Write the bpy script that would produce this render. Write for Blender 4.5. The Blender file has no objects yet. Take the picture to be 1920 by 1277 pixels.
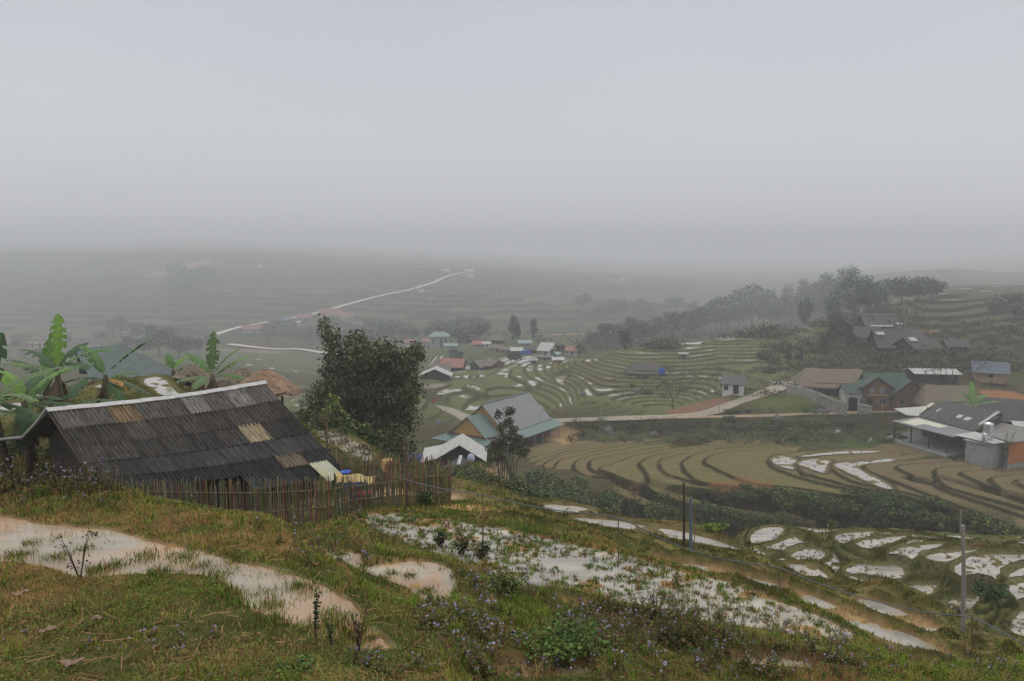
import bpy, math, random
import numpy as np
from mathutils import Vector, Matrix
R = math.radians
random.seed(7)
rng = np.random.default_rng(11)
sc = bpy.context.scene
C = sc.collection

# ------------------------------------------------------------------ camera, sky, sun, exposure
FPX, CX, CY, HOR = 1493.0, 960.0, 638.5, 480.0      # focal length and centre in photo pixels, height of the horizon
TH = math.atan((CY - HOR) / FPX)
cam = bpy.data.cameras.new('camera'); camo = bpy.data.objects.new('camera', cam); C.objects.link(camo)
cam.sensor_width = 36.0; cam.lens = 36.0 * FPX / 1920.0
cam.clip_start = 0.1; cam.clip_end = 9000
camo.location = (0, 0, 0); camo.rotation_euler = (math.pi / 2 - TH, 0, 0)
sc.camera = camo

world = bpy.data.worlds.new('World'); sc.world = world; world.use_nodes = True
nt = world.node_tree; nt.nodes.clear()
wo = nt.nodes.new('ShaderNodeOutputWorld'); bg = nt.nodes.new('ShaderNodeBackground')
sky = nt.nodes.new('ShaderNodeTexSky'); sky.sky_type = 'NISHITA'; sky.sun_disc = False
HAZE = 0.00074
SUN_EL, SUN_AZ = 50.0, 20.0
sky.sun_elevation = R(SUN_EL); sky.sun_rotation = R(SUN_AZ)
tc = nt.nodes.new('ShaderNodeTexCoord'); sep = nt.nodes.new('ShaderNodeSeparateXYZ')
nt.links.new(tc.outputs['Generated'], sep.inputs[0])
nz = nt.nodes.new('ShaderNodeTexNoise'); nz.inputs['Scale'].default_value = 1.6; nz.inputs['Detail'].default_value = 2.0
mpn = nt.nodes.new('ShaderNodeMapping'); mpn.inputs['Scale'].default_value = (1, 1, 3)
nt.links.new(tc.outputs['Generated'], mpn.inputs[0]); nt.links.new(mpn.outputs[0], nz.inputs['Vector'])
ad = nt.nodes.new('ShaderNodeMath'); ad.operation = 'MULTIPLY_ADD'; ad.inputs[1].default_value = 0.17
nt.links.new(nz.outputs['Fac'], ad.inputs[0])
nt.links.new(sep.outputs['Z'], ad.inputs[2])
cr = nt.nodes.new('ShaderNodeValToRGB')
e = cr.color_ramp.elements
SKY = [(0.0, (0.60, .605, .62)), (0.10, (0.70, .705, .73)), (0.25, (0.665, .68, .715)), (0.44, (0.54, .56, .62)), (0.55, (.8, .82, .86)), (0.8, (1.25, 1.27, 1.3)), (1.0, (1.4, 1.42, 1.45))]
e[0].position, e[0].color = SKY[0][0], (*SKY[0][1], 1)
e[1].position, e[1].color = SKY[-1][0], (*SKY[-1][1], 1)
for p_, c_ in SKY[1:-1]:
    q = e.new(p_); q.color = (*c_, 1)
nt.links.new(ad.outputs[0], cr.inputs[0])
sm = nt.nodes.new('ShaderNodeMix'); sm.data_type = 'RGBA'; sm.inputs[0].default_value = 0.04
ms = nt.nodes.new('ShaderNodeVectorMath'); ms.operation = 'SCALE'; ms.inputs['Scale'].default_value = 0.1
nt.links.new(sky.outputs[0], ms.inputs[0])
nt.links.new(cr.outputs[0], sm.inputs[6]); nt.links.new(ms.outputs[0], sm.inputs[7])
nt.links.new(sm.outputs[2], bg.inputs[0]); bg.inputs[1].default_value = 1.0
nt.links.new(bg.outputs[0], wo.inputs[0])

sl = bpy.data.lights.new('sun', 'SUN'); sl.energy = 0.5; sl.angle = R(25); sl.color = (1, .97, .93)
so = bpy.data.objects.new('sun', sl); C.objects.link(so)
so.rotation_euler = (R(90 - SUN_EL), 0, R(180 - SUN_AZ + 0))
so.rotation_euler = Vector((math.sin(R(SUN_AZ)) * math.cos(R(SUN_EL)), math.cos(R(SUN_AZ)) * math.cos(R(SUN_EL)), math.sin(R(SUN_EL)))).to_track_quat('Z', 'Y').to_euler()

vs = sc.view_settings; vs.view_transform = 'Standard'; vs.look = 'None'; vs.exposure = 0.0; vs.gamma = 1.0
sc.cycles.use_denoising = True
sc.cycles.volume_bounces = 1; sc.cycles.max_bounces = 6; sc.cycles.diffuse_bounces = 3; sc.cycles.glossy_bounces = 3
sc.cycles.transparent_max_bounces = 8

# ------------------------------------------------------------------ pixel -> place helpers (a pixel and a distance give a point)
def ray(px, py):
    v = (CY - py) / FPX
    Yc = math.cos(TH) + v * math.sin(TH); Zc = v * math.cos(TH) - math.sin(TH)
    return (px - CX) / FPX / Yc, Zc / Yc
_SX = np.log([1, 195, 230, 300, 430, 800, 1200, 2000, 3200]); _SY = np.log([1, 195, 255, 380, 640, 1350, 2100, 3400, 4800])
def far(Y): return float(np.exp(np.interp(math.log(Y), _SX, _SY)))       # survey distance -> metres
def atr(px, py, Y):
    u, t = ray(px, py); return Vector((u * Y, Y, t * Y))
def at(px, py, Y):
    Y = far(Y)
    u, t = ray(px, py); return Vector((u * Y, Y, t * Y))
def onz(px, py, z):
    u, t = ray(px, py); Y = z / t
    return Vector((u * Y, Y, z))
def ucol(px, Y, z):                       # column px at depth Y and height z
    t = z / Y
    v = (t * math.cos(TH) + math.sin(TH)) / (math.cos(TH) - t * math.sin(TH))
    return (px - CX) / FPX / (math.cos(TH) + v * math.sin(TH))
sstep = lambda a, b, x: (lambda q: q * q * (3 - 2 * q))(np.clip((x - a) / (b - a), 0, 1))

_perm = rng.permutation(4096)
def vnoise(x, y, seed=0):
    xi = np.floor(x).astype(np.int64); yi = np.floor(y).astype(np.int64)
    fx = x - xi; fy = y - yi; fx = fx * fx * (3 - 2 * fx); fy = fy * fy * (3 - 2 * fy)
    h = lambda a, b: _perm[(_perm[(a + seed * 131) & 4095] + b) & 4095] / 4095.0
    return (h(xi, yi) * (1 - fx) + h(xi + 1, yi) * fx) * (1 - fy) + (h(xi, yi + 1) * (1 - fx) + h(xi + 1, yi + 1) * fx) * fy
def fbm(x, y, sc_, oct=4, seed=0):
    s = 0; a = 1; n = 0
    for o in range(oct):
        s = s + a * vnoise(x / sc_ + 17.3 * o, y / sc_ - 9.1 * o, seed + o); n += a; a *= .5; sc_ = sc_ * .5
    return s / n * 2 - 1

# ------------------------------------------------------------------ smooth land through surveyed points
A = []                                   # (px, Y, z)
def V(*pts):                             # visible: (px, py, Y)
    for px, py, Y in pts: A.append((px, far(Y), ray(px, py)[1] * far(Y)))
def H(px, *pts):                         # (Y, z) in column px
    for Y, z in pts: A.append((px, far(Y), z * far(Y) / Y))
def Vr(*pts):                            # visible, true distance
    for px, py, Y in pts: A.append((px, Y, ray(px, py)[1] * Y))
def Hr(px, *pts):
    for Y, z in pts: A.append((px, Y, z))
def K(z, pts):                           # a contour seen at pixels, at height z
    for (ax, ay), (bx, by) in zip(pts, pts[1:] + pts[-1:]):
        n_ = max(1, int(math.hypot(ax - bx, ay - by) / 30))
        for j in range(n_):
            px, py = ax + (bx - ax) * j / n_, ay + (by - ay) * j / n_; A.append((px, z / ray(px, py)[1], z))
for c in (-500, -200, 0):
    H(c, (1.0, -2.6), (2.5, -2.7), (5.1, -2.85), (7.4, -3.08), (9.3, -3.1), (10.2, -2.95), (14, -5.5), (20, -7.7), (30, -7.5), (45, -7.9), (60, -12), (90, -20), (150, -33), (250, -42), (350, -46))
H(250, (1.0, -2.6), (2.5, -2.7), (5.1, -2.85), (7.2, -3.1), (9.0, -3.1), (9.9, -3.0), (13, -5.2), (19.3, -6.85), (25, -8.1), (33, -8.2), (40, -7.4), (48, -7.3), (58, -10.5), (90, -20), (150, -33), (250, -42))
H(450, (2.5, -2.7), (5.1, -2.85), (6.6, -3.05), (8.0, -3.1), (9.0, -3.1), (9.8, -3.25), (12, -4.5), (15, -5.9), (19.3, -6.8), (24, -8.0), (32, -8.6), (40, -8.6), (48, -9.2), (58, -12.5), (90, -21), (150, -34), (250, -43), (350, -47))
H(640, (2.5, -2.7), (5.1, -2.85), (6.1, -3.05), (7.2, -3.12), (7.7, -3.05), (9.2, -4.3), (11.6, -4.5), (13.4, -4.6), (16, -6.0), (19, -6.4), (24, -7.4), (33, -8.9))
for c_ in (100, 180): H(c_, (9.7, -2.98), (10.2, -3.0), (11.2, -3.75), (13, -5.1), (16, -6.2), (19.3, -6.85))
H(350, (9.0, -3.04), (9.8, -3.14), (11.0, -3.75), (13, -5.1), (16, -6.2), (19.3, -6.85)); H(550, (8.3, -3.1), (9.2, -3.28), (11, -4.05), (13, -5.1), (16, -6.15), (19.3, -6.7))
V((640, 830, 44), (600, 795, 52), (700, 860, 50), (780, 885, 50), (700, 852, 64), (560, 785, 55))
H(700, (80, -22), (110, -30), (160, -38), (250, -43), (350, -46)); H(850, (60, -19), (80, -25), (140, -36.5))
H(850, (1.0, -2.6), (2.5, -2.7), (4.9, -2.8), (6.5, -3.15), (7.6, -3.4), (9.9, -4.5), (11, -4.5), (11.9, -4.65), (13.5, -5.8), (16, -6.2), (18.5, -6.2), (20, -6.45))
V((900, 940, 22), (1000, 947, 32), (950, 932, 38), (960, 925, 75), (850, 870, 107), (920, 870, 105))
H(900, (50, -17)); H(1000, (50, -20), (70, -28), (100, -39))
H(1200, (1.0, -2.6), (2.5, -2.8), (6, -3.35), (7.8, -3.9), (9.2, -4.3), (11.2, -5.8), (13, -6.2), (15.9, -6.2), (17.4, -7.0), (20, -7.3), (27, -9.6), (32, -11.0), (40, -16), (60, -30), (95, -46), (124, -42.3), (129, -40.7), (133, -39.2))
H(1500, (1.0, -2.6), (2.5, -3.0), (7.5, -4.2), (8.8, -4.6), (10, -5), (12, -6.2), (13, -6.3), (16.2, -7.1), (18, -7.9), (28, -11.6), (36, -15.5), (43, -19.2), (50, -19.7), (57, -19.9), (65, -26), (80, -37), (100, -47), (122, -42.4), (127, -39.2))
for c in (1800, 2050, 2400):
    H(c, (1.0, -2.6), (2.5, -3.2), (9, -5.0), (11, -5.9), (13.4, -7.05), (18.5, -9.0), (21, -9.9), (28, -15), (38, -19.6), (44.5, -20.1), (46.5, -19.2), (55, -19.7), (65, -27), (80, -38), (98, -45), (113, -39.9))
V((1450, 1005, 54), (1560, 1005, 54), (1650, 1000, 54.5), (1480, 1045, 50.6), (1640, 1075, 47.4), (1720, 1105, 45.8), (1680, 1135, 44.4), (1900, 1165, 42.2))
V((1400, 1050, 27), (1500, 1075, 28.3), (1580, 1090, 31), (1600, 1190, 13))
z7 = lambda *q: [(1440 + a / 4, 780 + b / 4) for a, b in q]
for px_, py_, z_ in ((1000, 850, -40.3), (1050, 870, -39.8), (1100, 860, -39.5), (1150, 840, -39.6), (1200, 870, -38.5), (1300, 860, -38), (1300, 830, -39.2), (1400, 880, -37.4), (1500, 890, -36.9), (1450, 840, -37.6), (1600, 880, -36.6), (1650, 860, -36.7), (1700, 890, -36.2), (1800, 900, -35.8), (1800, 870, -35.9), (1900, 900, -35.2), (2050, 900, -35.2), (1800, 930, -36.4), (1900, 960, -36.8), (2050, 970, -36.5), (1250, 818, -39.9), (1450, 818, -39), (1100, 830, -40.1)):
    A.append((px_, z_ / ray(px_, py_)[1], z_))
V((1700, 850, 142), (1900, 862, 138), (2100, 870, 136), (1300, 805, 165), (1500, 810, 161), (1620, 830, 153), (1500, 780, 178), (1690, 772, 183), (1100, 786, 178), (1330, 776, 183))
Vr((1250, 745, 205), (1250, 720, 215), (1250, 690, 232), (1250, 660, 255), (1250, 643, 268), (1350, 720, 212), (1350, 690, 234), (1350, 660, 260), (1350, 632, 285), (1450, 700, 224), (1450, 670, 250), (1450, 640, 275), (1450, 616, 296),
   (1150, 720, 216), (1150, 690, 235), (1150, 672, 248), (1150, 660, 256), (1080, 700, 238), (1080, 678, 254), (1050, 730, 222), (1050, 760, 203), (1380, 740, 190), (1470, 722, 194), (1540, 690, 222), (1540, 650, 255), (1540, 612, 290))
Hr(1250, (300, -35), (350, -46), (480, -52)); Hr(1450, (325, -33), (400, -46), (520, -54)); Hr(1120, (285, -37), (350, -46)); Hr(1350, (315, -34), (380, -46)); Hr(1550, (400, -40), (520, -50))
Vr((900, 760, 208), (900, 730, 228), (900, 700, 262), (900, 680, 300), (900, 650, 400), (900, 635, 480), (1050, 640, 470), (1050, 660, 350), (800, 700, 270), (820, 780, 190), (800, 740, 216), (700, 700, 270)); V((600, 655, 430), (300, 655, 400), (0, 655, 420))
Vr((1560, 740, 190), (1700, 745, 185), (1650, 690, 222), (1650, 655, 245), (1650, 620, 275), (1650, 598, 305), (1850, 715, 195), (1850, 690, 210), (1850, 650, 240), (1850, 620, 270), (1850, 600, 298), (1850, 572, 360), (1850, 550, 440), (2100, 700, 200), (2100, 650, 240), (2100, 600, 300), (2100, 550, 430), (1700, 578, 345), (1700, 560, 420))
V((1800, 800, 160), (2050, 800, 160))
for c in (-500, -200, 0, 200, 450):
    V((c, 640, 480), (c, 610, 570), (c, 560, 690), (c, 520, 820), (c, 484, 1020), (c, 468, 1500), (c, 458, 2200), (c, 450, 3200))
V((700, 625, 480), (700, 590, 580), (700, 555, 700), (700, 512, 900), (700, 488, 1250), (700, 474, 1900), (700, 464, 3200), (860, 517, 860))
V((1000, 620, 480), (1000, 590, 580), (1000, 550, 760), (1000, 520, 960), (1000, 503, 1350), (1000, 490, 2000), (1000, 480, 3200))
V((1200, 590, 600), (1200, 550, 820), (1200, 525, 1050), (1200, 508, 1700), (1200, 488, 3200))
V((1400, 590, 620), (1400, 550, 900), (1400, 520, 1300), (1400, 504, 2100), (1400, 490, 3200))
V((1700, 545, 500), (1700, 522, 820), (1700, 505, 1500), (1700, 490, 3200))
for c in (1900, 2150, 2500): V((c, 535, 600), (c, 520, 850), (c, 503, 1400), (c, 485, 2200), (c, 475, 3200))
PD = []
def grow(pix, d):
    ar = sum(a[0] * b[1] - b[0] * a[1] for a, b in zip(pix, pix[1:] + pix[:1])); o = []
    for i, (x, y) in enumerate(pix):
        (x0, y0), (x1, y1) = pix[i - 1], pix[(i + 1) % len(pix)]; tx, ty = x1 - x0, y1 - y0; L_ = math.hypot(tx, ty) + 1e-6; q = d if ar > 0 else -d; o.append((x + ty / L_ * q, y - tx / L_ * q))
    return o
def pdef(z, pix, **k):
    if -13.1 < z < -7.0 and len(pix) > 5: pix = grow(pix, 4.5)
    if -20.6 < z < -18.5:
        pix = grow(pix, 6.5); k['bias'] = -.01; k['bank'] = .45; k['lip'] = .14
    PD.append((z, pix, k))
    if -39.8 < z < -35: return
    for a, b in zip(pix, pix[1:] + pix[:1]):
        n_ = max(1, int(math.hypot(a[0] - b[0], a[1] - b[1]) / 28))
        for j in range(n_):
            px, py = a[0] + (b[0] - a[0]) * j / n_, a[1] + (b[1] - a[1]) * j / n_; A.append((px, z / ray(px, py)[1], z))
q3 = lambda *q: [(1120 + a / 2.4, 900 + b / 2.4) for a, b in q]
# foreground ponds
pdef(-3.1, [(-250, 960), (0, 962), (120, 982), (230, 998), (330, 1018), (430, 1035), (520, 1062), (610, 1098), (680, 1140), (745, 1195), (760, 1222), (700, 1232), (640, 1218), (560, 1185), (470, 1150), (420, 1118), (400, 1090), (300, 1078), (150, 1085), (60, 1062), (-60, 1050), (-250, 1040)], rim=.10, bank=.35, lip=.02, isl=.03, isc=.6, bias=-.012)
pdef(-4.5, [(585, 1020), (640, 1030), (720, 1045), (800, 1050), (850, 1065), (868, 1090), (850, 1120), (840, 1160), (810, 1150), (780, 1120), (740, 1090), (650, 1062), (600, 1040)], rim=.10, bank=.35, lip=.02, isl=.045, isc=.5)
pdef(-6.2, [(665, 968), (720, 958), (850, 972), (1000, 1003), (1200, 1043), (1400, 1100), (1520, 1146), (1625, 1197), (1560, 1205), (1480, 1190), (1350, 1168), (1200, 1156), (1100, 1148), (1000, 1110), (900, 1070), (800, 1030), (700, 1000)], rim=.14, bank=.5, lip=.03, isl=.035, isc=.5)
pdef(-4.35, [(1020, 1112), (1100, 1130), (1180, 1160), (1290, 1180), (1330, 1200), (1240, 1205), (1150, 1190), (1060, 1150)], rim=.1, bank=.4, isl=.05, isc=.3, bias=.02)
pdef(-4.3, [(1330, 1240), (1420, 1225), (1560, 1245), (1620, 1262), (1500, 1268), (1380, 1262)], rim=.1, bank=.3, isl=.05, isc=.25, bias=.025)
pdef(-3.25, [(900, 1250), (1010, 1238), (1120, 1250), (1150, 1275), (1060, 1290), (930, 1290)], rim=.08, bank=.25, isl=.04, isc=.3, bias=.012)
# strips down the near slope
pdef(-7.05, q3((250, 350), (370, 385), (480, 392), (600, 418), (760, 466), (870, 488), (850, 512), (760, 494), (640, 466), (400, 412), (260, 376)), rim=.2, bank=.5, bias=.02, isc=.6)
pdef(-7.05, q3((870, 505), (950, 514), (1030, 550), (1120, 592), (1250, 650), (1400, 702), (1600, 782), (1590, 818), (1400, 764), (1250, 708), (1100, 634), (950, 572), (870, 520)), rim=.15, bank=.4, isc=.5, bias=.012)
pdef(-8.3, q3((1150, 530), (1250, 552), (1350, 585), (1450, 630), (1530, 668), (1650, 716), (1500, 696), (1400, 662), (1250, 604)), rim=.2, bank=.5, isc=.7)
pdef(-10.0, q3((-130, 175), (0, 180), (90, 190), (210, 210), (330, 228), (440, 250), (570, 284), (720, 334), (560, 306), (400, 274), (220, 240), (80, 210), (-120, 196)), rim=.25, bank=.6, isc=1.)
pdef(-11.2, q3((-260, 115), (-120, 120), (0, 145), (40, 160), (-80, 152), (-250, 132)), rim=.25, bank=.6)
pdef(-11.5, q3((830, 383), (930, 388), (1020, 410), (1070, 448), (960, 436), (880, 408)), rim=.25, bank=.6)
pdef(-13.0, q3((1070, 420), (1200, 440), (1345, 462), (1300, 475), (1180, 466)), rim=.25, bank=.6)
# spur by the concrete pole
pdef(-19.6, q3((690, 250), (760, 225), (850, 226), (830, 243), (750, 272), (680, 278)), rim=.3, bank=.8, lip=.2)
pdef(-19.5, q3((730, 298), (840, 283), (885, 258), (950, 292), (860, 308)), rim=.3, bank=.8, lip=.2)
pdef(-19.75, q3((850, 342), (960, 316), (1050, 342), (1000, 358), (910, 360)), rim=.3, bank=.8, lip=.2, bias=.02)
pdef(-19.3, q3((1055, 262), (1120, 245), (1280, 243), (1200, 264), (1100, 284)), rim=.3, bank=.8, lip=.2, bias=.05)
pdef(-19.15, q3((1150, 290), (1280, 268), (1420, 262), (1300, 285), (1200, 305)), rim=.3, bank=.8, lip=.2, bias=.035)
pdef(-19.0, q3((1290, 342), (1400, 306), (1600, 294), (1480, 322), (1400, 350), (1362, 378)), rim=.3, bank=.8, lip=.2)
pdef(-19.1, q3((1450, 352), (1560, 328), (1760, 322), (1640, 345), (1540, 368)), rim=.3, bank=.8, lip=.2, bias=.03)
pdef(-19.0, q3((1580, 396), (1660, 356), (1760, 343), (2000, 342), (2000, 365), (1840, 406), (1770, 450), (1735, 484), (1680, 442)), rim=.3, bank=.9, lip=.2, bias=-.02)
pdef(-19.3, q3((1835, 444), (1916, 404), (2000, 395), (2000, 450), (1900, 458)), rim=.3, bank=.6, lip=.2)
pdef(-19.5, q3((1835, 478), (1916, 470), (2020, 470), (2020, 560), (1900, 545)), rim=.3, bank=.6, lip=.2)
pdef(-19.6, q3((1105, 402), (1180, 388), (1270, 398), (1370, 396), (1400, 434), (1300, 444), (1190, 428)), rim=.3, bank=.8, lip=.2)
pdef(-20.0, q3((1340, 502), (1450, 480), (1550, 482), (1510, 512), (1400, 520)), rim=.3, bank=.6, bias=.01)
pdef(-20.2, q3((1490, 580), (1620, 543), (1750, 527), (1750, 558), (1600, 588)), rim=.3, bank=.6, bias=.01)
pdef(-20.0, q3((1840, 670), (1880, 605), (1960, 580), (1960, 720)), rim=.3, bank=.6)
# behind the dark roof, and the little terraces at the fence
pdef(-11.0, [(585, 800), (640, 815), (690, 840), (705, 862), (690, 866), (650, 845), (600, 822)], rim=.3, bank=.8)
pdef(-7.5, [(255, 712), (300, 702), (330, 722), (345, 748), (300, 745)], rim=.3, bank=.8)
# the flooded paddies of the big field
pdef(-36.3, z7((5, 340), (40, 298), (130, 300), (235, 325), (190, 375), (220, 415), (90, 385)), rim=.5, bank=.9, lip=.15, isl=.06, isc=2)
pdef(-36.0, z7((218, 350), (320, 316), (430, 322), (500, 338), (445, 372), (450, 446), (330, 408), (250, 385)), rim=.5, bank=.9, lip=.15, isl=.06, isc=2)
pdef(-36.0, z7((200, 300), (500, 262), (850, 256), (980, 264), (820, 275), (500, 292), (260, 312)), rim=.4, bank=.7, lip=.12, isc=2)
pdef(-35.7, z7((470, 362), (560, 343), (720, 340), (900, 318), (1300, 283), (1480, 288), (1300, 305), (900, 345), (690, 368), (680, 400), (860, 480), (960, 555), (860, 548), (700, 480), (560, 412)), rim=.5, bank=.9, lip=.12, isl=.07, isc=1.6)
pdef(-37.3, z7((1020, 540), (1140, 560), (1250, 604), (1180, 596), (1040, 556)), rim=.4, bank=.7, bias=.02)
pdef(-37.6, z7((240, 490), (300, 496), (330, 512), (280, 510)), rim=.3, bank=.5)
def vpond(Y, pix, **k):
    u, t = ray(*pix[0]); pdef(t * Y, pix, rim=.7, bank=1.3, lip=.25, isl=.06, isc=3, **k)
vpond(236, [(790, 722), (830, 718), (845, 722), (815, 730), (795, 729)])
vpond(230, [(868, 722), (890, 721), (915, 735), (905, 738), (885, 731)])
vpond(244, [(1038, 707), (1066, 703), (1062, 712), (1052, 720), (1042, 716)])
vpond(240, [(985, 712), (1010, 714), (1005, 727), (990, 722)])
vpond(256, [(882, 705), (892, 700), (895, 704), (888, 711)])
vpond(252, [(848, 707), (862, 703), (866, 707), (856, 711)])

A0 = list(A)
A = [(ucol(px, Y, z), math.log(Y), z / Y) for px, Y, z in A]
A = np.array(A)
WS = 0.30
def kern(d2): return 0.5 * d2 * np.log(d2 + 1e-12)
P0 = np.column_stack([A[:, 0], A[:, 1] * WS])
n = len(P0)
D = ((P0[:, None, :] - P0[None]) ** 2).sum(-1)
M = np.zeros((n + 3, n + 3)); M[:n, :n] = kern(D) + np.eye(n) * 2e-6 * 5
Pm = np.column_stack([np.ones(n), P0]); M[:n, n:] = Pm; M[n:, :n] = Pm.T
coef = np.linalg.solve(M, np.concatenate([A[:, 2], np.zeros(3)]))
def rbf(u, w):
    q = np.column_stack([u.ravel(), w.ravel() * WS]); out = np.empty(len(q))
    for i in range(0, len(q), 20000):
        s = q[i:i + 20000]
        d = ((s[:, None, :] - P0[None]) ** 2).sum(-1)
        out[i:i + 20000] = kern(d) @ coef[:n] + coef[n] + s @ coef[n + 1:]
    return out.reshape(u.shape)
U0, U1 = -1.0, 1.0
NCC, NRC = 260, 440
uc = np.linspace(U0, U1, NCC); wc = np.linspace(math.log(1.0), math.log(4800), NRC)
VC = rbf(*np.meshgrid(uc, wc))
def crm(arr, idx, axis):
    n_ = arr.shape[axis]; i = np.clip(np.floor(idx).astype(int), 0, n_ - 2); f = idx - i
    sh = [1] * arr.ndim; sh[axis] = -1; f = f.reshape(sh)
    g = lambda k: np.take(arr, np.clip(i + k, 0, n_ - 1), axis=axis)
    a, b, c, d = g(-1), g(0), g(1), g(2)
    return b + .5 * f * (c - a + f * (2 * a - 5 * b + 4 * c - d + f * (3 * (b - c) + d - a)))
NC = 1000
rows = [(1.0, 4.5, 60), (4.5, 24, 620), (24, 62, 330), (62, 104, 80), (104, 200, 430), (200, 400, 230), (400, 720, 110), (720, 2100, 130), (2100, 4800, 30)]
wr = np.concatenate([np.linspace(math.log(a), math.log(b), k, endpoint=False) for a, b, k in rows] + [[math.log(4800)]])
ur = np.linspace(U0, U1, NC); NR = len(wr)
VF = crm(crm(VC, (wr - wc[0]) / (wc[1] - wc[0]), 0), (ur - U0) / (uc[1] - uc[0]), 1)
Yg = np.exp(wr)[:, None] * np.ones((1, NC)); Ug = np.ones((NR, 1)) * ur[None]; Xg = Ug * Yg
F = VF * Yg
def localfit(px0, px1, Y0, Y1, wsc, nu, nw, lam):
    global F
    S = np.array([(ucol(px, Y, z), math.log(Y) * wsc, z) for px, Y, z in A0 if px0 < px < px1 and Y0 < Y < Y1])
    S = S[np.unique(np.round(S[:, :2], 4), axis=0, return_index=True)[1]]
    n = len(S); mu = S[:, 2].mean(); D = ((S[:, None, :2] - S[None, :, :2]) ** 2).sum(-1)
    M = np.zeros((n + 3, n + 3)); M[:n, :n] = kern(D) + np.eye(n) * lam; Pm = np.column_stack([np.ones(n), S[:, :2]]); M[:n, n:] = Pm; M[n:, :n] = Pm.T
    cf = np.linalg.solve(M, np.concatenate([S[:, 2] - mu, np.zeros(3)]))
    u0, u1 = (px0 - CX) / FPX * 1.02, min((px1 - CX) / FPX, 1.0); us = np.linspace(u0, u1, nu); ws = np.linspace(math.log(Y0), math.log(Y1), nw)
    gu, gw = np.meshgrid(us, ws); q = np.column_stack([gu.ravel(), gw.ravel() * wsc]); o = np.empty(len(q))
    for i in range(0, len(q), 20000):
        s = q[i:i + 20000]; o[i:i + 20000] = kern(((s[:, None, :] - S[None, :, :2]) ** 2).sum(-1)) @ cf[:n] + cf[n] + s @ cf[n + 1:]
    o = (o + mu).reshape(gu.shape)
    jr = np.where((wr > ws[0]) & (wr < ws[-1]))[0]; ir = np.where((ur > us[0]) & (ur < us[-1]))[0]
    v = crm(crm(o, (wr[jr] - ws[0]) / (ws[1] - ws[0]), 0), (ur[ir] - us[0]) / (us[1] - us[0]), 1)
    a = (wr[jr] - ws[0]) / (ws[-1] - ws[0]); b = (ur[ir] - us[0]) / (us[-1] - us[0])
    k = (sstep(0, .15, a) * (1 - sstep(.85, 1, a)))[:, None] * (sstep(0, .12, b) * (1 - (sstep(.88, 1, b) if px1 < 2300 else 0)))[None]
    s_ = np.ix_(jr, ir); F[s_] = F[s_] * (1 - k) + v * k
localfit(900, 2420, 96, 200, .9, 520, 240, 2e-4)
localfit(1330, 2420, 36, 68, .9, 300, 160, 2e-5)
# gentle natural unevenness that grows with distance
F += sstep(20, 60, Yg) * 0.25 * fbm(Xg, Yg, 9, 3, 3) * (1 - sstep(60, 100, Yg)) + sstep(180, 260, Yg) * .22 * fbm(Xg, Yg, 40, 2, 5) + sstep(640, 900, Yg) * (1 - sstep(1500, 2300, Yg)) * 14 * fbm(Xg, Yg, 260, 5, 6)
F -= sstep(1000, 1600, Yg) * 0
UW = WS
def ppoly(pts):      # polygon of (px, Y) -> (u, w) polygon; the surveyed height fixes the column
    out = []
    for px, Y in pts:
        Y = far(Y)
        u = (px - CX) / FPX
        for _ in range(3):
            j = np.interp(math.log(Y), wr, np.arange(NR)); i = np.interp(u, ur, np.arange(NC))
            u = ucol(px, Y, F[int(j), int(i)])
        out.append((u, math.log(Y)))
    return np.array(out)
def sdist(px_, py_, poly, closed=True):
    """signed distance (inside > 0 when closed) from points to a polygon / polyline, plus parameter of the nearest point"""
    best = np.full(px_.shape, 1e18); par = np.zeros(px_.shape); inside = np.zeros(px_.shape, bool)
    m = len(poly)
    for k in range(m if closed else m - 1):
        x0, y0 = poly[k][:2]; x1, y1 = poly[(k + 1) % m][:2]
        dx, dy = x1 - x0, y1 - y0; L2 = dx * dx + dy * dy + 1e-12
        t = np.clip(((px_ - x0) * dx + (py_ - y0) * dy) / L2, 0, 1)
        d = (px_ - x0 - t * dx) ** 2 + (py_ - y0 - t * dy) ** 2
        mm = d < best; best = np.where(mm, d, best); par = np.where(mm, k + t, par)
        if closed:
            cnd = ((y0 > py_) != (y1 > py_)); xx = (x1 - x0) * (py_ - y0) / ((y1 - y0) + 1e-15) + x0
            inside ^= cnd & (px_ < xx)
    d = np.sqrt(best)
    return (np.where(inside, d, -d) if closed else d), par
def rmask(pts, soft=0.01):
    poly = ppoly(pts); jw = (Yg[:, 0] > math.exp(poly[:, 1].min()) * .9) & (Yg[:, 0] < math.exp(poly[:, 1].max()) * 1.1)
    out = np.zeros_like(Yg); pp = poly.copy(); pp[:, 1] *= UW
    d, _ = sdist(Ug[jw], np.log(Yg[jw]) * UW, pp)
    out[jw] = sstep(-soft, soft, d); return out

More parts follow.
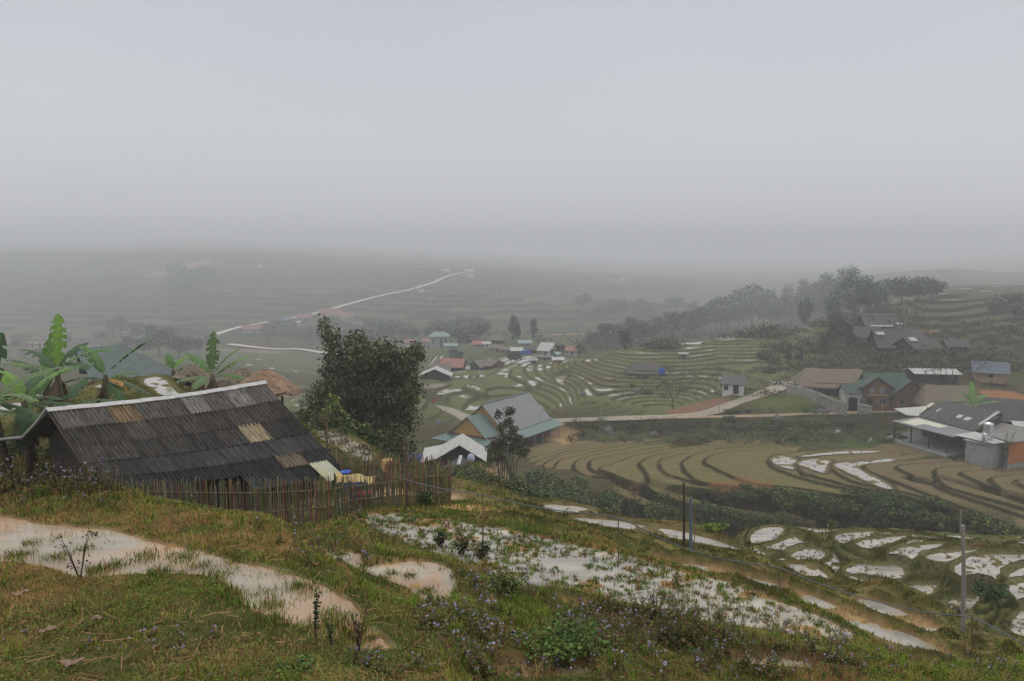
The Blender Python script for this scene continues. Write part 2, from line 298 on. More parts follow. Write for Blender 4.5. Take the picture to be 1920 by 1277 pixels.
Z = F.copy(); riser = np.zeros_like(F); WZ = np.full(F.shape, np.nan); WID = np.zeros(F.shape, np.int64)
regions = {}
def terrace(key, pts, s, b=.25, lip=.10, wet=0., wsc=6, seed=0, soft=.01, wamp=.05, wob=0):
    global Z, riser
    m = rmask(pts, soft); regions[key] = m
    f = F + (wob * fbm(Xg, Yg, wsc * 2.2, 2, seed + 40) if wob else 0)
    t = f / s; k = np.floor(t); r = t - k
    up = sstep(1 - b, 1, r)
    z = k * s + up * s + lip * np.where(r < .12, np.sin(np.pi * np.clip(r / .12, 0, 1)), 0)
    fl = (r > .12) & (r < 1 - b)
    if wet > 0:
        nm = fbm(Xg + k * 13.7, Yg - k * 7.1, wsc, 3, seed) * .5 + .5
        thr = np.quantile(nm[m > .5][::37], 1 - wet) if (m > .5).any() else 2
        e = (nm - thr) + (.10 * sstep(250, 275, Yg) if key == 'valley' else 0)
        z = z + np.where(fl, wamp * fbm(Xg, Yg, wsc * .12, 2, seed + 9) + 2 * wamp * np.clip(-e / .06, -.5, 1), 0) * sstep(.12, .2, r) * (1 - sstep(1 - b - .08, 1 - b, r))
        ww = (m > .9) & (r > .10) & (r < 1 - b + .05) & (e > -.05)
        WZ[ww] = (k * s)[ww]; WID[ww] = (k[ww].astype(np.int64) * 100 + seed + 100000)
    else:
        z = z + np.where(fl, wamp * .5 * fbm(Xg, Yg, 1.2, 2, seed + 9), 0)
    Z = Z * (1 - m) + z * m
    riser = np.maximum(riser, m * np.where((r > 1 - b), np.sin(np.pi * np.clip((r - 1 + b) / b, 0, 1)) ** .5, 0))
terrace('hill', [(560, 24), (700, 24), (900, 22), (1100, 19.5), (1300, 17), (1500, 14.8), (1900, 12.3), (2400, 11.5), (2400, 24), (1800, 24), (1500, 32), (1200, 34), (1000, 42), (860, 60), (700, 64), (540, 60)], .55, b=.42, lip=.10, wet=.10, wsc=3, seed=1, wob=.05)
terrace('spur', [(1385, 45), (1600, 43), (2400, 37), (2400, 62), (1380, 62)], .3, b=.36, lip=.08, wet=.35, wsc=3.5, seed=2, wob=.03)
terrace('lefthill', [(-300, 31), (570, 31), (620, 58), (-300, 60)], .32, b=.4, lip=.08, wet=.25, wsc=2.2, seed=3, wob=.25, soft=.03)
terrace('gullybank', [(1080, 119), (1500, 112), (1900, 98), (1900, 108), (1500, 120), (1080, 130)], 1.7, b=.6, lip=.1, seed=5, wob=.5)
terrace('valley', [(480, 198), (700, 193), (1040, 188), (1330, 189), (1500, 200), (1560, 250), (1540, 270), (1100, 262), (1080, 275), (480, 290)], .5, b=.28, lip=.08, wet=.20, wsc=9, seed=6, wob=.22, soft=.03)
terrace('roadside', [(1180, 160), (1700, 150), (1700, 176), (1180, 176)], .9, b=.5, lip=.1, seed=7, wob=.5)
terrace('floor', [(-500, 345), (600, 330), (700, 262), (1080, 262), (1100, 330), (1100, 400), (-500, 470)], 1.1, b=.4, lip=.15, wet=0.02, wsc=35, seed=8, wob=.4)
terrace('right', [(1600, 228), (2400, 222), (2400, 560), (1700, 560), (1560, 250)], 1.0, b=.4, lip=.2, wet=.03, wsc=26, seed=9, wob=.6, soft=.03)
terrace('farhill', [(-900, 500), (1100, 500), (1350, 650), (1350, 1200), (-900, 1400)], 4.2, b=.45, lip=.4, wet=0, wsc=110, seed=12, wob=2.6)

def chaikin(p, closed=True, it=2):
    p = [Vector(q) for q in p]
    for _ in range(it):
        o = [] if closed else [p[0]]
        for k in range(len(p) if closed else len(p) - 1):
            a, b = p[k], p[(k + 1) % len(p)]; o += [a * .75 + b * .25, a * .25 + b * .75]
        if not closed: o.append(p[-1])
        p = o
    return p
bumpcol = []      # (mask, colour) painted patches of soil that belong to the ground itself
mudm = np.zeros_like(F)
def sub(xmin, xmax, ymin, ymax):
    js = np.searchsorted(wr, math.log(max(ymin, 1.01))); je = np.searchsorted(wr, math.log(ymax)) + 1
    ym = max(ymin, 1.01)
    us = min(xmin / ym, xmin / ymax); ue = max(xmax / ym, xmax / ymax)
    i0 = max(0, int((us - U0) / (ur[1] - ur[0])) - 1); i1 = min(NC, int((ue - U0) / (ur[1] - ur[0])) + 2)
    return slice(js, min(je, NR)), slice(i0, i1)
npond = [0]; pondmask = np.zeros_like(F)
def pond(z, pix, rim=.25, bank=1.0, lip=.10, isl=.05, isc=.5, bias=0.0, wl=0.0):
    """a flooded paddy: its outline as seen, on its own water level"""
    npond[0] += 1
    P = chaikin([onz(px, py, z) for px, py in pix], True, 1 if -20.6 < z < -18.5 else 2)
    wd_ = abs(sum(P[i].x * P[i - 1].y - P[i - 1].x * P[i].y for i in range(len(P)))) / sum((P[i] - P[i - 1]).length for i in range(len(P))); rim = min(rim, .2 * wd_); wb = min(rim * 1.3, .16 * wd_)
    xs = [p.x for p in P]; ys = [p.y for p in P]; g = bank * 2 + 1
    s = sub(min(xs) - g, max(xs) + g, min(ys) - g, max(ys) + g)
    X, Y = Xg[s], Yg[s]
    d, _ = sdist(X, Y, P)
    d = d + wb * fbm(X, Y, rim * 9, 4, 21)
    zin = z - .5 * isl + isl * 2.1 * fbm(X, Y, isc, 5, 30 + npond[0]) + min(bias, .012)
    zr = z + lip
    zz = np.where(d > 0, zr + (zin - zr) * sstep(0, rim, d), zr + (Z[s] - zr) * sstep(0, bank, -d))
    Z[s] = np.where(d > -bank, zz, Z[s])
    m = d > rim * .15; wz = WZ[s]; wi = WID[s]
    wz[d > -bank * .6] = np.nan; wi[d > -bank * .6] = 0
    wz[m] = z + wl; wi[m] = npond[0]; WZ[s] = wz; WID[s] = wi
    pondmask[s] = np.maximum(pondmask[s], sstep(-rim, rim, d)); riser[s] *= 1 - sstep(-rim, 0, d)
    if min(ys) > 22: riser[s] = np.maximum(riser[s], .6 * sstep(-bank * .95, -bank * .6, d) * (1 - sstep(-bank * .22, 0, d)))
    mudm[s] = np.maximum(mudm[s], sstep(0, rim * .9, d))
q3 = lambda *q: [(1120 + a / 2.4, 900 + b / 2.4) for a, b in q]
def plat(z, pix, w=.6, drop=.9, lip=.12):
    """one terrace of the big field: everything inside the outline is raised to its level"""
    P = chaikin([onz(px, py, z) for px, py in pix]); xs = [p.x for p in P]; ys = [p.y for p in P]
    s = sub(min(xs) - 3, max(xs) + 3, min(ys) - 3, max(ys) + 3); X, Y = Xg[s], Yg[s]; d, _ = sdist(X, Y, P)
    d = d + .25 * fbm(X, Y, 2.5, 2, 71)
    p = np.where(d > -w, z - drop * (1 - sstep(-w, 0, d)) + lip * np.sin(np.pi * np.clip(d / .9, 0, 1)) + .02 * fbm(X, Y, 2, 2, 5) * (d > 0), -1e9)
    up = p > Z[s]; Z[s] = np.maximum(Z[s], p)
    riser[s] = np.where(up & (d > 0), 0, riser[s]); riser[s] = np.maximum(riser[s], np.where(up & (d > -w) & (d < .55), 1.0 - .25 * (d > .05), 0)); FM[s] = np.maximum(FM[s], (up & (d > -w)) * 1.0)
FM = np.zeros_like(F)
for z_, pix_ in [
 (-39.9, [(1500, 814), (1300, 816), (1200, 818), (1130, 822), (1070, 828), (1020, 838), (982, 848), (972, 865), (985, 882), (1010, 895), (1050, 907), (1080, 914), (1115, 916), (1200, 925)]),
 (-39.6, [(1450, 816), (1250, 819), (1140, 826), (1085, 835), (1035, 848), (985, 860), (990, 875), (1030, 892), (1070, 908), (1110, 911), (1200, 920)]),
 (-39.3, [(1600, 815), (1300, 820), (1210, 824), (1150, 829), (1110, 836), (1060, 845), (1022, 860), (990, 870), (1010, 884), (1050, 898), (1085, 905), (1120, 905), (1250, 920)]),
 (-39.0, [(1600, 817), (1250, 826), (1160, 833), (1108, 842), (1065, 850), (1025, 862), (1012, 877), (1035, 890), (1070, 899), (1120, 901), (1250, 915)]),
 (-38.7, [(1600, 819), (1300, 826), (1210, 830), (1135, 840), (1085, 854), (1047, 862), (1034, 880), (1050, 890), (1080, 896), (1125, 897), (1250, 912)]),
 (-38.4, [(1650, 820), (1400, 824), (1270, 829), (1210, 835), (1155, 843), (1115, 852), (1080, 862), (1074, 870), (1077, 884), (1100, 894), (1135, 894), (1250, 908)]),
 (-38.1, [(1650, 821), (1400, 827), (1335, 829), (1245, 836), (1145, 853), (1112, 861), (1101, 868), (1105, 883), (1145, 892), (1180, 906), (1250, 920), (1400, 930)]),
 (-37.8, [(1680, 822), (1420, 830), (1320, 834), (1260, 840), (1210, 848), (1180, 856), (1150, 869), (1113, 878), (1145, 888), (1178, 903), (1215, 911), (1300, 922), (1400, 925)]),
 (-37.5, [(1700, 823), (1440, 832), (1330, 837), (1260, 846), (1222, 854), (1202, 862), (1196, 871), (1207, 885), (1214, 901), (1240, 908), (1330, 920), (1440, 926), (1580, 945), (1700, 960), (1800, 985), (1900, 1010)]),
 (-37.2, [(1700, 824), (1440, 834), (1330, 841), (1290, 848), (1262, 854), (1236, 861), (1232, 870), (1243, 888), (1290, 903), (1340, 912), (1440, 922), (1580, 940), (1700, 955), (1800, 980), (1900, 1006), (2150, 1095)]),
 (-36.9, [(1700, 826), (1440, 837), (1360, 840), (1330, 845), (1298, 853), (1280, 862), (1276, 873), (1292, 895), (1305, 903), (1350, 910), (1440, 917), (1560, 932), (1640, 944), (1720, 955), (1800, 977), (1900, 1003), (2150, 1090)]),
 (-36.6, [(2150, 822), (1700, 828), (1560, 833), (1440, 841), (1370, 845), (1338, 851), (1320, 858), (1316, 866), (1335, 878), (1372, 895), (1410, 907), (1440, 911), (1500, 916), (1560, 927), (1600, 932), (1640, 930), (1700, 940), (1755, 955), (1800, 972), (1930, 1018), (2150, 1088)]),
 (-36.3, [(2150, 824), (1700, 838), (1560, 842), (1480, 849), (1450, 851), (1438, 862), (1440, 873), (1460, 882), (1490, 893), (1520, 902), (1570, 914), (1620, 922), (1700, 935), (1750, 948), (1800, 967), (1930, 1014), (2150, 1085)]),
 (-36.0, [(2150, 828), (1690, 841), (1560, 844), (1500, 853), (1488, 862), (1490, 876), (1505, 888), (1530, 895), (1560, 903), (1585, 911), (1640, 920), (1700, 932), (1750, 945), (1800, 965), (1930, 1011), (2150, 1082)]),
 (-35.7, [(2150, 838), (1830, 847), (1750, 851), (1690, 857), (1620, 863), (1570, 865), (1553, 872), (1560, 884), (1580, 895), (1600, 905), (1640, 914), (1680, 921), (1720, 930), (1750, 940), (1800, 960), (1860, 981), (1930, 1006), (2150, 1080)]),
 (-35.4, [(2150, 842), (1900, 855), (1720, 861), (1625, 868), (1612, 876), (1650, 894), (1700, 912), (1745, 930), (1800, 951), (1860, 973), (1930, 997), (2150, 1068)]),
 (-35.1, [(2150, 850), (1765, 866), (1690, 870), (1676, 877), (1700, 888), (1742, 904), (1752, 911), (1775, 922), (1830, 940), (1880, 956), (1930, 972), (2150, 1040)]),
 (-34.8, [(2150, 862), (1916, 868), (1760, 874), (1747, 883), (1752, 896), (1767, 912), (1800, 922), (1865, 940), (1915, 953), (2150, 1010)]),
 (-34.5, [(2150, 874), (1916, 877), (1840, 880), (1800, 883), (1797, 888), (1830, 903), (1860, 915), (1905, 935), (1950, 950), (2150, 1000)]),
 (-34.2, [(2150, 885), (1916, 888), (1855, 894), (1852, 900), (1878, 920), (1905, 934), (1950, 945), (2150, 985)]),
 (-33.9, [(2150, 896), (1905, 897), (1898, 902), (1916, 913), (1960, 930), (2150, 960)])]: plat(z_, pix_)
regions['field'] = FM
def bench(z, pix, rim=.4, bank=.9):
    P = chaikin([onz(px, py, z) for px, py in pix]); xs = [p.x for p in P]; ys = [p.y for p in P]
    s = sub(min(xs) - 3, max(xs) + 3, min(ys) - 3, max(ys) + 3); d, _ = sdist(Xg[s], Yg[s], P); k = sstep(-bank, 0, d); Z[s] = Z[s] * (1 - k) + z * k; BM[s] = np.maximum(BM[s], sstep(-rim, rim, d)); riser[s] *= 1 - sstep(-.2, .2, d)
BM = np.zeros_like(F)
bench(-39.0, [(1140, 906), (1165, 914), (1200, 930), (1250, 955), (1235, 956), (1190, 940), (1150, 920)])
bench(-38.6, [(1205, 906), (1240, 918), (1300, 935), (1360, 950), (1440, 963), (1560, 990), (1430, 972), (1340, 955), (1270, 938), (1220, 918)])
for z_, pix_, k_ in PD: pond(z_, pix_, **k_)
def zat(x, y):
    j = np.clip(np.interp(np.log(y), wr, np.arange(NR)), 0, NR - 1).astype(int); i = np.clip(np.round((x / y - U0) / (ur[1] - ur[0])), 0, NC - 1).astype(int); return Z[j, i]
BU = np.zeros_like(F)
def bund(pix, Ymin=12.8, Ymax=70, hh=.10, wd=.16):
    """a grassy bund traced along the slope: a low ridge of earth"""
    P = []
    Yr = np.exp(np.linspace(math.log(Ymin), math.log(Ymax), 1500))
    for px, py in pix:
        u, t = ray(px, py); k = np.where(t * Yr <= zat(u * Yr, Yr))[0]
        if len(k): P.append(Vector((u * Yr[k[0]], Yr[k[0]], 0)))
    P = [p for i, p in enumerate(P) if i == 0 or (p - P[i - 1]).length < 14]
    if len(P) < 2: return
    P = chaikin(P, False, 2); s = sub(min(p.x for p in P) - 1, max(p.x for p in P) + 1, min(p.y for p in P) - 1, max(p.y for p in P) + 1)
    d, _ = sdist(Xg[s], Yg[s], P, False); w_ = wd * (1 + .35 * fbm(Xg[s], Yg[s], .8, 2, 66)); g_ = np.exp(-(d / w_) ** 2) * (pondmask[s] < .3); Z[s] += hh * g_; BU[s] = np.maximum(BU[s], g_); riser[s] = np.maximum(riser[s], g_ * .95)
    wz = WZ[s]; wz[(g_ > .5)] = np.nan
for q in [((-400, 160), (-200, 200), (0, 262), (200, 318), (400, 378), (600, 440), (760, 500), (850, 530), (1000, 575), (1150, 640), (1300, 710), (1450, 764), (1600, 835)),
          ((-400, 120), (-200, 152), (0, 222), (200, 272), (400, 340), (560, 384), (760, 436), (900, 478), (1050, 535), (1200, 605), (1400, 690), (1600, 768), (1750, 835)),
          ((-400, 95), (-200, 125), (0, 200), (200, 250), (400, 300), (560, 345), (760, 395), (900, 440), (1100, 508), (1300, 566), (1500, 645), (1700, 735), (1900, 825)),
          ((-300, 85), (-100, 128), (0, 158), (100, 180), (250, 212), (400, 240), (560, 272), (700, 310), (850, 360), (1000, 405), (1100, 445), (1300, 500), (1500, 560), (1700, 650), (1900, 730)),
          ((-350, 140), (-150, 180), (50, 245), (250, 300), (450, 360), (650, 418)), ((-300, 105), (-100, 145), (100, 205), (300, 250), (450, 290), (650, 345)),
          ((1250, 545), (1400, 600), (1560, 660), (1700, 712), (1850, 770)), ((1000, 440), (1200, 480), (1380, 530), (1520, 590), (1700, 672))]: bund(q3(*q))
for q in [((1040, 240), (1200, 226), (1400, 238), (1600, 266), (1916, 300)), ((1140, 284), (1200, 262), (1320, 256), (1500, 268), (1700, 288), (1916, 318)), ((1270, 350), (1400, 296), (1560, 284), (1700, 300), (1916, 332)),
          ((700, 220), (800, 214), (900, 222), (980, 250), (1000, 290), (960, 312), (850, 320)), ((1080, 384), (1200, 376), (1390, 384)), ((1000, 420), (1200, 452), (1400, 462), (1480, 448)), ((1440, 352), (1540, 318), (1740, 312), (1916, 338))]: bund(q3(*q), 38, 64, .14, .3)

# ------------------------------------------------------------------ roads and house plots pressed into the land
roads = []
def resample(P, step):
    P = chaikin(P, False, 3); o = [P[0]]; acc = 0
    for a, b in zip(P, P[1:]):
        L = (b - a).length; t = 0
        while acc + (L - t) >= step:
            t += step - acc; acc = 0; o.append(a.lerp(b, t / L))
        acc += L - t
    return o + [P[-1]]
def carve_path(P, w, bank):
    g = w + bank
    s = sub(min(p.x for p in P) - g, max(p.x for p in P) + g, min(p.y for p in P) - g, max(p.y for p in P) + g)
    X, Y = Xg[s], Yg[s]; d, par = sdist(X, Y, P, False)
    zz = np.interp(par, np.arange(len(P)), [p.z for p in P])
    w2 = w * (.6 if min(p.y for p in P) < 400 else 1.6); k = 1 - sstep(w2, w2 + bank, d); Z[s] = Z[s] * (1 - k) + (zz - .12) * k
    wz = WZ[s]; wz[d < w] = np.nan
    riser[s] *= 1 - k
def road(name, mat, pts, w, bank=2.5, step=2.0):
    k_ = far(pts[0][2]) / pts[0][2]; w *= k_; bank *= k_; P = resample([at(*p) for p in pts], step * k_); carve_path(P, w, bank); roads.append((name, mat, P, w))
def roadg(name, mat, pix, w, bank, step, Ymin):       # a far road laid where its pixels meet the slope
    P = []; Yr = np.exp(np.linspace(math.log(Ymin), math.log(4000), 1500))
    for px, py in pix:
        u, t = ray(px, py); k = np.where(t * Yr <= zat(u * Yr, Yr))[0]
        if len(k): Yk = Yr[k[0]]; P.append(Vector((u * Yk, Yk, t * Yk)))
    for _ in range(2): P = [P[0]] + [Vector((p.x / p.y * q_, q_, p.z / p.y * q_)) for a, p, b in zip(P, P[1:], P[2:]) for q_ in [(a.y + 2 * p.y + b.y) / 4]] + [P[-1]]
    P = resample(P, step); carve_path(P, w, bank); roads.append((name, mat, P, w))
def plot(p, r, soft=3.0, ry=None, rot=0):
    ry = ry or r; g = max(r, ry) + soft
    s = sub(p.x - g, p.x + g, p.y - g, p.y + g); dx, dy = Xg[s] - p.x, Yg[s] - p.y
    c_, s_ = math.cos(rot), math.sin(rot); a = np.abs(dx * c_ + dy * s_) - r; b = np.abs(-dx * s_ + dy * c_) - ry
    k = 1 - sstep(0, soft, np.maximum(a, b)); Z[s] = Z[s] * (1 - k) + p.z * k; riser[s] *= 1 - k; wz = WZ[s]; wz[k > .3] = np.nan
# ------------------------------------------------------------------ materials
MATS = {}
def mat(name, col=(.3, .3, .3), rough=.8, nscale=None, namt=.25, attr=False, bump=0, bscale=None, metal=0, spec=.3, col2=None, stretch=(1, 1, 1), seams=None, trans=0, coord='Object'):
    if name in MATS: return MATS[name]
    m = bpy.data.materials.new(name); m.use_nodes = True; t = m.node_tree; b = t.nodes['Principled BSDF']; L = t.links
    b.inputs['Roughness'].default_value = rough; b.inputs['Metallic'].default_value = metal; b.inputs['Specular IOR Level'].default_value = spec
    b.inputs['Transmission Weight'].default_value = trans
    src = None
    if attr:
        a = t.nodes.new('ShaderNodeAttribute'); a.attribute_name = 'Col'; src = a.outputs['Color']
    else:
        rg = t.nodes.new('ShaderNodeRGB'); rg.outputs[0].default_value = (*col, 1); src = rg.outputs[0]
    tc = t.nodes.new('ShaderNodeTexCoord'); mp = t.nodes.new('ShaderNodeMapping'); mp.inputs['Scale'].default_value = stretch
    L.new(tc.outputs[coord], mp.inputs[0])
    if nscale:
        nn = t.nodes.new('ShaderNodeTexNoise'); nn.inputs['Scale'].default_value = nscale; nn.inputs['Detail'].default_value = 6; nn.inputs['Roughness'].default_value = .65
        L.new(mp.outputs[0], nn.inputs['Vector'])
        if col2:
            mx = t.nodes.new('ShaderNodeMix'); mx.data_type = 'RGBA'
            r2 = t.nodes.new('ShaderNodeMapRange'); r2.inputs[1].default_value = .4; r2.inputs[2].default_value = .62
            L.new(nn.outputs['Fac'], r2.inputs[0]); L.new(r2.outputs[0], mx.inputs[0]); L.new(src, mx.inputs[6]); mx.inputs[7].default_value = (*col2, 1); src = mx.outputs[2]
        n3 = t.nodes.new('ShaderNodeTexNoise'); n3.inputs['Scale'].default_value = nscale * 2.7; n3.inputs['Detail'].default_value = 5
        L.new(mp.outputs[0], n3.inputs['Vector'])
        mr = t.nodes.new('ShaderNodeMapRange'); mr.inputs[1].default_value = .25; mr.inputs[2].default_value = .75; mr.inputs[3].default_value = 1 - namt; mr.inputs[4].default_value = 1 + namt
        L.new(n3.outputs['Fac'], mr.inputs[0])
        ml = t.nodes.new('ShaderNodeVectorMath'); ml.operation = 'SCALE'; L.new(src, ml.inputs[0]); L.new(mr.outputs[0], ml.inputs['Scale']); src = ml.outputs[0]
        if bump:
            bp = t.nodes.new('ShaderNodeBump'); bp.inputs['Strength'].default_value = 1; bp.inputs['Distance'].default_value = bump
            L.new((n3 if not bscale else nn).outputs['Fac'], bp.inputs['Height']); L.new(bp.outputs[0], b.inputs['Normal'])
    if seams:                                      # corrugation / plank lines: (axis mapping stretch, scale, depth)
        wv = t.nodes.new('ShaderNodeTexWave'); wv.wave_type = 'BANDS'; wv.bands_direction = seams[0]; wv.inputs['Scale'].default_value = seams[1]; wv.inputs['Distortion'].default_value = .15
        L.new(tc.outputs[coord], wv.inputs['Vector'])
        mr = t.nodes.new('ShaderNodeMapRange'); mr.inputs[1].default_value = 0; mr.inputs[2].default_value = .35; mr.inputs[3].default_value = 1 - seams[2]; mr.inputs[4].default_value = 1
        L.new(wv.outputs['Fac'], mr.inputs[0])
        ml = t.nodes.new('ShaderNodeVectorMath'); ml.operation = 'SCALE'; L.new(src, ml.inputs[0]); L.new(mr.outputs[0], ml.inputs['Scale']); src = ml.outputs[0]
    L.new(src, b.inputs['Base Color'])
    MATS[name] = m; return m

# ------------------------------------------------------------------ mesh helpers
def tag(o, label=None, cat=None, group=None, kind=None):
    for k, v in (('label', label), ('category', cat), ('group', group), ('kind', kind)):
        if v: o[k] = v
    return o
def empty(name, loc, rz=0):
    o = bpy.data.objects.new(name, None); C.objects.link(o); o.location = loc; o.rotation_euler = (0, 0, rz); o.empty_display_size = .2; return o
def np_mesh(name, Vv, Ff, m, col=None, smooth=False, parent=None, uv=None):
    me = bpy.data.meshes.new(name); Vv = np.asarray(Vv, np.float32); Ff = np.asarray(Ff, np.int32); k = Ff.shape[1]
    me.vertices.add(len(Vv)); me.vertices.foreach_set('co', Vv.ravel())
    me.loops.add(Ff.size); me.loops.foreach_set('vertex_index', Ff.ravel())
    me.polygons.add(len(Ff)); me.polygons.foreach_set('loop_start', np.arange(0, Ff.size, k, dtype=np.int32))
    if smooth: me.polygons.foreach_set('use_smooth', np.ones(len(Ff), bool))
    me.update(calc_edges=True)
    if col is not None:
        a = me.color_attributes.new('Col', 'FLOAT_COLOR', 'POINT'); c4 = np.ones((len(Vv), 4), np.float32); c4[:, :3] = col; a.data.foreach_set('color', c4.ravel())
    me.materials.append(m)
    o = bpy.data.objects.new(name, me); C.objects.link(o); o.parent = parent; return o
class MB:
    def __init__(s): s.v = []; s.f = []; s.c = []; s.cur = (1, 1, 1)
    def add(s, vs, fs):
        b = len(s.v); s.v += [Vector(q) for q in vs]; s.c += [s.cur] * len(vs); s.f += [tuple(i + b for i in f) for f in fs]; return s
    def box(s, c, d, rz=0, rx=0, ry=0):
        m = Matrix.Rotation(rz, 3, 'Z') @ Matrix.Rotation(ry, 3, 'Y') @ Matrix.Rotation(rx, 3, 'X'); c = Vector(c)
        vs = [c + m @ Vector((x * d[0] / 2, y * d[1] / 2, z * d[2] / 2)) for x in (-1, 1) for y in (-1, 1) for z in (-1, 1)]
        return s.add(vs, [(0, 1, 3, 2), (4, 6, 7, 5), (0, 4, 5, 1), (2, 3, 7, 6), (0, 2, 6, 4), (1, 5, 7, 3)])
    def slab(s, q, t):                   # quad (or n-gon) given counter-clockwise seen from above, thickened downwards
        q = [Vector(p) for p in q]; n = (q[1] - q[0]).cross(q[2] - q[0]).normalized(); n = n if n.z > 0 else -n; k = len(q)
        return s.add(q + [p - n * t for p in q], [tuple(range(k)), tuple(range(2 * k - 1, k - 1, -1))] + [(i, i + k, (i + 1) % k + k, (i + 1) % k) for i in range(k)])
    def tube(s, pts, rad, n=8, cap=True):
        pts = [Vector(p) for p in pts]; rad = rad if isinstance(rad, (list, tuple)) else [rad] * len(pts); vs = []
        ref = Vector((0, 0, 1))
        for i, p in enumerate(pts):
            d = (pts[min(i + 1, len(pts) - 1)] - pts[max(i - 1, 0)]).normalized()
            a = d.cross(ref if abs(d.z) < .9 else Vector((1, 0, 0))).normalized(); b = d.cross(a)
            vs += [p + (a * math.cos(2 * math.pi * k / n) + b * math.sin(2 * math.pi * k / n)) * rad[i] for k in range(n)]
        fs = [(i * n + k, i * n + (k + 1) % n, (i + 1) * n + (k + 1) % n, (i + 1) * n + k) for i in range(len(pts) - 1) for k in range(n)]
        if cap: fs += [tuple(range(n - 1, -1, -1)), tuple(range((len(pts) - 1) * n, len(pts) * n))]
        return s.add(vs, fs)
    def lathe(s, c, prof, n=20):         # prof: (radius, z)
        c = Vector(c); vs = [c + Vector((r * math.cos(2 * math.pi * k / n), r * math.sin(2 * math.pi * k / n), z)) for r, z in prof for k in range(n)]
        fs = [(i * n + k, i * n + (k + 1) % n, (i + 1) * n + (k + 1) % n, (i + 1) * n + k) for i in range(len(prof) - 1) for k in range(n)]
        return s.add(vs, fs + [tuple(range(n - 1, -1, -1)), tuple(range((len(prof) - 1) * n, len(prof) * n))])
    def build(s, name, m, parent=None, smooth=False, local=False, col=False):
        me = bpy.data.meshes.new(name); o_ = parent
        off = Vector((0, 0, 0)); inv = None
        if parent is not None and not local:
            ch = parent; M_ = Matrix.Identity(4)
            stack = []
            while ch is not None: stack.append(Matrix.Translation(ch.location) @ ch.rotation_euler.to_matrix().to_4x4()); ch = ch.parent
            for q in reversed(stack): M_ = M_ @ q
            inv = M_.inverted()
        me.from_pydata([tuple(inv @ v) if inv else tuple(v) for v in s.v], [], s.f)
        me.materials.append(m)
        if smooth:
            for p in me.polygons: p.use_smooth = True
        if col:
            a = me.color_attributes.new('Col', 'FLOAT_COLOR', 'POINT'); a.data.foreach_set('color', [x for c in s.c for x in (*c, 1)])
        me.update()
        o = bpy.data.objects.new(name, me); C.objects.link(o); o.parent = parent; return o

# ------------------------------------------------------------------ plots and roads (before the ground is built)
CONC = mat('concrete_road', (.30, .265, .21), .85, .35, .22, bump=.02, col2=(.25, .20, .14), coord='Object')
DIRT = mat('dirt_road', (.33, .245, .16), .9, .4, .25, bump=.02, col2=(.25, .17, .10))
def base(px, py, Y): return at(px, py, Y)
def zbase(px, Y, z): return Vector((ucol(px, Y, z) * Y, Y, z))
plots = []
PL_house = (Vector((-8.6, 25.0, -8.2)))
# green and yellow building frame: A, B ridge ends; rd along the ridge, pr towards the right front
GA = at(903, 760, 162); GA.z = -30.5; GB = Vector((3.7, 177, -30.5)); rd = (GB - GA); rd.z = 0; GL = rd.length; rd.normalize(); pr = Vector((rd.y, -rd.x, 0))
gmid = GA + rd * (GL / 2 - 3); plot(Vector((gmid.x, gmid.y, -39.3)), 13, 3, 10, math.atan2(rd.y, rd.x))
plot(Vector((-8.5, 110, -28.9)), 6.5, 3)
hallc = Vector((80.5, 147, -35.4)); plot(hallc, 9.5, 3, 8, math.atan2(-13, 4) * 0 + .0)
plot(Vector((87, 134, -35.8)), 7, 2.5)
road('road', CONC, [(700, 752, 222), (760, 752, 218), (790, 757, 213), (832, 764, 204), (870, 779, 192), (905, 800, 186), (960, 800, 184), (1010, 789, 180), (1050, 787, 178), (1150, 784, 179), (1260, 780, 181), (1330, 775, 183), (1372, 756, 186), (1420, 741, 189), (1470, 722, 194), (1495, 714, 198), (1520, 709, 203)], 2.0, 2.5)
road('road', DIRT, [(1240, 782, 180), (1330, 781, 179.5), (1450, 778, 181), (1580, 773.5, 182), (1690, 770, 183), (1760, 768, 184)], 1.3, 2)
road('path', CONC, [(962, 905, 92), (975, 922, 84), (990, 940, 76), (1003, 955, 70)], .7, 1.2, 1)
roadg('road', CONC, [(392, 636), (402, 630), (440, 618), (470, 612), (520, 604), (560, 597), (600, 589), (640, 577), (680, 566), (720, 556), (760, 549), (790, 541), (815, 533), (836, 522), (868, 515)], 4.0, 9, 6, 450)
roadg('road', CONC, [(-160, 488), (-60, 486), (0, 485), (80, 487), (160, 491)], 5, 12, 8, 700)
roadg('road', CONC, [(425, 500), (520, 505), (600, 509), (700, 512), (820, 514)], 4.5, 12, 8, 700)
road('path', DIRT, [(430, 647, 440), (480, 653, 430), (520, 657, 425), (560, 655, 425), (610, 664, 405), (680, 668, 400)], 2.2, 4, 4)
road('path', DIRT, [(235, 625, 520), (270, 624, 520), (300, 622, 525)], 1.6, 4, 4)
# field edge paths
road('path', DIRT, [(1755, 930, 124), (1800, 948, 120), (1860, 968, 115), (1930, 992, 110), (2000, 1012, 107)], .55, .8, 1)

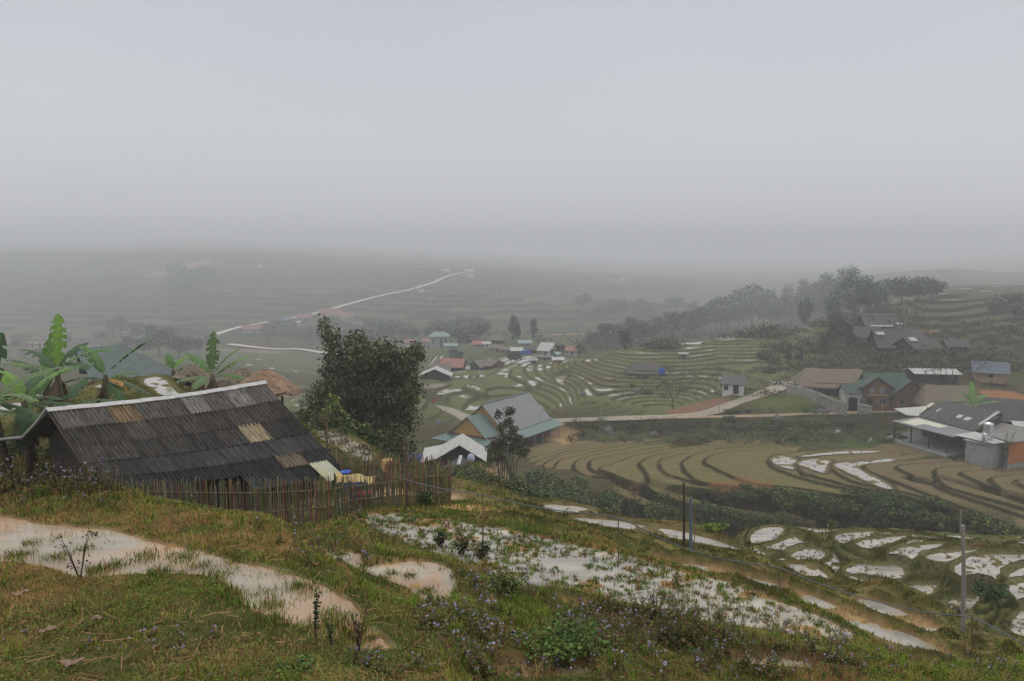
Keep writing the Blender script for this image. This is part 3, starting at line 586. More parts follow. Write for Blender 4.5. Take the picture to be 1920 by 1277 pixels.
# ------------------------------------------------------------------ the ground, one sheet
def flat(mask, col, k=1.0):
    global COL
    w = np.clip(mask * k, 0, 1)[..., None]; COL = COL * (1 - w) + np.array(col) * w
n1 = fbm(Xg, Yg, 2.2, 4, 50); n2 = fbm(Xg, Yg, 11, 4, 51); n3 = fbm(Xg, Yg, 45, 3, 52); n0 = fbm(Xg, Yg, .5, 3, 53)
COL = np.zeros(F.shape + (3,)) + np.array((.075, .075, .035))
flat(sstep(-.1, .4, n2), (.085, .07, .038)); flat(sstep(.1, .5, n1) * (Yg < 200), (.095, .10, .04), .6)
flat(sstep(.15, .5, n3) * (Yg > 150), (.05, .06, .032), .8)
near = 1 - sstep(22, 34, Yg)
flat(near, (.055, .06, .022)); flat(near * sstep(-.2, .25, n0 * .6 + n1 * .6), (.17, .10, .045)); flat(near * sstep(.2, .5, n0), (.045, .07, .016), .8)
hl = regions['hill']; flat(hl, (.15, .12, .055)); flat(hl * sstep(.0, .5, n1), (.06, .075, .024), .8)
mf = regions['field']
flat(mf, (.165, .145, .068)); flat(mf * sstep(-.1, .5, n2), (.19, .15, .085), .9); flat(mf * sstep(.1, .6, n1), (.13, .13, .06), .6)
flat(mf * sstep(1540, 1700, CX + Ug * FPX), (.16, .125, .08), .6)
vl = regions['valley']; flat(vl, (.135, .15, .07)); flat(vl * sstep(0, .4, n2), (.12, .115, .06), .8); flat(vl * sstep(.1, .4, n3), (.14, .165, .07), .7)
flr = regions['floor']; flat(flr, (.105, .12, .065))
lh = regions['lefthill']; flat(lh, (.12, .12, .05)); flat(lh * sstep(0, .4, n1), (.15, .12, .06), .7)
sp = regions['spur']; flat(sp, (.11, .115, .045)); flat(sp * sstep(0, .4, n1), (.13, .10, .06), .7)
rt = regions['right']; flat(rt, (.105, .105, .06)); flat(rt * sstep(0, .4, n3), (.08, .085, .05), .8)
fh = regions['farhill']; nf = fbm(Xg, Yg, 230, 5, 58); nf2 = fbm(Xg * 2.2 + Yg * .6, Yg * .5, 150, 4, 59)
flat(fh, (.085, .09, .048)); flat(fh * sstep(.0, .35, nf), (.035, .045, .025), .85); flat(fh * sstep(.15, .4, nf2), (.13, .12, .08), .7); flat(fh * sstep(.2, .5, -nf), (.12, .13, .07), .5)
gl = sstep(60, 70, Yg) * (1 - sstep(118, 132, Yg)) * (1 - mf) * (Ug > -.1); flat(gl, (.045, .05, .022)); flat(gl * sstep(.1, .35, n2), (.15, .07, .03), .7)
flat(BM, (.15, .125, .06))
gb = regions['gullybank'] * (1 - BM); flat(gb, (.07, .07, .03), .8); flat(gb * sstep(.15, .4, n2), (.17, .085, .04), .7)
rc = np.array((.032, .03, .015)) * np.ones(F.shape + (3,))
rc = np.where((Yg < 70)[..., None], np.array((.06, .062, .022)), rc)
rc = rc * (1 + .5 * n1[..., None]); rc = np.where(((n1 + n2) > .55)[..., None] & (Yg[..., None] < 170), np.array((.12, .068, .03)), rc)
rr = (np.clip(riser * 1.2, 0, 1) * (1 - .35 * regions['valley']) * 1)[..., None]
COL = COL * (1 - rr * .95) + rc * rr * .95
COL = COL * (1 + .12 * fbm(Xg, Yg, .9, 3, 60)[..., None])
nearmud = (np.array((.25, .165, .085)) * (Yg < 22)[..., None] + np.array((.17, .15, .085)) * (Yg >= 22)[..., None])
mm = (mudm * .95 * (1 - .4 * (Yg > 22)))[..., None]; COL = COL * (1 - mm) + nearmud * mm
wetl = (sstep(-.0, .05, WZ - Z + .06) * np.isfinite(WZ) * (mudm < .3)); wetl = np.nan_to_num(wetl)[..., None] * .8
COL = COL * (1 - wetl) + np.array((.17, .15, .09)) * wetl
def patch(px, py, Y, rx, ry, col, k=1., zz=None):
    p = at(px, py, Y); q_ = far(Y) / Y; rx, ry = rx * q_, ry * q_ ** 2; d = ((Xg - p.x) / rx) ** 2 + ((Yg - p.y) / ry) ** 2 + .6 * n1 + .4 * n2
    flat(1 - sstep(.5, 1.1, d), col, k)
patch(1300, 762, 189, 9, 6, (.22, .13, .085)); patch(1050, 800, 171, 4.5, 7, (.36, .24, .13)); patch(960, 890, 100, 5, 10, (.36, .27, .17), .8)
patch(815, 850, 128, 5, 4, (.20, .11, .06)); patch(815, 833, 137, 4, 5, (.10, .19, .08)); patch(1602, 826, 152, 4, 3, (.08, .20, .05))
patch(1700, 672, 236, 9, 5, (.34, .19, .10)); patch(1890, 735, 182, 8, 8, (.30, .15, .07)); patch(1810, 700, 205, 10, 6, (.19, .14, .08)); patch(1620, 820, 154, 14, 6, (.07, .085, .035), .8)
patch(1060, 640, 425, 30, 7, (.36, .24, .15)); patch(700, 905, 22.3, 2.6, 1.8, (.30, .22, .13)); patch(345, 487, 930, 18, 60, (.30, .20, .15)); patch(470, 660, 420, 20, 8, (.27, .20, .13), .8)
patch(1560, 722, 196, 16, 5, (.10, .15, .06)); patch(1700, 845, 144, 8, 4, (.16, .12, .07), .8); patch(1600, 752, 188, 9, 3, (.09, .13, .04)); patch(1480, 752, 187, 14, 5, (.12, .15, .05), .8)
patch(870, 945, 20, .8, .6, (.42, .26, .13)); patch(1390, 900, 126, 5, 3, (.22, .11, .05), .6)
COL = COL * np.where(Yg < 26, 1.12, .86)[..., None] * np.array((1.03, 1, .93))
GM = mat('ground_soil', rough=.92, nscale=1.3, namt=.42, attr=True, bump=.02, spec=.0)
gn = GM.node_tree
Zf = Z
idx = np.arange(NR * NC).reshape(NR, NC)
quads = np.stack([idx[:-1, :-1], idx[:-1, 1:], idx[1:, 1:], idx[1:, :-1]], -1).reshape(-1, 4)
Vg = np.stack([Xg, Yg, Zf], -1).reshape(-1, 3)
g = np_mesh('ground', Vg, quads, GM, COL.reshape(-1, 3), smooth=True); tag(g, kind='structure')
def hgt(x, y):
    y = max(y, 1.01); j = np.interp(math.log(y), wr, np.arange(NR)); i = (x / y - U0) / (ur[1] - ur[0]); i = min(max(i, 0), NC - 1.001); j = min(j, NR - 1.001)
    a, b = int(j), int(i); fj, fi = j - a, i - b
    return float((Zf[a, b] * (1 - fi) + Zf[a, b + 1] * fi) * (1 - fj) + (Zf[a + 1, b] * (1 - fi) + Zf[a + 1, b + 1] * fi) * fj)
def hgta(x, y):
    y = np.maximum(y, 1.01); j = np.clip(np.interp(np.log(y), wr, np.arange(NR)), 0, NR - 1.001); i = np.clip((x / y - U0) / (ur[1] - ur[0]), 0, NC - 1.001)
    a = j.astype(int); b = i.astype(int); fj = j - a; fi = i - b
    return (Zf[a, b] * (1 - fi) + Zf[a, b + 1] * fi) * (1 - fj) + (Zf[a + 1, b] * (1 - fi) + Zf[a + 1, b + 1] * fi) * fj
def smp(arr, x, y):
    j = np.clip(np.interp(np.log(np.maximum(y, 1.01)), wr, np.arange(NR)), 0, NR - 1).astype(int); i = np.clip(np.round((x / np.maximum(y, 1.01) - U0) / (ur[1] - ur[0])), 0, NC - 1).astype(int)
    return arr[j, i]
def gp(px, Y, dz=0):                      # ground point in column px at distance Y
    u = (px - CX) / FPX; Y = far(Y)
    for _ in range(4): u = ucol(px, Y, hgt(u * Y, Y))
    return Vector((u * Y, Y, hgt(u * Y, Y) + dz))

# ------------------------------------------------------------------ the water lying in the paddies
wi = WID; ok = np.isfinite(WZ)
c4 = (wi[:-1, :-1] == wi[:-1, 1:]) & (wi[:-1, 1:] == wi[1:, 1:]) & (wi[1:, 1:] == wi[1:, :-1]) & ok[:-1, :-1] & ok[:-1, 1:] & ok[1:, 1:] & ok[1:, :-1]
below = (Zf[:-1, :-1] < WZ[:-1, :-1] + .03) | (Zf[1:, 1:] < WZ[1:, 1:] + .03) | (Zf[1:, :-1] < WZ[1:, :-1] + .03) | (Zf[:-1, 1:] < WZ[:-1, 1:] + .03)
c4 &= below
fq = quads.reshape(NR - 1, NC - 1, 4)[c4]
used, inv = np.unique(fq, return_inverse=True); Vw = Vg[used].copy(); Vw[:, 2] = WZ.ravel()[used]
wm = bpy.data.materials.new('muddy_water'); wm.use_nodes = True; t = wm.node_tree; b = t.nodes['Principled BSDF']
a = t.nodes.new('ShaderNodeAttribute'); a.attribute_name = 'Col'
tcw = t.nodes.new('ShaderNodeTexCoord'); nn = t.nodes.new('ShaderNodeTexNoise'); nn.inputs['Scale'].default_value = .8; nn.inputs['Detail'].default_value = 6; mpw = t.nodes.new('ShaderNodeMapping'); mpw.inputs['Scale'].default_value = (.8, 2.6, 1); mpw.inputs['Rotation'].default_value = (0, 0, .4); t.links.new(tcw.outputs['Object'], mpw.inputs[0]); t.links.new(mpw.outputs[0], nn.inputs['Vector'])
mr = t.nodes.new('ShaderNodeMapRange'); mr.inputs[1].default_value = .3; mr.inputs[2].default_value = .7; mr.inputs[3].default_value = .6; mr.inputs[4].default_value = 1.18; t.links.new(nn.outputs['Fac'], mr.inputs[0])
ml = t.nodes.new('ShaderNodeVectorMath'); ml.operation = 'SCALE'; t.links.new(a.outputs['Color'], ml.inputs[0]); t.links.new(mr.outputs[0], ml.inputs['Scale']); t.links.new(ml.outputs[0], b.inputs['Base Color'])
b.inputs['Roughness'].default_value = .03; b.inputs['IOR'].default_value = 1.33; b.inputs['Specular IOR Level'].default_value = .9
n5 = t.nodes.new('ShaderNodeTexNoise'); n5.inputs['Scale'].default_value = 9; n5.inputs['Detail'].default_value = 2; t.links.new(tcw.outputs['Object'], n5.inputs['Vector'])
bp = t.nodes.new('ShaderNodeBump'); bp.inputs['Strength'].default_value = .25; bp.inputs['Distance'].default_value = .01; t.links.new(n5.outputs['Fac'], bp.inputs['Height']); t.links.new(bp.outputs[0], b.inputs['Normal'])
nearw = 1 - sstep(10, 14.5, Vw[:, 1:2])
Cw = np.array((.37, .315, .225)) * nearw + np.array((.37, .35, .305)) * (1 - nearw)
depth = np.clip((Vw[:, 2] - Zf.ravel()[used]) / .05, 0, 1)[:, None]
Cw = Cw * depth + (np.array((.42, .25, .13)) * nearw + np.array((.42, .36, .27)) * (1 - nearw)) * (1 - depth)
w_ = np_mesh('water', Vw, inv.reshape(-1, 4), wm, Cw, smooth=True); tag(w_, kind='structure')
for name, m_, P, hw in roads:
    vs = []; n_ = 7
    for i, p in enumerate(P):
        d = (P[min(i + 1, len(P) - 1)] - P[max(i - 1, 0)]); d.z = 0; d.normalize(); s_ = Vector((d.y, -d.x, 0)); ww = hw * (1 + .12 * math.sin(i * .7) + .1 * random.uniform(-1, 1))
        for k in range(n_):
            q = (k / (n_ - 1) * 2 - 1); vs.append(p + s_ * ww * q + Vector((0, 0, .06 - .14 * q ** 4 + max(0, p.y - 400) * .004)))
    fs = [(i * n_ + k, i * n_ + k + 1, (i + 1) * n_ + k + 1, (i + 1) * n_ + k) for i in range(len(P) - 1) for k in range(n_ - 1)]
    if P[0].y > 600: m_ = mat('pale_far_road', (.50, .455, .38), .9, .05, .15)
    o = np_mesh(name, [tuple(q) for q in vs], fs, m_, smooth=True); tag(o, kind='structure')
sd = np_mesh('hills', [(-4000, 3190, -200), (4000, 3190, -200), (4000, 3190, 0), (-4000, 3190, 0)], [(0, 1, 2, 3)], GM) if False else None
# ------------------------------------------------------------------ placing things: the ground seen at a pixel
def gpix(px, py, Ymin=3.0, Ymax=4500, dz=0):
    u, t = ray(px, py); Y = np.exp(np.linspace(math.log(Ymin), math.log(Ymax), 3000)); z = hgta(u * Y, Y); k = np.where(t * Y <= z)[0]
    if len(k) == 0: Yh = Ymax
    else: Yh = Y[max(k[0], 0)]
    return Vector((u * Yh, Yh, hgt(u * Yh, Yh) + dz))
def ppm(Y): return FPX / Y            # photo pixels per metre
def kids(o): return [c for c in bpy.data.objects if c.parent == o]
_ch = {}
def copy_tree(o, parent=None):
    c = o.copy(); C.objects.link(c); c.parent = parent
    for ch in CH.get(o.name, []): copy_tree(ch, c)
    return c
CH = {}
def note(o):                          # remember a thing's children (fast copying)
    CH[o.name] = [c for c in bpy.data.objects if c.parent == o]
    for c in CH[o.name]: note(c)
    return o
def put(o, p, rz=0, s=1.0, label=None, group=None):
    o.location = p; o.rotation_euler = (0, 0, rz); o.scale = (s, s, s) if not isinstance(s, tuple) else s
    if label: o['label'] = label
    if group: o['group'] = group
    return o

# ------------------------------------------------------------------ foliage
def leafcloud(n, blobs, L, W, col, var=.35, droop=.3, shell=.55, seed=0, hue=.25, col2=None):
    """n small leaves spread through blobs [(centre, radii)], as separate diamond faces with their own tint"""
    g_ = np.random.default_rng(seed)
    vol = np.array([b[1][0] * b[1][1] * b[1][2] for b in blobs]) ** .8; bi = g_.choice(len(blobs), n, p=vol / vol.sum())
    c = np.array([tuple(b[0]) for b in blobs])[bi]; r = np.array([tuple(b[1]) for b in blobs])[bi]
    # sub-clumps so that the crown is uneven
    nk = max(6, n // 45); kd = g_.normal(size=(nk, 3)); kd /= np.linalg.norm(kd, axis=1)[:, None]; kr = g_.uniform(shell, 1.02, nk) ** .8; ki = g_.integers(0, nk, n)
    d = kd[ki] * kr[ki][:, None] + g_.normal(size=(n, 3)) * .17
    p = c + d * r
    ax = g_.normal(size=(n, 3)); ax[:, 2] = ax[:, 2] * .6 - droop; ax /= np.linalg.norm(ax, axis=1)[:, None]
    up = g_.normal(size=(n, 3)) * .8; up[:, 2] += 1; sd = np.cross(ax, up); sd /= np.linalg.norm(sd, axis=1)[:, None] + 1e-9
    s = g_.uniform(.6, 1.3, n)[:, None]
    V_ = np.stack([p, p + ax * L * .5 * s + sd * W * .5 * s, p + ax * L * s, p + ax * L * .5 * s - sd * W * .5 * s], 1).reshape(-1, 3)
    F_ = np.arange(4 * n).reshape(-1, 4)
    ct = np.array(col)[None] * (1 + var * g_.normal(size=(n, 1)) * .6 + var * .7 * g_.normal(size=nk)[ki][:, None]).clip(.3, 2.2)
    ct = ct * (1 + hue * g_.normal(size=(n, 1)) * np.array([[.5, 0.05, -.2]]))
    if col2 is not None:
        q = (g_.random(n) < .25 + .3 * (g_.random(nk) < .3)[ki])[:, None]; ct = np.where(q, np.array(col2)[None] * g_.uniform(.6, 1.4, (n, 1)), ct)
    return V_, F_, np.repeat(ct.clip(.004, .9), 4, 0)
LEAF = mat('foliage', rough=.65, attr=True, nscale=3, namt=.15, spec=.06)
BARK = mat('bark', (.075, .055, .04), .9, 6, .3, bump=.02)
def tube_np(pts, r0, r1, mb, n=6):
    mb.tube(pts, [r0 + (r1 - r0) * i / (len(pts) - 1) for i in range(len(pts))], n)
def bent(p0, d, L, k=5, wob=.12, up=.15, rr=random):
    pts = [Vector(p0)]; d = Vector(d).normalized()
    for _ in range(k):
        d = (d + Vector((rr.uniform(-wob, wob), rr.uniform(-wob, wob), rr.uniform(-wob, wob) + up * .3))).normalized(); pts.append(pts[-1] + d * L / k)
    return pts
def tree(name, label, cat, loc, h, cr, col, L=.5, W=.35, n=1200, trunk_h=.35, tr=.14, seed=0, blobs=None, group=None, col2=None, droop=.3, limbs=5):
    rr = random.Random(seed); root = empty(name, loc); tag(root, label, cat, group)
    mb = MB(); tp = bent((0, 0, -.3), (rr.uniform(-.1, .1), rr.uniform(-.1, .1), 1), h * .8, 6, .08, rr=rr); tube_np(tp, tr, tr * .35, mb, 7)
    bl = blobs
    if bl is None:
        bl = []
        for k in range(9):
            a = rr.uniform(0, 6.28); q = rr.uniform(.1, .75) * cr; hz_ = h * (trunk_h + (1 - trunk_h) * rr.uniform(.15, .9)); f = 1 - .55 * max(0, (hz_ / h - .55) / .45)
            bl.append(((math.cos(a) * q * f, math.sin(a) * q * f, hz_), (cr * rr.uniform(.3, .52), cr * rr.uniform(.3, .52), h * (1 - trunk_h) * rr.uniform(.14, .24))))
    for k in range(limbs):
        b_ = bl[(k * 2) % len(bl)][0]; s_ = tp[2 + k % 4]; e_ = Vector(b_); tube_np([s_, s_.lerp(e_, .5) + Vector((0, 0, -.05 * h)), e_], tr * .4, tr * .12, mb, 5)
    mb.build('trunk', BARK, root, local=True)
    V_, F_, c_ = leafcloud(n, bl, L, W, col, seed=seed, col2=col2, droop=droop)
    np_mesh('crown', V_, F_, LEAF, c_, parent=root)
    return note(root)
FG = (.115, .135, .09)
protos = {}
protos['round'] = tree('broadleaf_tree', 'tree', 'tree', (0, 0, 0), 10, 4.6, FG, .9, .7, 1500, .2, .25, 1)
protos['wide'] = tree('broadleaf_tree', 'tree', 'tree', (0, 0, 0), 9, 5.6, (.125, .145, .10), .9, .7, 1700, .12, .25, 2)
protos['tall'] = tree('slender_tree', 'tree', 'tree', (0, 0, 0), 14, 2.6, (.085, .098, .065), .9, .6, 1300, .18, .2, 3)
plume = [((math.cos(a) * r_, math.sin(a) * r_, z_), (1.5, 1.5, 2.6)) for a, r_, z_ in [(0, 1, 5), (1, 2, 8), (2.2, 2.6, 10), (3.3, 1.6, 6), (4.1, 3.2, 9), (5, 2.4, 11.5), (5.8, 3.0, 7), (.6, 3.6, 11), (2.8, .6, 13)]]
protos['plume'] = tree('bamboo_clump', 'clump', 'bamboo', (0, 0, 0), 14, 4, (.125, .15, .10), .8, .35, 1900, .1, .1, 4, blobs=plume, droop=.8)
def bush(name, r, n, L, W, col, seed, col2=None, hh=.8, var=.45):
    rr = random.Random(seed); root = empty(name, (0, 0, 0)); tag(root, 'bush', 'bush')
    bl = [((rr.uniform(-.55, .55) * r, rr.uniform(-.55, .55) * r, r * hh * rr.uniform(.15, .75)), (r * rr.uniform(.3, .5), r * rr.uniform(.3, .5), r * hh * rr.uniform(.25, .5))) for _ in range(8)]
    V_, F_, c_ = leafcloud(n, bl, L, W, col, seed=seed, col2=col2, var=var); np_mesh('foliage', V_, F_, LEAF, c_, parent=root)
    mb = MB()
    for k in range(6): tube_np(bent((0, 0, -.2), (rr.uniform(-.6, .6), rr.uniform(-.6, .6), 1), r * hh, 4, .15, rr=rr), .04, .01, mb, 5)
    mb.build('stems', BARK, root, local=True); return note(root)
protos['bush1'] = bush('leafy_bush', 2.0, 1500, .34, .2, (.08, .105, .034), 11, var=.6)
protos['bush2'] = bush('leafy_bush', 2.2, 1500, .36, .22, (.11, .135, .042), 12, col2=(.10, .11, .03))
protos['bush3'] = bush('scrubby_bush', 1.8, 1300, .30, .12, (.12, .105, .05), 13, col2=(.13, .095, .05))
def scatter(kind, spots, label, cat, group, jit=.25, base_=None):
    for sp_ in spots:
        px, py, s = sp_[:3]; p = gpix(px, py) if len(sp_) < 4 else gp(px, sp_[3])
        o = copy_tree(protos[kind]); s_ = s * random.uniform(1 - jit, 1 + jit)
        put(o, p - Vector((0, 0, .15)), random.uniform(0, 6.28), s_, label, group); o['category'] = cat
# gully bushes
rb = random.Random(5)
def strip(n, x0, x1, ylo, yhi, kinds, s0, s1, label, group, Ymin=60, cat='bush'):
    for _ in range(n):
        px = rb.uniform(x0, x1); f = (px - x0) / (x1 - x0); py = rb.uniform(ylo[0] + (ylo[1] - ylo[0]) * f, yhi[0] + (yhi[1] - yhi[0]) * f)
        p = gpix(px, py, Ymin)
        if p.y > 1500: continue
        k = rb.choice(kinds); o = copy_tree(protos[k]); put(o, p - Vector((0, 0, .2)), rb.uniform(0, 6.28), rb.uniform(s0, s1), label, group); o['category'] = cat
strip(26, 1000, 1150, (900, 905), (950, 985), ['bush1', 'bush2'], .6, 1.3, 'dark leafy bush in the gully between the white roofed hut and the big terraced field', 'bushes at the head of the gully', 60)
strip(30, 1150, 1430, (958, 985), (985, 1000), ['bush1', 'bush1', 'bush2', 'bush3'], .6, 1.2, 'dark bush in the gully below the narrow grassy benches', 'bushes in the middle of the gully', 60)
strip(16, 1330, 1460, (915, 915), (945, 960), ['bush1', 'bush3'], .5, 1.0, 'dark bush on the steep bank between the field and the lowest bench', 'bushes on the bank above the bench', 80)
strip(66, 1450, 1920, (938, 1000), (992, 1015), ['bush1', 'bush1', 'bush2', 'bush3'], .6, 1.25, 'dark green bush on the gully slope below the flooded paddies', 'bushes on the gully slope', 80)
strip(10, 1600, 1750, (930, 945), (945, 975), ['bush1'], .7, 1.2, 'rounded dark bush right under the field edge path', 'bushes under the field edge', 80)
strip(14, 1060, 1340, (795, 788), (812, 808), ['bush3', 'bush2', 'bush1'], .35, .75, 'low scrubby bush between the road and the back edge of the field', 'scrub below the road', 120)
strip(24, 1340, 1690, (785, 785), (815, 835), ['bush3', 'bush2', 'bush1'], .4, .85, 'scrubby bush on the rough slope below the stone wall', 'scrub below the stone wall', 120)
strip(18, 840, 1000, (885, 905), (925, 940), ['bush2', 'bush1'], .5, 1.1, 'green bush around the feet of the twin stemmed tree', 'bushes around the twin stemmed tree', 50)
strip(15, 545, 640, (735, 755), (790, 815), ['bush2', 'bush1', 'bush3'], .5, 1.0, 'mixed bush to the left of the tall bamboo thicket', 'bushes beside the bamboo thicket', 50)
strip(10, 640, 790, (835, 850), (850, 880), ['bush2', 'bush1'], .5, .9, 'bush at the foot of the tall bamboo thicket', 'bushes under the bamboo thicket', 50)
strip(10, 520, 600, (705, 715), (735, 745), ['bush2', 'bush3'], .6, 1.2, 'grey green bush behind the thatched shelters', 'bushes behind the shelters', 55)
strip(12, 1400, 1760, (690, 680), (705, 715), ['bush1', 'bush3'], .6, 1.3, 'dark bush behind the thatched house and the chalet', 'bushes behind the village', 150)
strip(30, 1430, 1910, (622, 622), (690, 690), ['bush1', 'bush1', 'bush3'], .7, 1.9, 'dusky bush among the dark roofs of the upper village', 'bushes in the upper village', 180)
strip(8, 1780, 1920, (830, 850), (868, 878), ['bush2', 'bush1'], .3, .6, 'small green bush in front of the concrete tank house', 'bushes by the tank house', 100)
strip(6, 1350, 1540, (770, 772), (778, 776), ['bush3', 'bush1'], .3, .6, 'low bush along the lower dirt road', 'bushes along the dirt road', 150)
strip(8, 1180, 1340, (700, 705), (735, 742), ['bush3', 'bush1'], .35, .8, 'low bush around the dark thatched hut in the terraces', 'bushes around the dark hut', 190)
strip(10, 1500, 1900, (1055, 1140), (1075, 1175), ['bush1', 'bush3'], .16, .4, 'small bush on the banks of the near spur of paddies', 'bushes on the spur banks', 38)
for lab, n_, x0, x1, Y0, Y1, s0, s1 in [('tangle of dark undergrowth between the banana stems', 26, -60, 215, 24, 33, .28, .5), ('scrub against the dark gable of the farmhouse', 22, -60, 120, 17, 22, .38, .6), ('weedy bush along the foot of the bamboo fence', 9, 60, 240, 17.5, 19.5, .16, .26)]:
    for _ in range(n_):
        p = gp(rb.uniform(x0, x1), rb.uniform(Y0, Y1)); o = copy_tree(protos[rb.choice(['bush1', 'bush2', 'bush3'])]); put(o, p - Vector((0, 0, .1)), rb.uniform(0, 6.28), rb.uniform(s0, s1), lab, lab + ' group'); o['group'] = 'undergrowth: ' + lab
# trees of the valley and the far side
def trees(kind, lst, label, group, cat='tree'):
    for it in lst:
        px, py, hp = it[:3]; p = gpix(px, py, 60) if len(it) < 4 else gp(px, it[3])
        H0 = {'round': 10, 'wide': 9, 'tall': 14, 'plume': 14}[kind]; s = hp * p.y / FPX / H0
        o = copy_tree(protos[kind]); sx = s * rb.uniform(.85, 1.25); put(o, p - Vector((0, 0, .3)), rb.uniform(0, 6.28), (sx, sx, s), label, group); o['category'] = cat
trees('round', [(1110, 655, 32), (1135, 650, 44), (1160, 650, 42), (1185, 648, 50), (1205, 645, 44), (1235, 640, 44), (1262, 636, 50), (1290, 632, 48), (1315, 628, 52), (1340, 622, 56), (1365, 620, 62), (1225, 645, 36), (1172, 656, 36), (1300, 632, 40)], 'hazy round tree in the row along the far crest of the curved terraces', 'trees along the terrace crest')
trees('wide', [(1385, 616, 70), (1410, 614, 78), (1432, 614, 62), (1352, 622, 60)], 'broad hazy tree at the upper end of the terrace crest row', 'broad trees at the crest')
trees('plume', [(1475, 612, 66), (1500, 608, 78), (1522, 606, 72), (1548, 605, 86), (1575, 602, 92), (1600, 600, 88), (1622, 598, 70), (1560, 612, 60), (1510, 615, 55), (1645, 596, 62), (1590, 585, 80), (1538, 600, 70)], 'hazy arching bamboo clump above the upper village', 'bamboo clumps above the village', 'bamboo')
trees('wide', [(1660, 575, 50), (1690, 570, 50), (1720, 568, 48), (1745, 562, 40), (1640, 580, 50), (1865, 590, 32), (1890, 588, 38), (1910, 588, 40), (1905, 600, 30)], 'faint broad tree in the mist on the right hillside', 'trees in the mist on the right')
trees('tall', [(1558, 655, 55), (1570, 650, 60), (1590, 662, 58), (1545, 668, 40), (1478, 690, 42), (1500, 686, 38)], 'dark upright tree left of the upper village roofs', 'upright trees by the upper village')
trees('tall', [(962, 642, 50), (970, 644, 40), (1001, 641, 44)], 'slim hazy tree standing on the valley floor', 'slim trees on the valley floor')
trees('round', [(1052, 668, 22), (1035, 672, 18), (850, 678, 24), (862, 680, 22), (958, 680, 22), (968, 682, 24), (1088, 670, 24)], 'round bush like tree between the valley houses', 'trees between the valley houses')
trees('wide', [(680 + 20 * k + rb.uniform(-6, 6), 640 + rb.uniform(-8, 8), rb.uniform(26, 40)) for k in range(12)] + [(850 + 12 * k, 628 + rb.uniform(-4, 4), rb.uniform(22, 34)) for k in range(6)], 'hazy tree in the belt behind the valley houses', 'tree belt behind the valley houses')
trees('wide', [(505 + 14 * k + rb.uniform(-6, 6), 632 + rb.uniform(-10, 16), rb.uniform(22, 32)) for k in range(13)], 'hazy tree on the slope below the red roofed roadside houses', 'trees below the roadside houses')
trees('round', [(258, 640, 34), (285, 655, 44), (300, 668, 50), (318, 660, 44), (335, 672, 40), (225, 632, 36), (212, 628, 30), (352, 668, 36), (268, 668, 34), (372, 664, 30), (240, 658, 28), (195, 640, 20), (130, 650, 20), (30, 655, 18), (390, 655, 26)], 'hazy grey green tree on the valley side above the green roof', 'trees above the green roof')
trees('wide', [(330, 520, 26), (345, 530, 30), (362, 540, 34), (375, 530, 30), (390, 525, 26), (400, 545, 26), (350, 555, 28), (320, 545, 22)], 'faint tree in the dark grove half way up the far slope', 'grove on the far slope')
trees('wide', [(1100 + 24 * k + rb.uniform(-8, 8), 585 + rb.uniform(-8, 18), rb.uniform(16, 30)) for k in range(12)], 'very faint tree at the foot of the misty far slope', 'trees at the foot of the far slope')
for k_ in protos.values():
    for c in list(kids(k_)): bpy.data.objects.remove(c)
    bpy.data.objects.remove(k_)

# the tall thicket of bamboo in the middle left
def thicket(name, label, cat, px, Y, spec, n, L, W, col, col2=None, stems=14, seed=0, droop=.7, zb=None):
    b0 = gp(px, Y); root = empty(name, b0); tag(root, label, cat); rr = random.Random(seed); bl = []; mb = MB()
    for bx, by, rx_, ry_ in spec:
        c = at(bx, by, Y + rr.uniform(-2.2, 2.2)) - b0; m_ = Y / FPX; bl.append((c, (rx_ * m_, max(rx_, 18) * m_, ry_ * m_)))
        s_ = Vector((c.x * .35 + rr.uniform(-.5, .5), rr.uniform(-.8, .8), -.3)); e_ = Vector(c); md = s_.lerp(e_, .55) + Vector((0, 0, abs(e_.z) * .12)); tube_np([s_, s_.lerp(md, .5), md, md.lerp(e_, .6), e_], stems, stems * .25, mb, 6)
    mb.build('stems', BARK, root, local=True)
    V_, F_, c_ = leafcloud(n, bl, L, W, col, seed=seed, col2=col2, droop=droop, shell=.35, var=.5); np_mesh('foliage', V_, F_, LEAF, c_, parent=root); return root
thicket('bamboo_thicket', 'tall dark leafy thicket rising behind the right end of the dark corrugated roof', 'bamboo', 700, 62,
        [(608, 612, 15, 22), (622, 640, 22, 26), (645, 672, 34, 30), (668, 642, 24, 26), (686, 668, 36, 36), (722, 664, 30, 30), (745, 690, 36, 34), (768, 668, 24, 20), (782, 655, 13, 18), (760, 720, 32, 34), (700, 720, 52, 42), (648, 722, 40, 40), (622, 700, 26, 30), (640, 770, 46, 36), (700, 780, 56, 42), (752, 776, 36, 40), (766, 738, 24, 22), (670, 820, 40, 26), (728, 826, 46, 30), (600, 745, 26, 30), (592, 780, 28, 24), (620, 735, 30, 30), (752, 850, 26, 22), (690, 692, 46, 30), (620, 668, 15, 18), (660, 800, 30, 25)],
        23000, .38, .15, (.075, .095, .042), (.15, .12, .06), .05, 8)
thicket('leafy_sapling', 'thin yellow green sapling against the foot of the bamboo thicket', 'tree', 640, 50, [(622, 752, 12, 12), (632, 768, 14, 12), (645, 782, 12, 10), (612, 768, 8, 10)], 700, .22, .12, (.12, .15, .04), None, .03, 9)
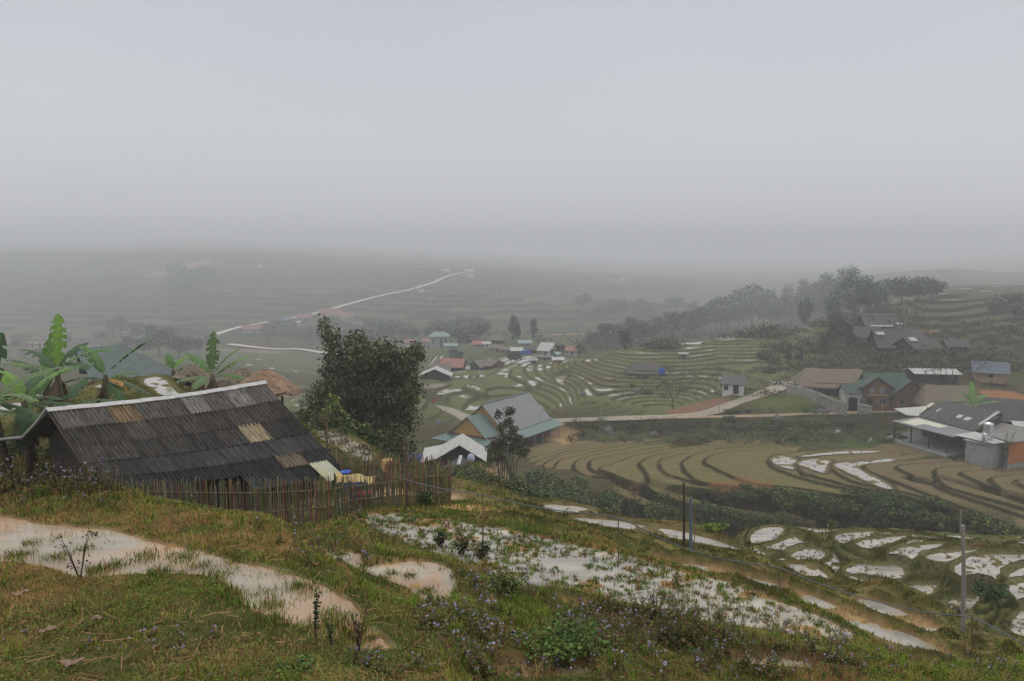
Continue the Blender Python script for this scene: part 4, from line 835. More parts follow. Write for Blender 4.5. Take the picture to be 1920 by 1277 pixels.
thicket('twin_stemmed_tree', 'slender twin stemmed tree in front of the green roofed hall', 'tree', 950, 76,
        [(934, 775, 7, 8), (955, 770, 9, 9), (952, 790, 9, 12), (960, 805, 11, 10), (940, 800, 8, 8), (968, 820, 12, 9), (925, 838, 17, 12), (945, 822, 14, 10), (962, 838, 18, 12), (980, 845, 12, 12), (932, 858, 15, 9), (985, 825, 8, 6)],
        3300, .26, .14, (.06, .065, .03), (.11, .09, .05), .055, 10)
thicket('spreading_bare_tree', 'nearly bare spreading tree between the white roof and the second thatched house', 'tree', 1772, 186,
        [(1740, 672, 22, 9), (1765, 662, 26, 9), (1795, 668, 26, 9), (1822, 676, 22, 9), (1845, 684, 16, 8), (1722, 682, 14, 9), (1775, 680, 26, 8), (1810, 690, 18, 8), (1750, 690, 18, 8)], 900, .55, .25, (.075, .075, .05), (.11, .09, .06), .11, 12, zb=1)
def baretree(label, px, Y, h, seed, spread=.55, r0=.14):
    rr = random.Random(seed); b0 = gp(px, Y); root = empty('bare_tree', b0); tag(root, label, 'tree'); mb = MB(); m2 = MB()
    tr = bent((0, 0, -.2), (0, 0, 1), h * .45, 4, .06, rr=rr); tube_np(tr, r0, r0 * .7, mb, 7)
    def grow(p, d, L, r, lv, m_):
        pts = bent(p, d, L, 3, .18, .25, rr); tube_np(pts, r, r * .5, m_, 5)
        if lv: 
            for _ in range(3): q = pts[rr.choice((1, 2, 3))]; grow(q, (pts[-1] - pts[0]).normalized() + Vector((rr.uniform(-spread, spread), rr.uniform(-spread, spread), rr.uniform(0, .4))), L * .66, r * .5, lv - 1, m2)
    for k in range(5): grow(tr[2 + k % 3], (rr.uniform(-spread, spread) * 1.3, rr.uniform(-spread, spread) * 1.3, .8), h * .36, r0 * .5, 3, m2)
    mb.build('trunk', BARK, root, local=True); m2.build('branches', BARK, root, local=True)
baretree('bare dark tree standing beside the road left of the white shed', 1261, 193, 8.5, 3)
baretree('thin leafless tree in front of the tank house', 1878, 126, 7.5, 5, .5, .1)
baretree('leafless sapling beside the dark hut in the terraces', 1345, 206, 5, 6, .4, .08)

# ------------------------------------------------------------------ banana plants
BAN = mat('banana_leaf', rough=.55, attr=True, nscale=3, namt=.4, spec=.18)
BST = mat('banana_stem', (.11, .10, .05), .7, 5, .4, bump=.01, col2=(.06, .035, .02))
def banleaf(p0, az, el, L, W, col, curl, rr, root, tatter=.5):
    n = 26; pts = []; d = Vector((math.cos(az) * math.cos(el), math.sin(az) * math.cos(el), math.sin(el))); p = Vector(p0)
    vs = []; fs = []; cs = []
    for i in range(n + 1):
        s_ = i / n; pts.append(p.copy()); e_ = el - curl * s_ ** 1.5; d = Vector((math.cos(az) * math.cos(e_), math.sin(az) * math.cos(e_), math.sin(e_))); p = p + d * (L / n)
    side = Vector((-math.sin(az), math.cos(az), 0))
    for i in range(n + 1):
        s_ = i / n; t = pts[min(i + 1, n)] - pts[max(i - 1, 0)]; up = t.cross(side).normalized() * -1
        up = up if up.z > 0 or abs(t.normalized().z) > .9 else -up
        w = W * (0.06 if s_ < .12 else max(.02, math.sin(math.pi * min(1, (s_ - .10) / .92)) ** .55))
        for q in (-1, -.5, 0, .5, 1):
            vs.append(pts[i] + side * w * .5 * q - Vector((0, 0, 1)) * w * .16 * abs(q) ** 1.3 + up * 0)
            k = 1 + (.25 if q == 0 else 0) + .12 * ((i % 2) * 2 - 1) * (q != 0); cs.append(tuple(min(.9, c * k) for c in col))
    for side_ in (0, 1):
        off = 0
        for i in range(n):
            if i > 3 and rr.random() < tatter * .6: 
                continue
            for j in ((0, 1) if side_ == 0 else (2, 3)): fs.append((i * 5 + j, i * 5 + j + 1, (i + 1) * 5 + j + 1, (i + 1) * 5 + j))
    for i in range(n):
        for j in (1, 2):
            f = (i * 5 + j, i * 5 + j + 1, (i + 1) * 5 + j + 1, (i + 1) * 5 + j)
            if f not in fs: fs.append(f)
    o = np_mesh('leaf', [tuple(v) for v in vs], fs, BAN, np.array(cs), smooth=True, parent=root); return o
def banana(label, loc, sh, leaves, seed, s=1.0, lean=.35, dead=5):
    rr = random.Random(seed); root = empty('banana_plant', loc); tag(root, label, 'banana plant'); mb = MB()
    lx, ly = rr.uniform(-lean, lean), rr.uniform(-lean, lean)
    st = [Vector((lx * t_, ly * t_, t_ * sh)) for t_ in (-.1, .3, .65, 1)]; mb.tube(st, [.2 * s, .18 * s, .15 * s, .09 * s], 10); mb.build('stem', BST, root, smooth=True, local=True)
    for az, el, L, tone in leaves:
        G_ = {'b': (.11, .20, .03), 'm': (.06, .13, .025), 'd': (.035, .07, .022), 'y': (.34, .17, .04), 'p': (.085, .13, .045)}[tone]
        banleaf(st[-1] - Vector((0, 0, rr.uniform(0, .25))), R(az), R(el), L * s * 1.12, .66 * s * (1 if L > 1.2 else .7), G_, rr.uniform(.5, 1.1) if el < 65 else .25, rr, root)
    for k in range(dead):
        banleaf(st[-1] - Vector((0, 0, rr.uniform(.2, .6))), rr.uniform(0, 6.28), R(-50), 1.3 * s, .3 * s, (.12, .08, .04), .6, rr, root, .6)
    return root
def bloc(px, Y, pytop):
    g_ = gp(px, Y); top = at(px, pytop, Y).z; return g_, top - g_.z
for lab, px, Y, pt, lv, sd, s in [
    ('banana plant with one tall upright bright leaf, behind the ridge of the dark roof', 122, 31, 690, [(110, 72, 2.2, 'b'), (20, 40, 2.1, 'm'), (160, 45, 2.0, 'd'), (200, 20, 1.9, 'p'), (330, 25, 2.0, 'd'), (60, 60, 1.6, 'd'), (270, 10, 1.6, 'm')], 1, 1.0),
    ('banana plant with long torn leaves reaching towards the green roof', 184, 32, 705, [(10, 50, 2.3, 'm'), (150, 55, 2.1, 'm'), (0, -5, 1.8, 'd'), (185, 8, 1.9, 'd'), (320, -10, 1.6, 'd'), (350, 0, 1.1, 'y'), (170, 3, 1.3, 'y'), (60, 20, 1.5, 'm')], 2, .95),
    ('banana plant with a short upright lime green leaf, left of the roof ridge', 62, 27.5, 748, [(30, 55, 1.7, 'b'), (150, 60, 1.7, 'b'), (200, 20, 2.1, 'm'), (350, 10, 2.2, 'd'), (300, -10, 2.0, 'd'), (100, 40, 1.6, 'd'), (15, -12, 1.8, 'm')], 3, 1.0),
    ('banana plant with dark hanging leaves at the edge of the grove', 14, 26.5, 735, [(90, 75, 1.8, 'd'), (30, 30, 2.0, 'p'), (330, 20, 2.2, 'p'), (180, 40, 1.8, 'm'), (250, 5, 2.0, 'd'), (0, -10, 1.8, 'd')], 4, 1.1),
    ('banana plant crowded in the middle of the grove', 88, 33, 712, [(170, 50, 2.0, 'd'), (40, 30, 2.0, 'm'), (280, 15, 1.9, 'd'), (110, 65, 1.7, 'm'), (220, 10, 1.7, 'p')], 5, 1.0),
    ('low banana plant with drooping leaves beside the scrub', 26, 30, 770, [(20, 30, 2.0, 'd'), (70, 50, 1.8, 'm'), (340, 0, 1.9, 'd'), (180, 20, 1.8, 'd'), (250, 20, 1.6, 'p')], 6, .95),
    ('small banana plant rising from the terrace behind the roof ridge', 150, 29, 745, [(20, 10, 1.7, 'd'), (330, 0, 1.7, 'm'), (190, 20, 1.5, 'd'), (90, 40, 1.4, 'd')], 7, .9),
    ('banana plant between the two thatched shelters', 402, 47, 703, [(95, 80, 1.9, 'p'), (30, 40, 1.8, 'b'), (150, 45, 1.9, 'm'), (200, 10, 1.7, 'p'), (340, 15, 1.8, 'm'), (260, 10, 1.6, 'p'), (10, 60, 1.7, 'm')], 8, 1.25),
    ('very small banana plant left of the thatched shelters', 327, 50, 700, [(60, 55, 1.5, 'b'), (130, 60, 1.3, 'm'), (20, 25, 1.3, 'd')], 9, .9),
    ('banana plant between the dark tin roof and the steep dark roof behind', 1822, 158, 760, [(80, 75, 1.9, 'b'), (30, 45, 1.9, 'm'), (150, 40, 2.0, 'p'), (200, 20, 1.9, 'p'), (340, 30, 1.9, 'm'), (120, 60, 1.6, 'm')], 10, 2.4),
]:
    g_, sh = bloc(px, Y, pt); banana(lab, g_, max(sh, .8), lv, sd, s)
# ------------------------------------------------------------------ building materials
FIB = mat('weathered_fibre_cement', rough=.85, attr=True, nscale=1.4, namt=.8, stretch=(6, .6, 1), bump=.01, coord='UV')
ROOFD = mat('dark_roof', (.055, .052, .05), .85, 1.2, .35, col2=(.09, .082, .075), seams=('X', 1.2, .3))
ROOFG = mat('green_metal_roof', (.115, .165, .145), .5, .6, .12, seams=('X', 1.6, .18))
ROOFB = mat('grey_metal_roof', (.20, .205, .20), .5, .4, .08, seams=('X', 1.6, .15))
ROOFDG = mat('dark_green_roof', (.06, .09, .068), .8, .8, .35, seams=('X', 1.4, .2))
ROOFW = mat('pale_sheet_roof', (.48, .46, .43), .8, 1.0, .3, col2=(.40, .39, .36), seams=('X', 1.3, .3))
ROOFR = mat('red_tile_roof', (.30, .125, .10), .8, .6, .2, col2=(.24, .12, .10))
ROOFT = mat('teal_roof', (.19, .26, .25), .6, .6, .12)
ROOFK = mat('brown_roof', (.15, .12, .10), .85, .8, .25)
THAT = mat('thatch', (.21, .165, .115), .95, 2.2, .35, col2=(.14, .11, .075), bump=.05, stretch=(1, 1, 3))
THAT2 = mat('dark_thatch', (.12, .105, .085), .95, 2.2, .35, col2=(.08, .07, .055), bump=.05)
WOODD = mat('dark_timber', (.045, .036, .028), .85, 2.5, .35, seams=('X', 1.2, .5))
WOODO = mat('orange_timber', (.19, .095, .04), .8, .9, .5, col2=(.075, .048, .032), seams=('X', 1.0, .4))
WOODT = mat('tan_boards', (.34, .24, .14), .8, 1.2, .25, seams=('X', 1.0, .35))
WALLW = mat('whitewashed_wall', (.58, .57, .53), .85, .9, .15, col2=(.42, .40, .36))
WALLG = mat('grey_render', (.33, .32, .31), .9, .9, .2, col2=(.25, .245, .235))
WALLY = mat('ochre_wall', (.42, .235, .06), .8, .8, .10, seams=('X', 1.3, .12))
WALLC = mat('cream_wall', (.55, .47, .34), .85, .8, .12)
REDW = mat('red_painted_wall', (.20, .05, .045), .7, 1, .2)
HOLE = mat('dark_opening', (.012, .012, .012), .6)
BLUEF = mat('blue_window_frame', (.14, .17, .21), .5)
BLUE = mat('blue_plastic', (.03, .10, .42), .45)
BAMB = mat('bamboo', (.21, .165, .085), .7, 5, .4, col2=(.10, .075, .045), stretch=(1, 1, .3))
STEEL = mat('bright_steel', (.55, .56, .57), .28, 2, .1, metal=.9)
STONE = mat('rubble_stone', (.25, .235, .20), .9, 1.5, .5, col2=(.13, .12, .09), bump=.12, bscale=1)
ROCK = mat('rock', (.16, .155, .15), .9, 1.2, .4, col2=(.08, .08, .07), bump=.08)
PIPE = mat('grey_hose', (.12, .13, .15), .5)
POST = mat('concrete_post', (.27, .25, .22), .85, 3, .25)

def house(name, label, cat, p, L, W, Hh, Rh, rot, roof, wall, over=.5, th=.12, openings=(), hip=0, root=None, gable=None, sag=0, ridge=None, group=None, overx=None, base_d=1.2):
    """x along the ridge, y across (front = -y); p = the middle of the floor"""
    if root is None: root = empty(name, p, rot); tag(root, label, cat, group); T = Matrix.Identity(4)
    else: T = (Matrix.Translation(root.location) @ root.rotation_euler.to_matrix().to_4x4()).inverted() @ Matrix.Translation(p) @ Matrix.Rotation(rot, 4, 'Z')
    ox = over if overx is None else overx
    l, w = L / 2, W / 2; mb = MB(); wl = l - hip * .0
    g_ = Rh * .96 if not hip else 0
    if gable is None or hip:
        mb.add([T @ Vector(v) for v in [(-l, -w, -base_d), (l, -w, -base_d), (l, w, -base_d), (-l, w, -base_d), (-l, -w, Hh), (l, -w, Hh), (l, w, Hh), (-l, w, Hh), (-l, 0, Hh + g_), (l, 0, Hh + g_)]],
               [(0, 1, 5, 4), (2, 3, 7, 6), (1, 2, 6, 9, 5), (3, 0, 4, 8, 7)]); mb.build('wall', wall, root, local=True)
    else:
        mb.add([T @ Vector(v) for v in [(-l, -w, -base_d), (l, -w, -base_d), (l, w, -base_d), (-l, w, -base_d), (-l, -w, Hh), (l, -w, Hh), (l, w, Hh), (-l, w, Hh)]], [(0, 1, 5, 4), (2, 3, 7, 6), (1, 2, 6, 5), (3, 0, 4, 7)]); mb.build('wall', wall, root, local=True)
        for x in (-l, l): MB().add([T @ Vector(v) for v in [(x, -w, Hh), (x, w, Hh), (x, 0, Hh + g_)]], [(0, 1, 2)]).build('gable', gable, root, local=True)
    rb_ = MB(); sl_ = Rh / w; ez = Hh - over * sl_; X = l + ox; Yw = w + over; n = 9
    def rz(x, y):
        return Hh + Rh - abs(y) * sl_ - sag * (1 - (x / X) ** 2) * .5 + .06
    hx = hip * w
    grid = {}
    vs = []; fs = []
    for side in (-1, 1):
        for i in range(n):
            a = i / (n - 1) * 2 - 1
            for j in range(3):
                q = j / 2; y = side * Yw * q; x = a * (X - hx * (1 - q)); vs.append(T @ Vector((x, y, rz(x, y) + (.05 * math.sin(i * 2.3 + side) if th > .2 else 0))))
        b = 0 if side < 0 else n * 3
        for i in range(n - 1):
            for j in range(2):
                f = (b + i * 3 + j, b + (i + 1) * 3 + j, b + (i + 1) * 3 + j + 1, b + i * 3 + j + 1); fs.append(f if side > 0 else f[::-1])
    k = len(vs); dn = Vector((0, 0, -th)); vs += [v + dn for v in vs]; fs += [tuple(i + k for i in f[::-1]) for f in fs]
    for b in (0, n * 3):
        for i in range(n - 1): fs.append((b + i * 3 + 2, b + (i + 1) * 3 + 2, b + (i + 1) * 3 + 2 + k, b + i * 3 + 2 + k))
        for i in (0, n - 1):
            for j in range(2): fs.append((b + i * 3 + j, b + i * 3 + j + 1, b + i * 3 + j + 1 + k, b + i * 3 + j + k))
    if hip:
        for i in (0, n - 1): fs.append((i * 3, i * 3 + 2, n * 3 + i * 3 + 2)) ; fs.append((i * 3 + k, i * 3 + 2 + k, n * 3 + i * 3 + 2 + k)); fs.append((i * 3 + 2, n * 3 + i * 3 + 2, n * 3 + i * 3 + 2 + k, i * 3 + 2 + k))
    rb_.add(vs, fs); rf = rb_.build('roof', roof, root, local=True)
    if ridge: MB().box(T @ Vector((0, 0, Hh + Rh + .12)), (2 * X - 2 * hx, .45, .14), rz=T.to_euler().z).build('ridge_cap', ridge, root, local=True)
    for op in openings:
        kind, face, a, z, ow, oh = op[:6]; m_ = op[6] if len(op) > 6 else HOLE
        c = {'f': (a, -w - .02, z), 'b': (a, w + .02, z), 'r': (l + .02, a, z), 'l': (-l - .02, a, z)}[face]; d = (ow, .08, oh) if face in 'fb' else (.08, ow, oh)
        o_ = MB().box(T @ Vector(c), d, rz=T.to_euler().z).build(kind, m_, root, local=True)
        if kind == 'window' and ow * FPX / max(root.location.y, 1) > 5: 
            f_ = MB(); dd = .05
            for s_ in (-1, 1):
                if face in 'fb': f_.box(T @ Vector((c[0] + s_ * ow / 2, c[1] * 1.004, z)), (.09, .1, oh + .1), rz=T.to_euler().z); f_.box(T @ Vector((c[0], c[1] * 1.004, z + s_ * oh / 2)), (ow - .1, .1, .09), rz=T.to_euler().z)
                else: f_.box(T @ Vector((c[0] * 1.004, c[1] + s_ * ow / 2, z)), (.1, .09, oh + .1), rz=T.to_euler().z); f_.box(T @ Vector((c[0] * 1.004, c[1], z + s_ * oh / 2)), (.1, ow - .1, .09), rz=T.to_euler().z)
            f_.build('frame', WALLG, o_, local=True)
    return root
def hp(name, label, cat, px, py, wpx, hpx, rpx, rot, roof, wall, W=None, Y=None, deep=None, **k):
    """a house whose front foot stands at pixel (px, py), sizes given in photo pixels"""
    p = gpix(px, py, 100) if Y is None else gp(px, Y); m_ = p.y / FPX; L = wpx * m_; W = W or L * .6
    p = Vector((p.x * (p.y + W / 2) / p.y, p.y + W / 2, hgt(p.x, p.y)))
    ops = k.pop('ops', None)
    if ops is None:
        ops = [('door', 'f', L * .1, hpx * m_ * .36, L * .08 + .3, hpx * m_ * .72)] + [('window', 'f', a * L, hpx * m_ * .55, L * .07 + .25, hpx * m_ * .35) for a in (-.3, .33)]
    return house(name, label, cat, p, L, W, hpx * m_, rpx * m_, R(rot), roof, wall, openings=ops, **k)

# ------------------------------------------------------------------ the near farmhouse under its old corrugated roof
fh0 = Vector((-9.3, 24.8, -8.1)); FHr = empty('farmhouse', fh0); tag(FHr, 'dark old farmhouse under a big weathered corrugated roof with a pale ridge', 'house')
TL, TR, BR, BL = at(92, 768, 24), at(492, 717.5, 29), at(652, 889, 25.2), at(212, 948, 21.4)
def Rp(a, b): return TL.lerp(TR, a).lerp(BL.lerp(BR, a), b) - Vector((0, 0, .10 * math.sin(math.pi * a) + .06 * math.sin(math.pi * b)))
nrm = (TR - TL).cross(BL - TL).normalized(); nrm = -nrm if nrm.z < 0 else nrm
rr = random.Random(3)
RL, RH = (TR - TL).length, (BL - TL).length
NB = 6; NS = 9
def sheet(a0, a1, b0, b1, lift, waves, tone, flatk=1.0, nb=5):
    na = int(waves * 6); vs = []; uv = []
    for i in range(na + 1):
        a = a0 + (a1 - a0) * i / na; h_ = .034 * flatk * math.cos(2 * math.pi * waves * i / na)
        for j in range(nb): b = b0 + (b1 - b0) * j / (nb - 1); vs.append(tuple(Rp(a, b) + nrm * (h_ + lift * (1 + .9 * (j / (nb - 1)))) - fh0)); uv.append((a * RL, b * RH))
    fs = [(i * nb + j, i * nb + j + 1, (i + 1) * nb + j + 1, (i + 1) * nb + j) for i in range(na) for j in range(nb - 1)]
    return vs, fs, uv, tone
def roofmesh(name, sheets, m_):
    V_, F_, U_, C_ = [], [], [], []
    for vs, fs, uv, tone in sheets: b = len(V_); V_ += vs; U_ += uv; F_ += [tuple(i + b for i in f) for f in fs]; C_ += [tone] * len(vs)
    o = np_mesh(name, V_, F_, m_, np.array(C_), parent=FHr); ul = o.data.uv_layers.new(name='UVMap'); li = np.zeros(len(o.data.loops), np.int32); o.data.loops.foreach_get('vertex_index', li); ul.data.foreach_set('uv', np.array(U_)[li].ravel().astype(np.float32)); return o
bE = [0, .20, .385, .56, .725, .85, 1.0]
for row in range(6):
    sh_ = []; a = 0
    off = rr.uniform(-.03, .03)
    edges = [0]
    while edges[-1] < 1 - .06: edges.append(min(1, edges[-1] + 1 / NS * rr.uniform(.92, 1.08)))
    edges[-1] = 1
    for i in range(len(edges) - 1):
        a0, a1 = edges[i], edges[i + 1]; am = (a0 + a1) / 2
        if row == 5 and not (am > .60 or am < .28): continue
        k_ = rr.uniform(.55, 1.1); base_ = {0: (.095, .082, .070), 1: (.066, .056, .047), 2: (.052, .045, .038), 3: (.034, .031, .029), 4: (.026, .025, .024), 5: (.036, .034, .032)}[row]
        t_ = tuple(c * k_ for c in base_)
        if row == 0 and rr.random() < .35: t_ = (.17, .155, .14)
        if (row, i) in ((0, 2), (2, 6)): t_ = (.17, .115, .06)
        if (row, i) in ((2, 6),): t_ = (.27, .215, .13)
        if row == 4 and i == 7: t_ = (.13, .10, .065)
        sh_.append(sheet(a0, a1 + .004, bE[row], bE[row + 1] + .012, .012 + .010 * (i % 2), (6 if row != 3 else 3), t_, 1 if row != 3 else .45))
    if row == 5:
        roofmesh('roof_sheets', [q for q in sh_ if q[2][0][0] < RL * .5], FIB); sh_ = [q for q in sh_ if q[2][0][0] >= RL * .5]
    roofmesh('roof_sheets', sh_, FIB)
TRS = mat('cream_translucent_sheet', (.46, .44, .27), .6, 2, .15, col2=(.50, .50, .40))
vs, fs, uv, _ = sheet(.865, .955, .86, 1.06, .075, 6, (1, 1, 1)); o = np_mesh('translucent_sheet', vs, fs, TRS, parent=FHr)
# ridge cap, back slope, gable wall
mb = MB(); rp = [Rp(a, 0) for a in np.linspace(-.012, 1.01, 14)]
for i, (p, q) in enumerate(zip(rp, rp[1:])):
    z_ = .07 + .008 * (i % 2); f = Vector((-.6, .6, 0)).normalized(); dn = Vector((0, 0, .10))
    fr = (BL - TL).normalized() * .19; bk = Vector((-fr.x, -fr.y, fr.z)); up_ = Vector((0, 0, z_)); q2 = q + (q - p) * .06
    mb.slab([p + up_, q2 + up_, q2 + up_ + fr, p + up_ + fr], .03); mb.slab([q2 + up_, p + up_, p + up_ + bk, q2 + up_ + bk], .03)
mb.build('ridge_cap', mat('pale_ridge_tiles', (.46, .45, .43), .8, 2, .2), FHr)
BKL = at(44, 821, 25.4); BKR = TR + (BKL - TL) * 1.3
mb = MB(); mb.slab([TL + Vector((0, 0, -.02)), TR + Vector((0, 0, -.02)), BKR, BKL], .05); BE = at(-25, 828, 26.2); mb.slab([BKL, BKR, BKR + Vector((-1.5, 1, -.3)), BE], .05); mb.build('back_roof', FIBB if 'FIBB' in globals() else ROOFD, FHr)
mb = MB(); mb.tube([TL + Vector((-.05, 0, .05)), TL.lerp(BKL, .5) + Vector((0, -.03, .02)), BKL + Vector((0, -.05, .04)), BE + Vector((0, -.05, .04))], .045, 6); mb.build('verge_trim', mat('pale_verge', (.36, .35, .33), .8), FHr)
def wallpoly(name, pts, n_, m_, th=.08):
    mb = MB(); pts = [Vector(p) for p in pts]; d = Vector(n_) * th; k = len(pts); mb.add(pts + [p + d for p in pts], [tuple(range(k)), tuple(range(2 * k - 1, k - 1, -1))] + [(i, (i + 1) % k, (i + 1) % k + k, i + k) for i in range(k)]); return mb.build(name, m_, FHr)
rdir = (TR - TL); rdir.z = 0; rdir.normalize(); ins = rdir * .7
A_, B_, C_ = TL + ins, TL.lerp(BL, .80) + ins, TL.lerp(BKL, .95) + ins; zg = -8.6
wallpoly('gable_wall', [(C_.x, C_.y, zg), (B_.x, B_.y, zg), B_ + Vector((0, 0, -.1)), A_ + Vector((0, 0, -.12)), C_ + Vector((0, 0, -.12))], rdir, WOODD)
ins2 = -rdir * .5; A2, B2, C2 = TR + ins2, TR.lerp(BR, .80) + ins2, TR.lerp(BKR, .9) + ins2
wallpoly('far_gable_wall', [(C2.x, C2.y, zg), (B2.x, B2.y, zg), B2 + Vector((0, 0, -.1)), A2 + Vector((0, 0, -.12)), C2 + Vector((0, 0, -.12))], -rdir, WOODD)
fw0, fw1 = B_, B2; wallpoly('front_wall', [(fw0.x, fw0.y, zg), (fw1.x, fw1.y, zg), fw1 + Vector((0, 0, -.15)), fw0 + Vector((0, 0, -.15))], Vector((-rdir.y, rdir.x, 0)), WOODD)
for t_ in (.02, .2, .4, .6, .8, .98):
    e_ = BL.lerp(BR, t_) + Vector((-.25, .25, 0)); MB().tube([(e_.x, e_.y, hgt(e_.x, e_.y) - .2), e_ - Vector((0, 0, .1))], .07, 8).build('post', BARK, FHr)
for t_ in (.0, 1.0): MB().tube([(TL if t_ == 0 else TR) - Vector((0, 0, .1)), (BL if t_ == 0 else BR) - Vector((0, 0, .1))], .045, 6).build('verge_rafter', BARK, FHr)

# ------------------------------------------------------------------ bamboo fence
def fence(name, label, path, hgt_, gap, dens, seed, lean=.07, hv=.24):
    rr = random.Random(seed); P = resample([Vector(p) for p in path], gap); root = empty(name, P[0]); tag(root, label, 'fence'); mb = MB()
    for p in P:
        for k in range(dens):
            q = p + Vector((rr.uniform(-gap, gap) * .6, rr.uniform(-.03, .03), 0)); zg_ = hgt(q.x, q.y) - .1; h_ = (p.z - zg_) * (1 + rr.uniform(-hv, hv * .6)) if False else (p.z - zg_) + rr.uniform(-hv, hv * .7)
            if h_ < .2: continue
            r_ = rr.uniform(.007, .015); mb.cur = tuple(c * rr.uniform(.55, 1.35) for c in rr.choice([(.22, .18, .10), (.16, .13, .08), (.30, .24, .13), (.17, .15, .08), (.11, .09, .055)]))
            lx, ly = rr.uniform(-lean, lean), rr.uniform(-lean, lean); mb.tube([(q.x, q.y, zg_), (q.x + lx, q.y + ly, zg_ + h_)], [r_, r_ * .8], 5)
    mb.build('pickets', BAMC, root, col=True)
    for f_ in (.35, .8):
        r2 = MB(); r2.tube([(p.x, p.y - .03, hgt(p.x, p.y) * (1 - f_) + p.z * f_) for p in P[::8] + [P[-1]]], .016, 6); r2.build('rail', BAMB, root)
    return root
BAMC = mat('bamboo_pickets', rough=.75, attr=True, nscale=9, namt=.3)
def fp(lst): return [at(*q) for q in lst]
FHV = .2
fence('bamboo_fence', 'long woven bamboo fence in front of the dark farmhouse', fp([(120, 898, 20.5), (240, 903, 20.2), (360, 906, 20), (480, 908, 19.7), (600, 904, 19.4), (690, 898, 19.2), (745, 889, 19.3), (800, 881, 19.7), (843, 875, 20.2)]), 1.1, .03, 2, 1)
fence('bamboo_fence', 'rear bamboo fence running back from the right corner of the yard to the dark roof', fp([(843, 870, 20.3), (800, 860, 21.3), (750, 858, 22.4), (700, 860, 23.4), (655, 862, 24.4), (620, 850, 26.5)]), 1.0, .04, 2, 2)
# things in the yard
def at_g(px, Y): return gp(px, Y)
p = at(668, 898, 22.2); zz_ = hgt(p.x, p.y)
mb = MB(); vs = []; fs = []
c0, c1, c2_, c3 = at(628, 886, 23.6), at(705, 893, 22.6), at(700, 906, 21.6), at(632, 905, 22.0)
for i in range(9):
    for j in range(7):
        q = c0.lerp(c1, i / 8).lerp(c3.lerp(c2_, i / 8), j / 6); vs.append(q + Vector((0, 0, .04 * math.sin(i * 1.7 + j))))
for i in range(8):
    for j in range(6): fs.append((i * 7 + j, i * 7 + j + 1, (i + 1) * 7 + j + 1, (i + 1) * 7 + j))
mb.add(vs, fs); k = len(vs); mb.add([v - Vector((0, 0, .05)) for v in vs], [f[::-1] for f in fs])
YT = empty('drying_platform', c3); tag(YT, 'yellow sheet spread flat over a low platform at the corner of the dark roof', 'platform'); mb.build('sheet', mat('yellow_sheet', (.42, .30, .12), .7, 3, .15), YT)
for c in (c0, c1, c2_, c3): MB().tube([(c.x, c.y, hgt(c.x, c.y) - .2), c - Vector((0, 0, .03))], .04, 6).build('leg', BARK, YT)
b_ = at(648, 892, 22.6); bo = MB().lathe((0, 0, .03), [(.0, 0), (.10, 0), (.15, .08), (.16, .08), (.11, .012), (.0, .012)], 20).build('basin', BLUE, None, smooth=True, local=True); bo.location = b_ + Vector((0, 0, .02)); tag(bo, 'round blue plastic basin on the yellow sheet', 'basin')
def cloth(name, label, cat, px, py, Y, w, h, m_, sd):
    rr = random.Random(sd); vs = []; fs = []; c = at(px, py, Y)
    for i in range(9):
        for j in range(6): vs.append((w * (i / 8 - .5), .05 * math.sin(i * 2.1 + sd) + .03 * math.sin(j * 2), -h * j / 5 * (1 + .1 * math.sin(i * 1.3))))
    for i in range(8):
        for j in range(5): fs.append((i * 6 + j, i * 6 + j + 1, (i + 1) * 6 + j + 1, (i + 1) * 6 + j))
    o = np_mesh(name, vs, fs, m_, smooth=True); o.location = c; md = o.modifiers.new('t', 'SOLIDIFY'); md.thickness = .012; tag(o, label, cat); return o
cloth('hung_cloth', 'blue cloth hanging inside the bamboo fence, the higher of two', 'cloth', 662, 905, 19.8, .75, .14, mat('blue_cloth', (.04, .10, .28), .8, 4, .2), 1)
cloth('hung_cloth', 'paler blue cloth hanging inside the bamboo fence, the lower of two', 'cloth', 673, 925, 19.75, .55, .20, mat('pale_blue_cloth', (.12, .22, .36), .8, 4, .2), 2)
c = at(684, 934, 19.6); MB().lathe((0, 0, -.14), [(.0, 0), (.13, 0), (.19, .26), (.205, .26), (.205, .28), (.18, .28), (.12, .02), (0, .02)], 18).build('bucket', mat('red_plastic', (.45, .05, .06), .45), None, smooth=True, local=True); bo = bpy.data.objects['bucket']; bo.location = c; tag(bo, 'small red bucket at the bamboo fence', 'bucket')
c = gpix(728, 878, 15); c = at(727, 872, 23.0); bo = MB().box((0, 0, 0), (.30, .26, .30), rx=.35, rz=.5).box((.02, -.07, .09), (.22, .15, .20), rx=.35, rz=.5).build('tipped_box', mat('yellow_box', (.45, .30, .13), .7, 4, .15), None, local=True); bo.location = c; tag(bo, 'yellow box tipped on its side on the rear bamboo fence', 'box')
def gatepoles(): 
    r_ = empty('bamboo_trellis', at(613, 860, 33)); tag(r_, 'bamboo pole frame with a cross bar beside the small flooded terrace', 'frame')
    MB().tube([at(611, 752, 33), at(614, 868, 33)], .045, 8).build('pole', BAMB, r_); MB().tube([at(570, 819, 33.2), at(648, 816, 33)], .03, 8).build('cross_bar', BAMB, r_); MB().tube([at(617, 818, 33), at(626, 862, 32.7)], .035, 8).build('brace', BAMB, r_)
gatepoles()
o = MB().tube([at(765, 820, 44), at(765, 880, 44)], .07, 8).build('bamboo_pole', BAMB); tag(o, 'yellow bamboo pole standing left of the white roofed hut', 'pole')

